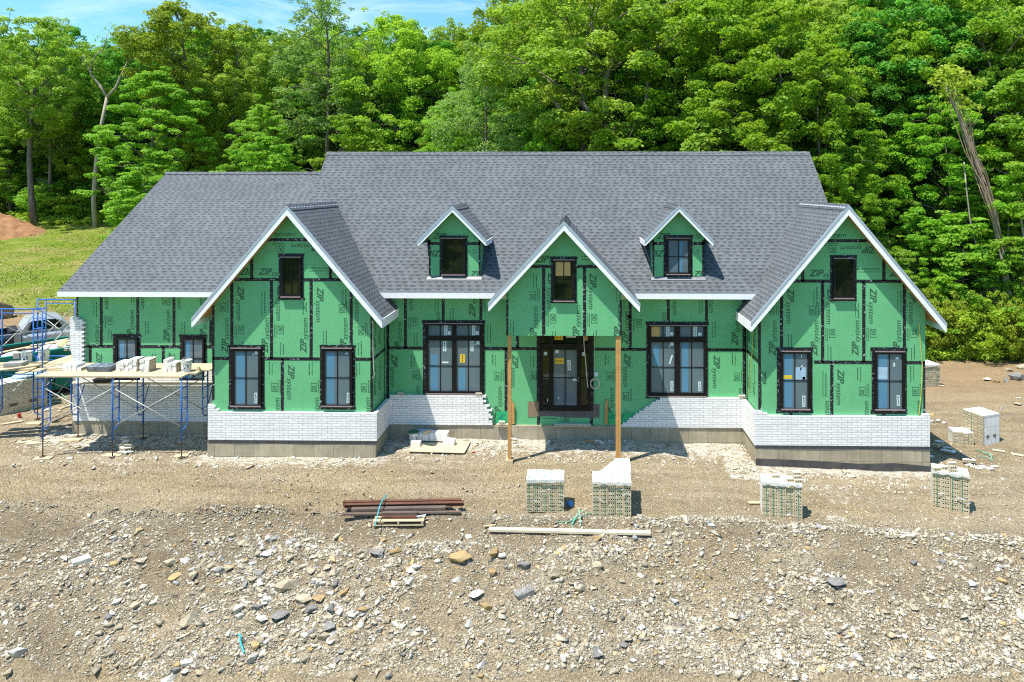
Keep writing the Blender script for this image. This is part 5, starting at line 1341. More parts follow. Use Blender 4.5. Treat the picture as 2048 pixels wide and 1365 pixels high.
tree('maple2', 1100, 48, 235, 'low bright maple under the limbs of the spreading oak', wide=.9)
tree('maple', 1330, 46, 190, 'bright maple beside the right half of the main ridge', wide=1.0)
tree('maple2', 1450, 45, -20, 'tall bright maple above the right end of the ridge', wide=1.25)
tree('maple2', 1560, 41, 25, 'bright maple whose boughs overhang the right end of the main ridge', wide=1.1, rz=3.0)
tree('maple', 1640, 39, 130, 'leafy maple directly behind the right roof end', wide=.95)
tree('dark', 1800, 44, -35, 'dark tall tree in the shaded gap right of the roof', wide=1.2, rz=.5)
tree('dark', 1730, 47, 30, 'deep green tree left of the shaded gap')
tree('maple', 1700, 37.5, 300, 'layered maple just beyond the right gable peak', wide=.9)
tree('maple2', 1960, 42, -10, 'bright maple crowding the upper right corner', wide=1.1)
tree('maple', 1900, 38.5, 215, 'layered bright tree behind the leaning vine-covered trunk', wide=1.0)
tree('maple', 1830, 37, 420, 'low leafy maple spreading right of the right gable rake', wide=.9)
tree('small', 1780, 36, 470, 'young tree with tiered boughs just off the right gable rake', wide=1.3)
tree('small', 1930, 36.5, 430, 'young tiered tree left of the leaning vine-covered trunk', wide=1.3)
tree('small', 2035, 36, 380, 'young tiered tree at the right edge', wide=1.3)
tree('maple', 2060, 38, 150, 'leafy tree cut by the right edge of the view', wide=1.0)
tree('tall', 1400, 58, -40, 'tall pale tree rising behind the right half of the ridge', wide=1.2)
tree('small', 535, 52, 270, 'bright sapling just above the wing ridge near the step in the roof', wide=1.25)
tree('small', 700, 50, 235, 'sapling above the left end of the main ridge', wide=1.2)
tree('small', 1260, 43, 235, 'sapling pressed between the oak limbs and the ridge', wide=1.3)
tree('small', 1480, 41, 215, 'bushy sapling above the ridge left of the overhanging maple', wide=1.4)
# the wood behind: same kinds, nothing tells them apart
KL = {'oak': 'olive oak standing deep in the wood behind the front trees', 'round': 'rounded olive tree standing deep in the wood behind the front trees', 'maple': 'bright maple standing deep in the wood behind the front trees', 'maple2': 'bright full-crowned maple standing deep in the wood behind the front trees', 'dark': 'deep green tree standing deep in the wood behind the front trees', 'oak2': 'high-crowned oak standing deep in the wood behind the front trees', 'tall': 'slender pale tree standing deep in the wood behind the front trees'}
skyl = [(0, 60), (150, 90), (250, 75), (330, 30), (420, 45), (560, 60), (640, 40), (760, 55), (820, 48), (900, 60), (980, 55), (1020, 20), (1100, -30), (2100, -60)]
def sky_y(px):
    for (a, ya), (b, yb) in zip(skyl, skyl[1:]):
        if a <= px <= b: return ya + (yb - ya) * (px - a) / (b - a)
    return 60
row = 0
for Yr in (0, 5.5, 11.5, 18, 26):
    step = 62 - row * 4
    px = -30 + (row % 2) * 30
    while px < 2090:
        k = sstep(250, 1700, px); Y = (75 * (1 - k) + 41 * k) + 3 + Yr * (1 if k < .7 else .8) + random.uniform(-1.8, 1.8)
        if px < 200: Y = max(Y, 75)
        kind = random.choice(['oak', 'round', 'maple2', 'dark', 'oak2', 'maple', 'dark', 'tall'] if row > 0 else ['maple', 'dark', 'maple2', 'round', 'dark'])
        top = sky_y(px) + random.uniform(0, 45) + (90 if row == 0 else (35 if row == 1 else 4)) + max(0, 1050 - px) * 0.0
        tree(kind, px + random.uniform(-14, 14), Y, top, KL[kind], 'background ' + kind.rstrip('2') + ' trees of the wood', wide=1.0)
        px += step * random.uniform(.85, 1.2)
    row += 1
# understorey bushes along the wood's edge
n = 0
for px in range(-20, 2080, 34):
    k = sstep(250, 1700, px); Y = (75 * (1 - k) + 39 * k) + random.uniform(-1.5, 3.5)
    if 520 < px < 1500: continue
    kind = 'bushd' if random.random() < .6 else 'bush'
    tree(kind, px + random.uniform(-12, 12), Y, None, {'bush': 'yellow-green bush in the undergrowth along the wood edge', 'bushd': 'bright leafy bush in the undergrowth along the wood edge'}[kind], {'bush': 'yellow-green undergrowth bushes', 'bushd': 'leafy undergrowth bushes'}[kind], wide=random.uniform(.9, 1.7))
for px in range(1852, 2080, 21):
    for q in range(2):
        if random.random() < .3: continue
        Y = 34.6 + q * 1.3 + random.uniform(-.5, .5) - (px - 1850) * .004
        kind = 'bush' if q == 0 else random.choice(['bush', 'bushd'])
        tree(kind, px + random.uniform(-8, 8), Y, None, {'bush': 'yellow-green weedy bush on the bank at the right edge', 'bushd': 'leafy green bush on the bank at the right edge'}[kind], {'bush': 'weedy bushes on the right bank', 'bushd': 'leafy bushes on the right bank'}[kind], wide=random.uniform(.4, .85))

# forked, nearly bare snag at the wood's edge
def P3(px, py, Y): x, z = W(px, py, Y); return (x, Y, z)
Ys = 69.0
g = H(WX(190, Ys), Ys)
t = empty('tree', P3(190, 445, Ys), 'forked, almost bare pale tree rising from the weeds left of the wing roof', 'tree')
mb = MB()
mb.tube([(WX(191, Ys), Ys, g - .3), P3(187, 400, Ys), P3(192, 330, Ys), P3(203, 250, Ys), P3(214, 195, Ys)], [.26, .22, .19, .17, .15], 9)
for path, r0 in (([(214, 195), (200, 172), (183, 150), (176, 135), (166, 110)], .14), ([(214, 195), (232, 175), (243, 150), (256, 122), (262, 118)], .15), ([(183, 150), (182, 128), (192, 110), (206, 98)], .08), ([(256, 122), (250, 95), (244, 72)], .07), ([(243, 152), (254, 150), (262, 147)], .05), ([(176, 135), (165, 120), (158, 112)], .05), ([(244, 72), (238, 60), (230, 54)], .04), ([(206, 98), (212, 80), (214, 66)], .04)):
    mb.tube([P3(a, b, Ys + .05 * i) for i, (a, b) in enumerate(path)], [r0 * (1 - .15 * i) for i in range(len(path))], 7)
mb.build('trunk', ['bark_pale'], t, smooth=True)
rg = np.random.default_rng(77)
cs = []
for (a, b) in ((244, 72), (230, 54), (214, 66), (222, 60), (235, 75), (200, 80), (190, 95), (168, 105), (252, 90), (215, 85), (228, 92)):
    p = P3(a, b, Ys + rg.uniform(-1, 1)); cs.append(p)
v, T = clump_leaves(np.array(cs), rg.uniform(.4, .8, len(cs)), 60, .8, .22, rg, np.full(len(cs), .6))
c = bpy.data.objects.new('crown', mesh_np('crown', v, 4, 'leaf_maple', T)); COL.objects.link(c); attach(c, t)
# leaning dead trunk wrapped in vines, right
Yv_ = 35.4
t = empty('tree', P3(2036, 694, Yv_), 'leaning dead trunk wrapped in brown vines in front of the right-hand wood', 'tree')
mb = MB()
mb.tube([P3(2037, 698, Yv_), P3(2030, 655, Yv_), P3(2018, 600, Yv_), P3(2005, 520, Yv_), P3(1990, 440, Yv_), P3(1968, 370, Yv_), P3(1945, 310, Yv_), P3(1925, 250, Yv_), P3(1900, 190, Yv_), P3(1888, 165, Yv_)], [.19, .18, .17, .16, .15, .14, .12, .09, .06, .03], 9)
mb.build('trunk', ['bark_pale'], t, smooth=True)
mb = MB(); rg = random.Random(4)
for k in range(16):
    pts = []; o = rg.uniform(-1, 1); j = rg.uniform(0, 1.2); ph = rg.uniform(0, 6)
    path = [(1990, 440), (1970, 380), (1955, 335), (1948, 290), (1940, 255), (1952, 240)] if k % 2 else [(2002, 500), (1984, 420), (1962, 350), (1940, 300), (1918, 232), (1895, 175)]
    for i, (a, b) in enumerate(path): pts.append(P3(a + o * (4 + 2.2 * i) + 5 * math.sin(i * 1.3 + ph), b + rg.uniform(-6, 6), Yv_ - .12 + .2 * math.cos(i + ph)))
    mb.tube(pts, [.03, .028, .025, .022, .018, .01], 4)
mb.build('vine', ['vine'], t, smooth=True)
mb = MB()
for path, r in (([(1928, 325), (1933, 380), (1940, 440), (1956, 510), (1985, 560)], .035), ([(2000, 640), (1990, 590), (1985, 560)], .07), ([(2012, 660), (2002, 610), (1992, 540)], .09), ([(1985, 560), (1960, 555), (1945, 548)], .03), ([(1990, 575), (1970, 560), (1950, 562)], .025), ([(2040, 640), (2046, 560), (2048, 480), (2040, 430)], .06)):
    mb.tube([P3(a, b, Yv_ + .2) for a, b in path], r, 6)
mb.build('dead_branch', ['bark_pale'], t, smooth=True)
rg = np.random.default_rng(78); cs = [P3(a, b, Yv_ + rg.uniform(-.4, .4)) for a, b in ((1888, 150), (1900, 140), (1915, 150), (1880, 170), (1905, 175), (1925, 160), (1940, 170), (1895, 195), (1918, 205), (1935, 220))]
v, T = clump_leaves(np.array(cs), rg.uniform(.4, .7, len(cs)), 200, .7, .2, rg, np.full(len(cs), .8))
c = bpy.data.objects.new('crown', mesh_np('crown', v, 4, 'leaf_weed', T)); COL.objects.link(c); attach(c, t)
# heavy limbs of the big oak that show in front of its crown
t = empty('tree', P3(1212, 320, 46.5), 'thick bare limbs of a multi-stemmed oak showing above the ridge', 'tree')
mb = MB(); Yo = 46.5
zg = H(WX(1212, Yo), Yo)
for path, r in (([(1212, 262), (1211, 205), (1212, 155), (1223, 130), (1226, 108)], .26), ([(1202, 302), (1180, 262), (1150, 240), (1120, 218), (1106, 200)], .2), ([(1205, 280), (1190, 245), (1172, 215), (1158, 200)], .2), ([(1279, 270), (1290, 230), (1296, 170), (1310, 120), (1316, 84)], .2), ([(1226, 140), (1240, 128), (1252, 118)], .09), ([(1190, 92), (1184, 50), (1180, 10)], .1), ([(1211, 160), (1190, 100), (1150, 70)], .09), ([(1172, 215), (1160, 170), (1120, 130)], .07)):
    mb.tube([P3(a, b, Yo) for a, b in path], [r * (1 - .12 * i) for i in range(len(path))], 8)
for px in (1212, 1203, 1279): mb.tube([(WX(px, Yo), Yo, zg - .3), P3(px, 300, Yo), P3(px, 262 + (px - 1203) * .1, Yo)], [.38, .3, .27], 8)
mb.build('trunk', ['bark'], t, smooth=True)
rg = np.random.default_rng(79); cs = []
for (a, b) in ((1106, 200), (1120, 195), (1158, 195), (1226, 100), (1240, 112), (1316, 80), (1252, 112), (1150, 66), (1120, 126), (1180, 8), (1300, 110), (1215, 110), (1140, 205), (1260, 100), (1325, 95), (1165, 130)):
    for q in range(3): cs.append(P3(a + rg.uniform(-18, 18), b + rg.uniform(-14, 10), Yo + rg.uniform(-.8, 1.2)))
v, T = clump_leaves(np.array(cs), rg.uniform(.4, .8, len(cs)), 170, .6, .24, rg, np.full(len(cs), .65))
c = bpy.data.objects.new('crown', mesh_np('crown', v, 4, 'leaf_oak', T)); COL.objects.link(c); attach(c, t)

# low weeds and ground cover that nobody could count
rg = np.random.default_rng(5)
def weeds(name, n, fn, mat, size, label, hgt=.35):
    C = []; 
    while len(C) < n:
        x, y, k = fn()
        if noise.noise((x * .5, y * .5, 2)) > -.18: C.append((x, y, H(x, y) + rg.uniform(.03, hgt) * (1 + noise.noise((x * .8, y * .8, 8)))))
    C = np.array(C); N_ = rg.normal(0, .5, (len(C), 3)) + np.array([0, -.2, .8]); N_ /= np.linalg.norm(N_, axis=1)[:, None]
    v = leaf_quads(C, N_, rg.uniform(.6, 1.3, len(C)) * size, rg, 2.2); T = np.clip(rg.normal(.55, .25, len(C)), 0, 1)
    o = bpy.data.objects.new(name, mesh_np(name, v, 4, mat, T)); COL.objects.link(o); tag(o, label, kind='stuff')
weeds('undergrowth', 26000, lambda: (rg.uniform(-75, -14), 69.8 + rg.random() * 9, 0), 'leaf_weed', .3, 'bright weeds and ferns along the foot of the wood on the left', .6)
weeds('weedy_bank', 22000, lambda: (rg.uniform(15, 36), 33.6 + rg.random() ** 1.5 * 5.5, 0), 'leaf_weed', .22, 'yellow-green weeds on the bank at the right', .5)
weeds('forest_floor', 16000, lambda: (rg.uniform(-20, 34), 40 + rg.random() * 22, 0), 'leaf_dark', .35, 'shaded ground cover inside the wood', .7)

for k in range(16):
    x = -34 + k * 4.6 + random.uniform(-1, 1); y = -24 + random.uniform(-5, 4); kind = random.choice(['oak', 'round', 'maple2', 'dark'])
    o = copy_tree(PROT[kind], None, (x, y, H(x, y)), random.uniform(0, 6), random.uniform(.75, 1.0), 'leafy tree beyond the foot of the rubble slope facing the house', 'trees below the slope')
# ------------------------------------------------------------------ masonry stock
def place(root, x, y, rz=0.0, z=None, sink=0.01):
    root.location = (x, y, (H(x, y) if z is None else z) - sink); root.rotation_euler = (0, 0, rz); return root
def gpx(px, py): p = G(px, py); return p.x, p.y

def brick_cube(label, px, py, w, h, d, cols, rows, rz=0.0, straps=5, tilt=0.0, seed=1, top='flat', side='brick_pack', front_holes=True, wrap=True, slots=False):
    """strapped cube of bricks, bed faces with their cores towards -y"""
    r = random.Random(seed); root = empty('brick_pallet', (0, 0, 0), label, 'brick pallet', 'strapped cubes of bricks')
    mb = MB(); cw, rh = w / cols, h / rows
    for i in range(cols):
        off = r.uniform(-.012, .012); ex = r.uniform(-.006, .006)
        for j in range(rows):
            x0 = -w / 2 + i * cw + .004 + ex; x1 = x0 + cw - .008; z0 = j * rh + .003; z1 = z0 + rh - .005; y = off + r.uniform(-.006, .006) - d / 2
            cored_face(mb, x0, x1, z0, z1, y, 1, 2, .055)
            mb.add([(x0, y, z0), (x1, y, z0), (x1, y + .08, z0), (x0, y + .08, z0), (x0, y, z1), (x1, y, z1), (x1, y + .08, z1), (x0, y + .08, z1)], [(0, 3, 2, 1), (4, 5, 6, 7), (1, 2, 6, 5), (3, 0, 4, 7)], 1)
    mb.box(-w / 2 + .006, w / 2 - .006, -d / 2 + .07, d / 2, 0, h - .004, 0)
    # top course of white bricks laid close
    n = max(2, int(d / .19)); 
    for i in range(cols * 2):
        for k in range(n):
            x0 = -w / 2 + i * cw / 2 + .002; y0 = -d / 2 + k * d / n; zz = h + r.uniform(-.003, .006)
            mb.box(x0, x0 + cw / 2 - .004, y0 + .003, y0 + d / n - .003, h - .05, zz, 3)
    if slots:
        for sx in (-.22, .18): mb.box(w / 2 - .002, w / 2 + .003, sx * d - .06 * d, sx * d + .1 * d, h * .24, h * .33, 2)
    mb.build('bricks', [side, 'brick_buff', 'brick_core', 'brick_white'], root)
    for s_ in range(straps):
        x = -w / 2 + w * (s_ + .5) / straps + r.uniform(-.03, .03); mb = MB(); b = r.uniform(-.03, .03)
        yf = -d / 2 - .024
        mb.add([(x - .006, yf, 0.01), (x + .006, yf, .01), (x + b * .4 + .006, yf - .006, h * .5), (x + b * .4 - .006, yf - .006, h * .5), (x + b + .006, yf, h + .01), (x + b - .006, yf, h + .01), (x + b + .006, d / 2, h + .012), (x + b - .006, d / 2, h + .012)], [(0, 1, 2, 3), (3, 2, 4, 5), (5, 4, 6, 7)], 0)
        mb.build('strap', ['strap'], root)
    if wrap:
        for k in range(7):
            mb = MB(); x, z = r.uniform(-w * .47, w * .38), (h * r.uniform(.15, .95) if k else h * .98); ww = r.uniform(.06, .2); yf = -d / 2 - .028
            hh = r.uniform(.008, .03); pts = [(x + ww * t, yf - r.uniform(0, .02), z + hh * math.sin(t * 5 + k)) for t in (0, .3, .6, 1)]
            lo = [(a, b_ - r.uniform(-.012, .012), c - r.uniform(.01, .04)) for a, b_, c in pts]
            mb.add(pts + lo, [(i, i + 4, i + 5, i + 1) for i in range(3)], 0); mb.build('film_scrap', ['plastic'], root)
        # torn skirt of film hanging over the front edge
        mb = MB(); m = 12; up = [(-w / 2 + w * i / m, -d / 2 - .03, h + .004) for i in range(m + 1)]; lo = [(-w / 2 + w * i / m + r.uniform(-.01, .01), -d / 2 - .034 - r.uniform(0, .01), h - r.uniform(.015, .075)) for i in range(m + 1)]
        mb.add(up + lo, [(i, i + m + 1, i + m + 2, i + 1) for i in range(m)], 0)
        mb.build('film_wrap', ['plastic'], root)
    x, y = gpx(px, py); y += d / 2
    place(root, x, y, rz, H(x, y - d / 2), .015); root.rotation_euler = (tilt, 0, rz)
    return root
c1 = brick_cube('brick cube with a flat white top, left of the pair in front of the entry', 1090, 1024, .96, .82, .62, 5, 9, .0, seed=3)
c2 = brick_cube('brick cube with a slanting white slab behind its top, right of the entry pair', 1224, 1033, .98, .86, .66, 5, 9, -.02, seed=5)
mb = MB(); mb.add([(-.28, .335, .55), (.52, .335, .55), (.52, .95, .72), (.16, .95, .72), (-.28, .335, .86), (.52, .335, .86), (.52, .95, .95), (.16, .95, .95)], [(0, 1, 5, 4), (1, 2, 6, 5), (2, 3, 7, 6), (3, 0, 4, 7), (4, 5, 6, 7)], 0)
mb.add([(-.28, .335, 0), (.5, .335, 0), (.5, .93, 0), (.0, .93, 0), (-.28, .335, .549), (.5, .335, .549), (.5, .93, .7), (.0, .93, .7)], [(0, 1, 5, 4), (1, 2, 6, 5), (2, 3, 7, 6), (3, 0, 4, 7)], 1)
o = mb.build('rear_course', ['brick_white', 'brick_pack']); o.parent = c2
c3 = brick_cube('leaning brick cube with four loose bricks on top, before the right window wall', 1568, 1036, .98, .86, .55, 5, 10, -.17, seed=8, tilt=-.03)
c4 = brick_cube('ragged brick cube with a taller left column, nearest the right edge of the pad', 1911, 1022, .86, .98, .55, 4, 9, -.42, straps=3, seed=11)
c5 = brick_cube('tall white brick cube turned at an angle on the bank right of the house', 1976, 890, .74, 1.0, .78, 4, 11, -1.2, straps=1, seed=14, wrap=False, slots=True)
c6 = brick_cube('low broken remnant of a brick cube leaning by the angled white cube', 1930, 890, .62, .42, .5, 4, 4, -.2, straps=0, seed=17, wrap=False)
c7 = brick_cube('grey-white brick cube half hidden behind the right end of the house', 1862, 774, .72, .95, .8, 4, 10, .15, straps=2, seed=19)
c8 = brick_cube('buff brick cube with fork slots at the left edge below the scaffold', 4, 832, .8, 1.15, 1.5, 4, 12, -.55, straps=2, seed=23, side='brick_pack_buff', slots=True)
c9 = brick_cube('film-wrapped pale brick cube behind the buff one, seen through the scaffold legs', 48, 800, .7, .95, .8, 4, 10, -.3, straps=2, seed=29)
def on_cube(c, lx, ly, lz):
    m = Matrix.LocRotScale(c.location, c.rotation_euler, (1, 1, 1)); return m @ Vector((lx, ly, lz))
for (c, lx, ly, lz, rz, lb) in [
  (c3, -.12, .08, .865, .05, 'loose brick alone near the middle of the leaning cube top'), (c3, .22, -.1, .865, .05, 'loose brick in front of the little tower on the leaning cube'), (c3, .4, -.13, .865, .1, 'bottom brick of the little tower on the leaning cube corner'), (c3, .39, -.1, .95, .05, 'middle brick of the little tower on the leaning cube'), (c3, .38, -.08, 1.035, .0, 'topmost brick of the little tower on the leaning cube'),
  (c4, -.32, -.22, .985, 0, 'brick raising the left column of the ragged cube'), (c4, .05, -.15, .985, .0, 'lowest brick of the pile on the ragged cube'), (c4, .05, -.14, 1.07, .1, 'middle brick of the pile on the ragged cube'), (c4, .04, -.12, 1.155, .0, 'topmost brick of the pile on the ragged cube'), (c4, -.13, -.05, .985, .1, 'brick standing behind the pile on the ragged cube')]:
    p = on_cube(c, lx, ly, lz); brick(p, lb, rz, 'loose bricks on the cubes')
rb_ = random.Random(21)
def brick_at(px, py, lb, grp, z=0.0, rz=None, tilt=0.0):
    p = G(px, py); brick((p.x, p.y, p.z + z - .008), lb, rb_.uniform(-1.2, 1.2) if rz is None else rz, grp, tilt)
for k, (px, py) in enumerate([(1869, 893), (1876, 889), (1884, 894), (1891, 899), (1898, 903), (1880, 900), (1888, 905), (1895, 908), (1872, 899), (1905, 906), (1880, 891), (1889, 897), (1897, 900)]):
    brick_at(px, py, 'brick tumbled in the heap lying in the shadow right of the house', 'bricks heaped in the house shadow', .05 * (k % 3), None, rb_.uniform(-.5, .5))
for k, (px, py) in enumerate([(1938, 934), (1948, 938), (1957, 941), (1964, 937), (1973, 940), (1981, 942), (1988, 937), (1944, 929), (1933, 928)]):
    brick_at(px, py, 'loose brick in the straggling row behind the ragged brick cube', 'straggling row of bricks', .0 if k < 7 else .07, rb_.uniform(-.3, .3))
for k, (px, py, z) in enumerate([(242, 908, 0), (251, 909, 0), (260, 908, 0), (246, 905, .085), (256, 905, .085), (247, 903, .17), (257, 904, .16), (252, 902, .25), (262, 903, .09), (243, 900, .1), (250, 898, .3)]):
    brick_at(px, py, 'white brick of the small heap on the ground between the scaffold legs', 'small heap of bricks under the scaffold', z, rb_.uniform(-.4, .4), rb_.uniform(-.2, .2))
for (px, py, lb) in [(1028, 882, 'brick lying behind the slim post on the rubble'), (1097, 888, 'white brick in the shade edge between the posts'), (1196, 886, 'white brick tipped in the porch shade near the thick post'), (1203, 889, 'broken pale brick beside the tipped one in the porch shade'), (826, 900, 'cored brick on the near corner of the plywood sheet'), (1862, 917, 'cored brick at the foot of the right block corner'), (1851, 919, 'second cored brick at the foot of the right block corner, nearer the wall')]:
    brick_at(px, py, lb, 'stray bricks', .0)
for k, (px, py, z) in enumerate([(100, 802, 0), (108, 801, 0), (104, 799, .085), (95, 804, .0), (112, 799, .08)]):
    brick_at(px, py, 'buff brick in the little heap behind the near scaffold leg', 'little heap of buff bricks left', z, rb_.uniform(-.3, .3))

# ------------------------------------------------------------------ scaffolds
def scaf_frame(parent, ax, a0, a1, b, z0, z1, ladder=True, mat='tube'):
    """welded frame from a0 to a1 along an axis ('y' or 'x'), standing at b on the other one"""
    mb = MB(); P_ = (lambda a, z: (b, a, z)) if ax == 'y' else (lambda a, z: (a, b, z)); r = .023
    s = 1 if a1 > a0 else -1; q = .30 * s
    for a in (a0, a1): mb.tube([P_(a, z0), P_(a, z1)], r, 8)
    mb.tube([P_(a0, z1 - .03), P_(a1, z1 - .03)], r, 8)
    mb.tube([P_(a0 + q, z1 - .17), P_(a1 - q, z1 - .17)], .016, 6)
    for a, d in ((a0, q), (a1, -q)):
        mb.tube([P_(a + d, z1 - .05), P_(a + d, z0 + .52), P_(a + d * .8, z0 + .40), P_(a + d * .4, z0 + .34), P_(a, z0 + .33)], .019, 6)
        for k in range(4):
            z = z0 + .62 + k * (z1 - z0 - .95) / 3.0
            mb.tube([P_(a, z), P_(a + d, z)], .014, 6)
    return mb.build('frame', [mat], parent, smooth=True)
def rod(parent, name, a, b, r=.015, mat='galv', n=6):
    mb = MB(); mb.tube([a, b], r, n); return mb.build(name, [mat], parent, smooth=True)
def jack(parent, x, y, ztop):
    z = H(x, y); mb = MB(); mb.tube([(x, y, z + .05), (x, y, ztop + .05)], .017, 6); mb.tube([(x - .1, y, ztop - .02), (x + .1, y, ztop - .02)], .012, 5)
    mb.box(x - .07, x + .07, y - .07, y + .07, z + .035, z + .05); return mb.build('screw_jack', ['darkrod'], parent)

YF, YB = 20.35, 21.82
S1 = empty('scaffold', (WX(224, YF), 21.1, 0), 'blue two-bay scaffold carrying brick stacks in front of the low left wing', 'scaffold')
SX = [WX(p, YF) for p in (85.5, 225, 363)]
ZD = 2.46
for x in SX:
    scaf_frame(S1, 'y', YF, YB, x, .52, ZD)
    for y in (YF, YB): jack(S1, x, y, .52)
for i in (0, 1):
    for y in (YF + .03, YB - .03):
        a, b = SX[i], SX[i + 1]
        rod(S1, 'cross_brace', (a, y, 2.12), (b, y, .95)); rod(S1, 'cross_brace', (a, y + .02, .95), (b, y + .02, 2.12))
for x in SX:
    if x < SX[2] + .1:
        mb = MB(); mb.tube([(x + .03, YB, 1.78), (x + .03, YB + .3, 1.78)], .016, 6); mb.tube([(x + .03, YB, 1.25), (x + .03, YB + .28, 1.77)], .014, 6); mb.build('side_bracket', ['tube'], S1, smooth=True)
def plank(label, p0, p1, w, th, mat='plank', group='scaffold planks', jit=.0):
    """plank with its top edge running p0 -> p1"""
    p0, p1 = Vector(p0), Vector(p1); d = (p1 - p0); L = d.length; d.normalize(); s = d.cross(Vector((0, 0, 1))).normalized(); u = s.cross(d)
    mb = MB(); v = []
    for z in (-th, 0):
        for a, b in ((0, -1), (L, -1), (L, 1), (0, 1)): v.append(p0 + d * a + s * b * w / 2 + u * z)
    mb.add(v, [(0, 1, 2, 3), (7, 6, 5, 4), (0, 4, 5, 1), (1, 5, 6, 2), (2, 6, 7, 3), (3, 7, 4, 0)], 0)
    o = mb.build('plank', [mat]); return tag(o, label, 'plank', group)
xa, xb = WX(73, YF), WX(366, YF)
for k, lb in enumerate(['front plank of the brick-laden scaffold deck, its long edge in view', 'second plank from the front of the brick-laden scaffold deck', 'third plank from the front of the brick-laden scaffold deck', 'rear plank of the brick-laden scaffold deck, nearest the wall']):
    y = YF + .12 + k * .385; plank(lb, (xa + .08 * (k % 2), y, ZD + .045 + .001 * k), (xb + .22 * k, y + .02, ZD + .045), .37, .045)
plank('long pale plank on the side brackets against the white brick of the wing', (WX(147, 22), YB + .19, 1.84), (WX(423, 22), YB + .19, 1.84), .27, .045, 'plank_pale')
for (px, py, w, rz, lb) in [(86, 918, .5, .2, 'timber pad under the near left scaffold jack'), (225, 912, .55, 0, 'timber pad under the near middle scaffold jack'), (363, 913, .4, .1, 'timber pad under the near right scaffold jack'), (143, 881, .6, .1, 'timber pad under the far left scaffold jack'), (60, 884, .7, .35, 'pair of boards under the left tower jack'), (74, 887, .6, .3, 'slanted board beside the left tower jack'), (68, 848, .5, .1, 'timber pad under the rear left tower jack')]:
    p = G(px, py); mb = MB(); mb.box(-w / 2, w / 2, -.12, .12, -.05, .035); o = mb.build('timber_pad', ['plank']); o.location = p; o.rotation_euler = (0, 0, rz); tag(o, lb, 'timber pad', 'pads under the scaffold jacks')
# brick stacks on the deck
def stack(label, px0, px1, py0, py1, Y, rows, cut=(0, 0)):
    x0, x1 = WX(px0, Y), WX(px1, Y); r = random.Random(int(px0)); mb = MB(); z0 = ZD + .048; h = .076
    n = max(2, int(round((x1 - x0) / .13)))
    for j in range(rows):
        a, b = (0, n) if j < rows - 1 else (cut[0], n - cut[1])
        for i in range(a, b):
            w = (x1 - x0) / n; xx = x0 + i * w + r.uniform(-.008, .008); yy = r.uniform(-.02, .02); zz = z0 + j * h * 1.25
            mb.box(xx + .006, xx + w - .006, Y + yy, Y + .38 + yy, zz, zz + h * 1.25 - .006, 0)
    # cored brick ends on the right side
    for j in range(rows if cut[1] == 0 else rows - 1):
        for k in range(3):
            zz = z0 + j * h * 1.25 + .03; mb.box(x1 - .001, x1 + .006, Y + .06 + k * .11, Y + .11 + k * .11, zz, zz + .035, 2)
        mb.box(x1 - .004, x1 + .003, Y + .02, Y + .36, z0 + j * h * 1.25 + .008, z0 + (j + 1) * h * 1.25 - .01, 1)
    o = mb.build('brick_stack', ['brick_white', 'brick_buff', 'brick_core']); return tag(o, label, 'brick stack', 'brick stacks on the scaffold deck')
stack('brick stack at the left end of the scaffold deck, next to the dark tub', 125, 162, 0, 0, 20.85, 2, (0, 1))
stack('widest brick stack on the scaffold deck, stepped up to three bricks', 232, 273, 0, 0, 20.8, 4, (3, 0))
stack('narrow tall brick stack just right of the widest one', 279, 298, 0, 0, 20.75, 4, (0, 0))
stack('brick stack on the scaffold deck left of the white bucket', 326, 352, 0, 0, 20.75, 4, (0, 2))
# buckets
BUCK = {}
def bucket(label, x, y, z, s=1.0, lid=None, mat='bucket'):
    root = empty('bucket', (0, 0, 0), label, 'bucket', 'buckets')
    mb = MB(); mb.lathe([(0, .0), (.128, 0), (.148, .34), (.156, .34), (.156, .355), (.145, .355), (.14, .30), (0, .29)] if not lid else [(0, 0), (.128, 0), (.148, .34), (0, .34)], n=20); mb.build('body', [mat], root, smooth=False)
    mb = MB(); mb.lathe([(.1505, .285), (.1575, .285), (.1585, .31), (.152, .31)], n=20); mb.build('rim', [mat], root)
    mb = MB(); mb.tube([(.155 * math.cos(a), .155 * math.sin(a) * .35 - .06 * math.sin(a), .31 + .13 * math.sin(a)) for a in [k * math.pi / 10 for k in range(11)]], .005, 5); mb.build('handle', ['galv'], root)
    if lid: mb = MB(); mb.lathe([(0, .372), (.155, .372), (.165, .36), (.165, .335), (.15, .335)], n=20); mb.build('lid', [lid], root)
    mb = MB(); m = 7; mb.add([(.1405 * math.cos(a) + .004 * math.cos(a), .1405 * math.sin(a) + .004 * math.sin(a), z_) for z_ in (.09, .22) for a in [(-.5 - .38 + .76 * k / (m - 1)) * math.pi / 1 if False else -math.pi / 2 - .9 + 1.8 * k / (m - 1) for k in range(m)]], [(k, k + 1, k + m + 1, k + m) for k in range(m - 1)], 0); mb.build('print', ['label_print'], root)
    root.location = (x, y, z); root.scale = (s,) * 3; return root
t_ = NT('label_print'); uv_ = objn(t_); nz_ = t_.noise(uv_, 22, 3); t_.princ(t_.mix(t_.ramp((nz_, 'Fac'), [(0.5, 0.0), (0.56, 1.0)]), (0.7, 0.7, 0.69), (0.05, 0.07, 0.12)), 0.5); MAT['label_print'] = t_.m
bucket('white bucket with a printed label at the right end of the scaffold deck', WX(369.5, 20.75), 20.85, ZD + .046, 1.02)
mb = MB(); mb.box(0, .12, 0, .09, 0, .06); mb.box(.02, .09, .02, .08, .0605, .115); o = mb.build('wood_block', ['plank']); o.location = (WX(384, 20.7), 20.9, ZD + .047); tag(o, 'small wood offcuts beside the white bucket on the scaffold deck', 'wood block')
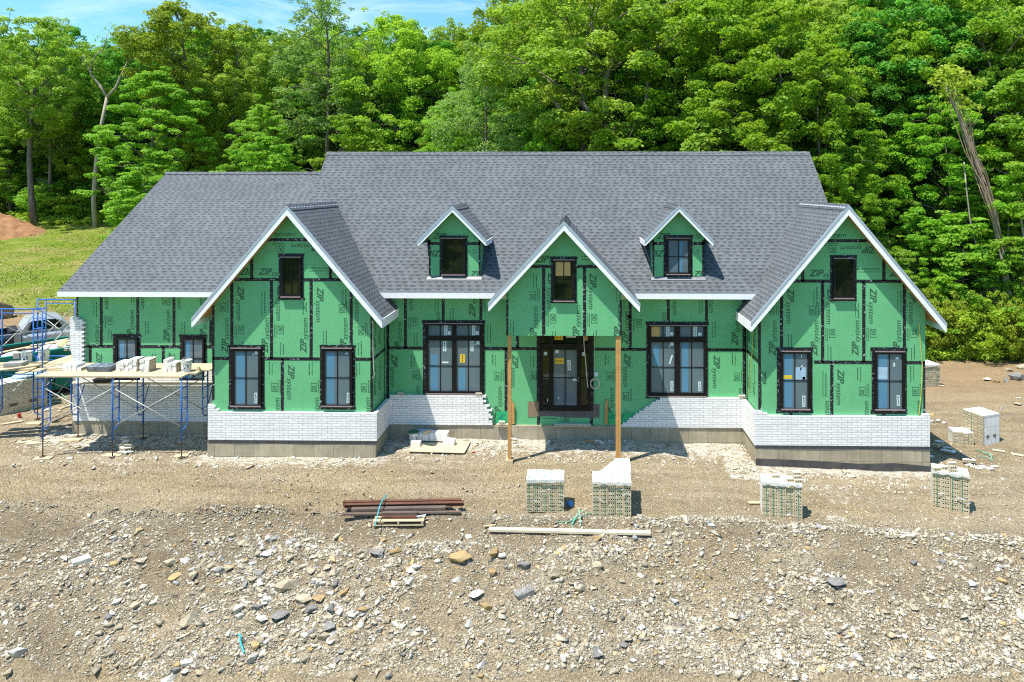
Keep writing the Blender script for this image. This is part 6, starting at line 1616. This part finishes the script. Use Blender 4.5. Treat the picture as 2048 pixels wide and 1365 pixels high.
mb = MB(); mb.box(0, .45, 0, .2, 0, .035); o = mb.build('board', ['plank']); o.location = (WX(95, 20.8), 20.75, ZD + .046); o.rotation_euler = (0, 0, .15); tag(o, 'short board lying at the left end of the scaffold deck', 'board', 'short boards at the deck end')
mb = MB(); mb.box(0, .4, 0, .18, 0, .035); o = mb.build('board', ['plank']); o.location = (WX(97, 20.8), 20.8, ZD + .084); o.rotation_euler = (0, 0, .3); tag(o, 'short board laid askew on top of the other at the left deck end', 'board', 'short boards at the deck end')
# mortar tubs: one wrapped on the deck, one on the bracket plank
def tub(label, x, y, z, w, d, h, mat, fill):
    root = empty('mortar_tub', (0, 0, 0), label, 'mortar tub')
    mb = MB(); a, b = .8, 1.0
    v = [(sx * w / 2 * k, sy * d / 2 * k, zz) for zz, k in ((0, a), (h, b)) for sx, sy in ((-1, -1), (1, -1), (1, 1), (-1, 1))]
    mb.add(v, [(0, 3, 2, 1), (0, 1, 5, 4), (1, 2, 6, 5), (2, 3, 7, 6), (3, 0, 4, 7)], 0); mb.build('body', [mat], root)
    mb = MB(); n = 8; g = [[(-w / 2 * .96 + w * .96 * i / n, -d / 2 * .96 + d * .96 * j / n, h * .9 + .07 * noise.noise((i * .7, j * .9, w)) + .05 * math.sin(math.pi * i / n) * math.sin(math.pi * j / n)) for i in range(n + 1)] for j in range(n + 1)]
    mb.add([p for row in g for p in row], [(j * (n + 1) + i, j * (n + 1) + i + 1, (j + 1) * (n + 1) + i + 1, (j + 1) * (n + 1) + i) for j in range(n) for i in range(n)], 0); mb.build('mortar', [fill], root, smooth=True)
    root.location = (x, y, z); return root
tub('dark tub heaped under crumpled grey plastic on the scaffold deck', WX(198, 20.8), 20.95, ZD + .046, .78, .5, .16, 'tarp', 'tarp')
tub('flat mortar board on the bracket plank against the wing wall', WX(203, 21.9), YB + .14, 1.842, .5, .3, .12, 'black_plastic', 'cmu')
# --- tall tower along the left end of the house
S2 = empty('scaffold', (-18.2, 23.5, 0), 'tall blue two-tier scaffold tower at the left end of the house', 'scaffold')
XA, XB = -19.0, -17.36
TY = [21.9, 23.75, 25.7]
for y in TY:
    for (z0, z1) in ((.45, 2.26), (2.262, 4.26)):
        scaf_frame(S2, 'x', XA, XB, y, z0, z1)
    for x in (XA, XB): jack(S2, x, y, .45)
for i in (0, 1):
    for x in (XA + .03, XB - .03):
        for (lo, hi) in ((.9, 1.95), (2.75, 3.85)):
            rod(S2, 'cross_brace', (x, TY[i], hi), (x, TY[i + 1], lo)); rod(S2, 'cross_brace', (x + .02, TY[i], lo), (x + .02, TY[i + 1], hi))
rod(S2, 'cross_brace', (XA, TY[1] + .02, 3.75), (XB, TY[1] + .02, 2.5), .014); rod(S2, 'cross_brace', (XA, TY[1] + .04, 2.5), (XB, TY[1] + .04, 3.95), .014)
for k, (x, w, lb) in enumerate([(-17.62, .28, 'tower plank farthest from the house, running back beside the plain bucket'), (-17.3, .28, 'second tower plank running back along the house end'), (-16.99, .27, 'third tower plank running back along the house end'), (-16.71, .24, 'pale tower plank closest to the house corner')]):
    plank(lb, (x - .05, 21.35 + .25 * (k % 3), 2.3 + .003 * k), (x + .08, 26.2 - .2 * (k % 2), 2.3 + .003 * k), w, .042, 'plank_pale' if k > 1 else 'plank')
for k, (y, w, lb) in enumerate([(21.55, .26, 'near cross plank at the front of the tower by the concrete blocks'), (21.9, .28, 'middle cross plank at the front of the tower'), (22.28, .3, 'rear cross plank of the tower carrying the labelled bucket')]):
    plank(lb, (-19.9, y - .2, 2.352 + .002 * k), (-17.5 - .1 * k, y + .2, 2.352 + .002 * k), w, .04)
plank('odd plank lying askew over the near end of the tower deck', (-18.6, 21.0, 2.40), (-17.5, 22.0, 2.405), .16, .04)
p = W(63, 733, 22.6); bucket('white labelled bucket with a raised handle on the tower planks', p[0], 22.4, 2.356, 1.05)
p = W(88, 730, 22.9); bucket('plain white bucket on the tower planks right of the blue post', p[0], 22.9, 2.318, 1.08)
for (px, Y, w, d, h, lb) in [(32, 22.0, .56, .35, .12, 'flat grey concrete slab block lying on the near tower planks'), (36, 22.9, .2, .2, .2, 'grey concrete block standing on the tower planks behind the flat one')]:
    mb = MB(); mb.box(-w / 2, w / 2, -d / 2, d / 2, 0, h)
    o = mb.build('concrete_block', ['cmu'], bevel=.008); o.location = (WX(px, Y), Y, 2.357 + (.0 if h < .15 else .0)); o.rotation_euler = (0, 0, .15); tag(o, lb, 'concrete block')
for (px, py, Y, k) in [(139, 698, 24.5, 0), (135, 706, 24.2, 1), (142, 706, 24.2, 2)]:
    brick((WX(px, Y), Y, 2.32 + (.09 if k == 0 else 0)), ['cored brick topping the three at the far end of the tower planks', 'cored brick under the top one at the far end of the tower planks, left', 'cored brick under the top one on the tower planks, against the brick corner'][k], 0, 'bricks on the tower planks')

# ------------------------------------------------------------------ dumpster
D_ = empty('dumpster', (0, 0, 0), 'teal open-top dumpster with rusty inside and white lettering, full of waste', 'dumpster')
L_, Wd, Hd = 6.4, 2.35, 1.75
mb = MB(); t0 = .05
mb.box(-L_ / 2, L_ / 2, 0, t0, .25, Hd, 0); mb.box(-L_ / 2, L_ / 2, Wd - t0, Wd, .25, Hd, 0); mb.box(-L_ / 2, -L_ / 2 + t0, t0, Wd - t0, .25, Hd, 0); mb.box(L_ / 2 - t0, L_ / 2, t0, Wd - t0, .25, Hd, 0)
for k in range(10):
    x = -L_ / 2 + .3 + k * (L_ - .6) / 9; mb.box(x - .045, x + .045, -.09, -.001, .3, Hd - .12, 0)
mb.build('body', ['dumpster'], D_)
mb = MB(); mb.box(-L_ / 2, L_ / 2, -.1, .06, Hd + .001, Hd + .1); mb.box(-L_ / 2, L_ / 2, Wd - .06, Wd + .1, Hd + .001, Hd + .1); mb.box(-L_ / 2 - .08, -L_ / 2 + .06, .061, Wd - .061, Hd + .001, Hd + .1); mb.box(L_ / 2 - .06, L_ / 2 + .08, .061, Wd - .061, Hd + .001, Hd + .1); mb.build('top_rail', ['dumpster'], D_)
mb = MB(); mb.box(-L_ / 2 + t0, L_ / 2 - t0, t0 + .001, t0 + .012, .4, Hd - .01); mb.box(-L_ / 2 + t0, L_ / 2 - t0, Wd - t0 - .012, Wd - t0 - .001, .4, Hd - .01); mb.box(-L_ / 2 + t0, L_ / 2 - t0, t0 + .013, Wd - t0 - .013, .95, 1.0); mb.box(L_ / 2 - t0 - .012, L_ / 2 - t0 - .001, t0 + .02, Wd - t0 - .02, 1.01, Hd - .01); mb.build('liner', ['dumpster_in'], D_)
mb = MB(); mb.box(-L_ / 2 + .1, L_ / 2 - .1, .3, .5, 0, .249); mb.box(-L_ / 2 + .1, L_ / 2 - .1, Wd - .5, Wd - .3, 0, .249); mb.build('skid', ['black_plastic'], D_)
tx, tw = text_tris('Cali', 1.0, .35, .01); mb = MB()
for p in tx: mb.add([(.55 + .62 * x, -.096, .95 + .62 * y) for x, y in p], [list(range(len(p)))], 0)
mb.build('lettering', ['white_paint'], D_)
ang = math.atan2(.79, .61)
D_.rotation_euler = (0, 0, ang); ctr = Vector((-19.45, 27.7, 0)) - Vector((math.cos(ang), math.sin(ang), 0)) * L_ / 2
D_.location = (ctr.x, ctr.y, H(-20.5, 26) - .02)
def in_dump(x, y, z): return D_.matrix_basis @ Vector((x, y, z))
D_MAT = Matrix.LocRotScale(D_.location, D_.rotation_euler, (1, 1, 1))
def lump(name, label, cat, x, y, z, sx, sy, sz, mat, seed, group=None, world=False):
    bm = bmesh.new(); bmesh.ops.create_icosphere(bm, subdivisions=3, radius=1)
    for v in bm.verts:
        c = v.co.copy(); v.co = c * (1 + .22 * noise.noise(c * 1.6 + Vector((seed, 0, 0))) + .12 * noise.noise(c * 4 + Vector((0, seed, 0)))); v.co = Vector((v.co.x * sx, v.co.y * sy, v.co.z * sz))
    me = bpy.data.meshes.new(name); bm.to_mesh(me); bm.free(); me.materials.append(MAT[mat]); me.polygons.foreach_set('use_smooth', [True] * len(me.polygons)); auto_uv(me)
    o = bpy.data.objects.new(name, me); COL.objects.link(o); o.location = Vector((x, y, z)) if world else D_MAT @ Vector((x, y, z)); o.rotation_euler = (0, 0, seed); return tag(o, label, cat, group)
lump('waste_bag', 'white plastic waste heaped at the near side of the dumpster', 'waste bag', 1.5, .55, 1.62, .55, .4, .36, 'whitebag', 2)
lump('waste_bag', 'small white waste bag against the dumpster rim behind the tower post', 'waste bag', 2.35, .5, 1.62, .35, .35, .34, 'whitebag', 4)
lump('waste_bag', 'low white sheeting at the left end of the dumpster load', 'waste bag', .5, .6, 1.55, .7, .4, .3, 'whitebag', 6)
lump('waste_bag', 'crumpled black and silver wrapping on top of the dumpster load', 'waste bag', 2.6, 1.5, 1.62, .75, .45, .25, 'tarp', 7)
lump('waste_bag', 'pale yellow foam lump on the dumpster load', 'waste bag', 2.1, 1.0, 1.7, .3, .25, .3, 'foam', 9) if MAT.setdefault('foam', M_plain('yellow_foam', (0.62, 0.54, 0.28), (0.5, 0.43, 0.2), 5, 0.8, 0.3)) else None
for k, (x0, y0, x1, y1, z) in enumerate([(1.0, 1.5, 3.05, .75, 1.78), (1.2, 1.75, 3.1, 1.05, 1.82), (.2, 1.6, 2.6, 2.1, 1.74), (2.2, .6, 3.1, .5, 1.86)]):
    a, b = D_MAT @ Vector((x0, y0, z)), D_MAT @ Vector((x1, y1, z + .06)); plank(['waste plank slanting across the dumpster toward the house', 'second waste plank slanting across the dumpster', 'waste plank lying along the far side of the dumpster', 'short waste plank over the near dumpster rim'][k], a, b, .2, .04, 'plank', 'waste planks in the dumpster')
lump('sheet', 'pale blue plastic sheet draped over the buff brick cube at the left edge', 'plastic sheet', c8.location.x + .1, c8.location.y + .35, c8.location.z + 1.2, .5, .55, .12, 'bluebag', 3, None, True)

# ------------------------------------------------------------------ pickup truck
T_ = empty('pickup_truck', (0, 0, 0), 'silver pickup truck with dark rear window parked beyond the dumpster', 'pickup truck')
def sect(pts_list, mat, name, bev=.03, closed=True):
    """loft closed profiles (list of (x, z) rings) along y"""
    mb = MB(); n = len(pts_list[0][1]); vs = []
    for y, ring in pts_list: vs += [(x, y, z) for x, z in ring]
    fs = []
    for i in range(len(pts_list) - 1):
        for k in range(n): fs.append((i * n + k, i * n + (k + 1) % n, (i + 1) * n + (k + 1) % n, (i + 1) * n + k))
    fs.append(tuple(range(n - 1, -1, -1))); fs.append(tuple((len(pts_list) - 1) * n + k for k in range(n)))
    mb.add(vs, fs, 0); return mb.build(name, [mat], T_, bevel=bev)
def ring(w, z0, z1, c=.12): return [(-w, z0 + c), (-w + c * .4, z0), (w - c * .4, z0), (w, z0 + c), (w, z1 - c), (w - c * .7, z1), (-w + c * .7, z1), (-w, z1 - c)]
sect([(.35, ring(.96, .42, 1.12)), (1.5, ring(.97, .42, 1.14)), (1.9, ring(.96, .42, 1.15)), (2.9, ring(.93, .45, 1.08)), (3.1, ring(.86, .5, .98))], 'silver', 'body')
sect([(.36, ring(.90, 1.121, 1.40, .05)), (.62, ring(.80, 1.121, 1.84, .14)), (1.4, ring(.78, 1.121, 1.90, .14)), (1.9, ring(.80, 1.121, 1.82, .14)), (2.45, ring(.88, 1.121, 1.18, .03))], 'silver', 'cab')
def ribbon(name, quads, mat):
    mb = MB()
    for q in quads: mb.poly(q, 0)
    return mb.build(name, [mat], T_)
ribbon('rear_window', [[(.70, .415, 1.34), (-.70, .415, 1.34), (-.62, .565, 1.74), (.62, .565, 1.74)]], 'tint_glass')
ribbon('brake_lamp', [[(.14, .575, 1.795), (-.14, .575, 1.795), (-.14, .59, 1.83), (.14, .59, 1.83)]], 'redlamp')
for s in (-1, 1):
    q = [(s * .885, .62, 1.30), (s * .885, 1.95, 1.30), (s * .815, 1.75, 1.74), (s * .815, .75, 1.74)]
    ribbon('side_window', [q if s < 0 else q[::-1]], 'tint_glass')
mb = MB(); mb.box(-.97, -.90, -1.95, .33, .5, 1.24); mb.box(.90, .97, -1.95, .33, .5, 1.24); mb.box(-.90, .90, -1.95, -1.88, .55, 1.24); mb.box(-.895, .895, .29, .335, .55, 1.26); mb.build('bed', ['silver'], T_, bevel=.02)
mb = MB(); mb.box(-.899, -.885, -1.87, .28, .8, 1.27); mb.box(.885, .899, -1.87, .28, .8, 1.27); mb.box(-.88, .88, -1.87, .28, .78, .8); mb.box(-.88, .88, -.08, .27, .81, 1.36); mb.build('bed_liner', ['black_plastic'], T_)
for s in (-1, 1):
    for y in (-1.1, 2.25):
        mb = MB(); n = 20
        mb.v = []; prof = [(.2, .11), (.34, .12), (.39, .08), (.39, -.08), (.34, -.12), (.2, -.11)]
        for r_, x_ in prof: mb.v += [(s * .86 + s * x_, y + r_ * math.cos(k * 2 * math.pi / n), .39 + r_ * math.sin(k * 2 * math.pi / n)) for k in range(n)]
        for i in range(5):
            for k in range(n): mb.f.append([i * n + k, i * n + (k + 1) % n, (i + 1) * n + (k + 1) % n, (i + 1) * n + k]); mb.m.append(0)
        wh = mb.build('wheel', ['rubber'], T_); mb = MB(); mb.tube([(s * .80, y, .39), (s * .965, y, .39)], .2, 16); mb.build('rim', ['flash'], wh)
    mb = MB(); mb.box(s * .84 - .06, s * .84 + .06, -1.99, -1.951, .85, 1.2); mb.build('tail_lamp', ['redlamp'], T_)
mb = MB(); mb.box(-.93, .93, -2.12, -1.96, .48, .66); mb.build('rear_bumper', ['flash'], T_, bevel=.02)
place(T_, -27.5, 32.7, -.80)
# a smaller black pickup bed in front of it
T2 = empty('trailer', (0, 0, 0), 'black open cargo trailer at the left edge behind the dumpster', 'trailer')
mb = MB(); mb.box(-1.6, 1.6, -.02, .02, .6, 1.25); mb.box(-1.6, 1.6, 1.55, 1.6, .6, 1.25); mb.box(1.56, 1.6, .021, 1.549, .6, 1.25); mb.build('side_panel', ['black_plastic'], T2); mb = MB(); mb.box(-1.6, 1.55, .021, 1.549, .55, .599); mb.build('floor', ['black_plastic'], T2)
for x in (-.3,):
    for y in (-.12, 1.72): mb = MB(); mb.tube([(x, y - .1, .33), (x, y + .1, .33)], .33, 18); mb.build('wheel', ['rubber'], T2)
place(T2, -27.6, 30.2, .5)

# ------------------------------------------------------------------ loose stock on the pad
def ground_box(name, label, cat, px, py, w, d, h, mat, rz=0.0, z=0.0, group=None, tilt=0.0, uvmat=None):
    mb = MB(); mb.box(-w / 2, w / 2, -d / 2, d / 2, 0, h); o = mb.build(name, [mat]); p = G(px, py); o.location = (p.x, p.y, p.z + z); o.rotation_euler = (tilt, 0, rz); return tag(o, label, cat, group)
ground_box('plywood_sheet', 'pale plywood sheet on the rubble under the white wrapped bundle', 'plywood sheet', 880, 897, 1.75, .95, .018, 'ply', -.05, .05)
pb = G(858, 886)
BU = empty('tile_bundle', (0, 0, 0), 'long bundle of white tiles half wrapped in blue film on the plywood sheet', 'tile bundle')
mb = MB(); mb.box(-.55, .05, -.17, .17, 0, .26); mb.build('blue_wrapped_half', ['bluebag'], BU); mb = MB(); mb.box(.051, .6, -.17, .15, 0, .24); mb.build('white_half', ['brick_pack'], BU); mb = MB(); mb.box(-.52, .02, -.175, -.171, .01, .2); mb.build('tile_face', ['brick_pack'], BU)
BU.location = (pb.x, pb.y + .12, pb.z + .075); BU.rotation_euler = (0, 0, -.06)
ground_box('tile_box', 'short white tile box beside the long bundle on the plywood sheet', 'tile box', 899, 893, .36, .22, .16, 'brick_pack', -.1, .07)
ground_box('wood_block', 'small wood block resting on top of the blue wrapped bundle', 'wood block', 854, 887, .26, .1, .06, 'plank', .7, .335)
ground_box('tile_box', 'cream brick block at the near corner of the plywood sheet', 'tile box', 832, 896, .3, .16, .14, 'brick_white', -.05, .07)
p = G(828, 886); bucket('bucket with a dark green lid by the foundation, beside the plywood sheet', p.x, p.y, p.z - .01, 1.05, 'green_lid')
# steel beams on the pallet
rs_ = random.Random(9)
pa, pz = G(682, 1032), G(922, 1022)
dirb = (pz - pa); LB = dirb.length; rzb = math.atan2(dirb.y, dirb.x)
def beam(label, off, z, L, w, h, mat, shift=0.0, flange=True):
    mb = MB()
    if flange: mb.box(-L / 2, L / 2, -w / 2, w / 2, 0, .012, 0); mb.box(-L / 2, L / 2, -.008, .008, .0121, h - .0121, 0); mb.box(-L / 2, L / 2, -w / 2, w / 2, h - .012, h, 0)
    else: mb.box(-L / 2, L / 2, -w / 2, w / 2, 0, h, 0)
    o = mb.build('steel_beam', [mat]); c = (pa + pz) / 2; n = Vector((-math.sin(rzb), math.cos(rzb), 0)); t = Vector((math.cos(rzb), math.sin(rzb), 0))
    q = c + n * off + t * shift; o.location = (q.x, q.y, H(q.x, q.y) + .10 + z); o.rotation_euler = (0, -math.asin(max(-.2, min(.2, dirb.z / LB))) * 0, rzb); return tag(o, label, 'steel beam', 'steel beams on the pallet')
beam('rusty steel beam at the back of the stack, reddest of all', .19, 0, LB, .1, .12, 'rust')
beam('rusty steel beam second from the back of the stack', .07, 0, LB * 1.0, .11, .09, 'rust', .06)
beam('grey-brown steel channel in the middle of the stack', -.06, 0, LB * .78, .13, .06, 'brownsteel', -.05, False)
beam('long flat steel bar along the front of the stack', -.17, -.02, LB * .98, .09, .04, 'brownsteel', .04, False)
PL = empty('pallet', (0, 0, 0), 'weathered wooden pallet under the steel beams at the pad edge', 'pallet')
for k in range(5): mb = MB(); mb.box(-.62, .62, -.45 + k * .2, -.45 + k * .2 + .12, .10, .12); mb.build('deck_board', ['plank'], PL)
for x in (-.6, -.02, .56): mb = MB(); mb.box(x, x + .04, -.45, .47, .021, .0995); mb.build('stringer', ['plank'], PL)
for k in (0, 4): mb = MB(); mb.box(-.62, .62, -.45 + k * .2, -.45 + k * .2 + .1, 0, .02); mb.build('bottom_board', ['plank'], PL)
pp_ = G(797, 1050); PL.location = (pp_.x, pp_.y + .35, pp_.z + .02); PL.rotation_euler = (0, 0, rzb * .6)
for k, (y, z, L, m) in enumerate([(-.30, .122, .86, 'rust'), (-.17, .122, .9, 'rust'), (-.24, .185, .84, 'brownsteel'), (-.05, .122, .95, 'rust')]):
    mb = MB(); mb.box(-L / 2, L / 2, y - .05, y + .05, z, z + .06); o = mb.build('steel_plate', [m]); o.location = PL.location; o.rotation_euler = PL.rotation_euler; tag(o, ['short rusty steel bar at the front of the pallet', 'short rusty steel bar second from the pallet front', 'short grey-brown bar stacked on two rusty ones', 'short rusty bar next to the long beams'][k], 'steel bar', 'short steel bars on the pallet')
mb = MB(); x = pa.lerp(pz, .345); mb.tube([(x.x, x.y + .36, x.z + .34), (x.x, x.y - .02, x.z + .35), (x.x + .01, x.y - .3, x.z + .32), (x.x + .02, x.y - .62, x.z + .14), (x.x + .02, x.y - .7, x.z + .05)], .014, 5); tag(mb.build('strap', ['teal']), 'bright teal strap over the steel beams and pallet', 'strap')
mb = MB(); x = G(840, 1048); mb.tube([(x.x - .15, x.y, x.z + .16), (x.x, x.y, x.z + .19), (x.x + .14, x.y + .03, x.z + .2)], .02, 5); tag(mb.build('strap', ['bluebag']), 'pale blue strap end on the right corner of the pallet', 'strap')
# long pale board on the crest
a, b = G(978, 1065), G(1301, 1074)
plank('long pale board lying along the crest of the slope', (a.x, a.y, a.z + .1), (b.x, b.y, b.z + .12), .14, .055, 'plank_pale', None)
a, b = G(968, 1062), G(990, 1061); plank('thin yellow stake at the left end of the long pale board', (a.x, a.y + .05, a.z + .1), (b.x, b.y + .1, b.z + .09), .05, .03, 'plank', None)
for (x0, y0, x1, y1, w, lb, m) in [(1497, 1008, 1527, 1008, .12, 'short tan board poking out left of the leaning brick cube', 'plank'), (4, 851, 46, 844, .14, 'broad board on bare dirt at the left edge', 'plank'), (1857, 769, 1888, 774, .12, 'thin board on the bank behind the right end of the house', 'plank'), (2022, 909, 2047, 914, .1, 'pale stick at the right edge of the pad', 'plank_pale'), (100, 848, 128, 834, .06, 'slim lath lying behind the scaffold on the left', 'plank_pale'), (1170, 884, 1188, 885, .06, 'orange lath in the porch shade', 'post'), (1985, 902, 2010, 905, .1, 'white lath at the foot of the angled brick cube', 'plank_pale'), (268, 876, 300, 873, .14, 'muddy board in the shade under the scaffold', 'plank'), (120, 760 + 60, 142, 812, .08, 'pale lath near the wing corner', 'plank_pale')]:
    a, b = G(x0, y0), G(x1, y1); plank(lb, (a.x, a.y, a.z + .045), (b.x, b.y, b.z + .045), w, .03, m, 'stray boards on the ground')
def strip(label, pts, mat, r=.012, cat='strap', name='strap', group=None):
    mb = MB(); mb.tube([G(px, py) + Vector((0, 0, dz + .015)) for px, py, dz in pts], r, 5); return tag(mb.build(name, [mat]), label, cat, group)
for k, pts in enumerate([[(1157, 1022, .05), (1160, 1040, .1), (1161, 1056, .02)], [(1143, 1052, .02), (1155, 1036, .08), (1169, 1024, .04)], [(1143, 1056, 0), (1149, 1046, .05), (1162, 1037, .06), (1183, 1029, .02)], [(1113, 1047, .01), (1141, 1046, .02), (1152, 1038, .04)]]):
    strip(['upright pale green strap of the tangle between the brick cubes', 'pale green strap crossing the upright one', 'green strap trailing toward the right brick cube', 'dark strap end trailing left from the tangle'][k], pts, ['strap_pale', 'strap_pale', 'strap', 'strap'][k], .011, group='cut straps between the brick cubes')
for k, pts in enumerate([[(1962, 906, .02), (1980, 912, .06), (1984, 921, .02)], [(1950, 902, .03), (1968, 910, .05), (1990, 917, .02)], [(1955, 915, .02), (1970, 916, .03), (1986, 924, .01)], [(1900, 870, .05), (1915, 866, .12), (1925, 860, .1), (1938, 864, .1)]]):
    strip('green and yellow cut strap lying below the angled brick cube', pts, ['strap_pale', 'strap', 'strap_pale', 'cord_yellow'][k], .012, group='cut straps below the angled cube')
for k, pts in enumerate([[(70, 815, .02), (85, 800, .1), (120, 792, .1), (134, 800, .03)], [(62, 822, .02), (90, 812, .08), (125, 806, .05)], [(60, 806, .03), (95, 795, .1), (110, 787, .1)], [(78, 826, .02), (104, 822, .06), (140, 815, .04)]]):
    strip('pale cut strapping tangled on the ground behind the scaffold legs', pts, ['strap_pale', 'strap_pale', 'bluebag', 'plank_pale'][k], .016, group='strapping behind the scaffold')
strip('bright teal strap scrap beside the orange rock on the slope', [(477, 1277, .06), (481, 1283, .12), (480, 1292, .1), (484, 1301, .05), (488, 1309, .02)], 'teal', .022)
strip('thin cord hanging from the right veneer to the ground', [(1815, 925, .9), (1820, 925, .5), (1828, 926, .05)], 'darkrod', .006, 'cord', 'cord')
p = G(1136, 1012); mb = MB(); mb.lathe([(0, 0), (.06, 0), (.07, .14), (.0, .13)], n=14); o = mb.build('paint_can', ['blue_plastic']); o.location = (p.x, p.y, p.z + .06); o.rotation_euler = (1.2, .2, .6); tag(o, 'small blue can lying in the shadow of the left brick cube', 'can')
p = G(38.5, 836); mb = MB(); mb.lathe([(0, 0), (.05, 0), (.06, .15), (0, .15)], n=12); o = mb.build('cup', ['red_plastic']); o.location = p; tag(o, 'red cup on the ground beside the buff brick cube', 'cup')
ground_box('wrapper', 'small red wrapper on the rubble right of the plywood sheet', 'wrapper', 947, 906, .1, .06, .03, 'red_plastic', .3)
# dirt mound beyond the lawn
bm = bmesh.new(); bmesh.ops.create_grid(bm, x_segments=60, y_segments=40, size=1)
Ym = 66.0; xm_, hm = WX(-55, Ym), 3.1
for v in bm.verts:
    x, y = v.co.x * 8.0, v.co.y * 4.0; r_ = math.hypot(x / 7.0, y / 3.6); h = max(0, 1 - r_) * hm * 1.12
    h = min(h, hm * .96) * (1 + .12 * noise.noise((x * .5, y * .5, 1))) + .18 * noise.noise((x * 1.4, y * 1.4, 3)) * (h > .05)
    v.co = Vector((x + xm_, y + Ym, H(x + xm_, y + Ym) + h - .12))
me = bpy.data.meshes.new('dirt_mound'); bm.to_mesh(me); bm.free(); me.materials.append(MAT['redsoil']); o = bpy.data.objects.new('dirt_mound', me); COL.objects.link(o); tag(o, 'reddish mound of dug soil beyond the lawn at the left edge', 'dirt mound')
# grass blades and dry clippings on the lawn
rg = np.random.default_rng(15); C = []
while len(C) < 60000:
    x, y = rg.uniform(-62, -13), 42 + 27 * rg.random() ** 1.3
    if x / y < -.95: continue
    C.append((x, y, H(x, y) + rg.uniform(.0, .05)))
C = np.array(C); N_ = rg.normal(0, .5, (len(C), 3)) + np.array([0, -.3, .9]); N_ /= np.linalg.norm(N_, axis=1)[:, None]
pat = np.array([noise.noise((c[0] * .12, c[1] * .3, 4)) + .6 * noise.noise((c[0] * .5, c[1] * .9, 2)) for c in C])
T = np.clip(.45 + .9 * pat + rg.normal(0, .2, len(C)), 0, 1)
t_ = NT('lawn_blades'); t_.princ(t_.ramp((t_.n('Attribute', attribute_name='tint'), 'Fac'), [(0.0, (0.10, 0.20, 0.015)), (0.5, (0.165, 0.235, 0.028)), (0.8, (0.26, 0.235, 0.07)), (1.0, (0.40, 0.34, 0.16))]), 0.8, spec=0.1); MAT['lawn_blades'] = t_.m
o = bpy.data.objects.new('grass', mesh_np('grass', leaf_quads(C, N_, rg.uniform(.07, .17, len(C)), rg, 2.4), 4, 'lawn_blades', T)); COL.objects.link(o); tag(o, 'patchy lawn grass with dry clippings', kind='stuff')
# ------------------------------------------------------------------ camera, sun and sky
cam = bpy.data.cameras.new('camera'); CO = bpy.data.objects.new('camera', cam); COL.objects.link(CO)
CO.location = CAM; CO.rotation_euler = (math.pi / 2, 0, TH)
cam.sensor_width = 36.0; cam.lens = F / 2048 * 36.0
cam.shift_x = -(PPX - 1024) / 2048; cam.shift_y = -(682.5 - VPY) / 2048
cam.clip_end = 2000; SC.camera = CO

SUN_DIR = Vector((0.33, 0.265, -1.0)).normalized()
sl = bpy.data.lights.new('sun', 'SUN'); sl.energy = 3.9; sl.angle = math.radians(0.5); sl.color = (1.0, 0.95, 0.85)
so = bpy.data.objects.new('sun', sl); COL.objects.link(so); so.rotation_euler = SUN_DIR.to_track_quat('-Z', 'Y').to_euler()
el = math.asin(-SUN_DIR.z); az = math.atan2(-SUN_DIR.x, -SUN_DIR.y)
w = bpy.data.worlds.new('World'); SC.world = w; w.use_nodes = True; t = w.node_tree; t.nodes.clear()
sky = t.nodes.new('ShaderNodeTexSky'); sky.sky_type = 'NISHITA'; sky.sun_disc = False
sky.sun_elevation = el; sky.sun_rotation = az; sky.altitude = 200; sky.air_density = 1.0; sky.dust_density = 0.4; sky.ozone_density = 2.0
bg = t.nodes.new('ShaderNodeBackground'); bg.inputs[1].default_value = 0.14
out = t.nodes.new('ShaderNodeOutputWorld')
tc = t.nodes.new('ShaderNodeTexCoord'); mp = t.nodes.new('ShaderNodeMapping'); mp.inputs['Scale'].default_value = (2.0, 2.0, 9.0); mp.inputs['Rotation'].default_value = (0.0, 0.25, 0.0)
nz = t.nodes.new('ShaderNodeTexNoise'); nz.inputs['Scale'].default_value = 2.2; nz.inputs['Detail'].default_value = 8; nz.inputs['Roughness'].default_value = 0.62; nz.inputs['Distortion'].default_value = 0.6
cr = t.nodes.new('ShaderNodeValToRGB'); cr.color_ramp.elements[0].position = 0.50; cr.color_ramp.elements[1].position = 0.78; cr.color_ramp.elements[1].color = (0.6, 0.6, 0.6, 1)
hs = t.nodes.new('ShaderNodeHueSaturation'); hs.inputs['Hue'].default_value = 0.488; hs.inputs['Saturation'].default_value = 1.3; hs.inputs['Value'].default_value = 0.82
mx = t.nodes.new('ShaderNodeMixRGB'); mx.inputs[2].default_value = (4.4, 4.8, 5.2, 1)
L = t.links.new
L(tc.outputs['Generated'], mp.inputs[0]); L(mp.outputs[0], nz.inputs['Vector']); L(nz.outputs['Fac'], cr.inputs[0]); L(cr.outputs[0], mx.inputs[0]); L(sky.outputs[0], hs.inputs['Color']); L(hs.outputs[0], mx.inputs[1]); L(mx.outputs[0], bg.inputs[0]); L(bg.outputs[0], out.inputs[0])

SC.render.engine = 'CYCLES'
SC.view_settings.view_transform = 'Standard'; SC.view_settings.look = 'None'; SC.view_settings.exposure = 1.1; SC.view_settings.gamma = 1.0
cy = SC.cycles; cy.max_bounces = 5; cy.diffuse_bounces = 3; cy.glossy_bounces = 2; cy.transmission_bounces = 3; cy.transparent_max_bounces = 4; cy.sample_clamp_indirect = 6.0
cy.use_denoising = False; cy.pixel_filter_type = 'BLACKMAN_HARRIS'; cy.filter_width = 1.15; cy.caustics_reflective = False; cy.caustics_refractive = False
SC.render.use_persistent_data = False
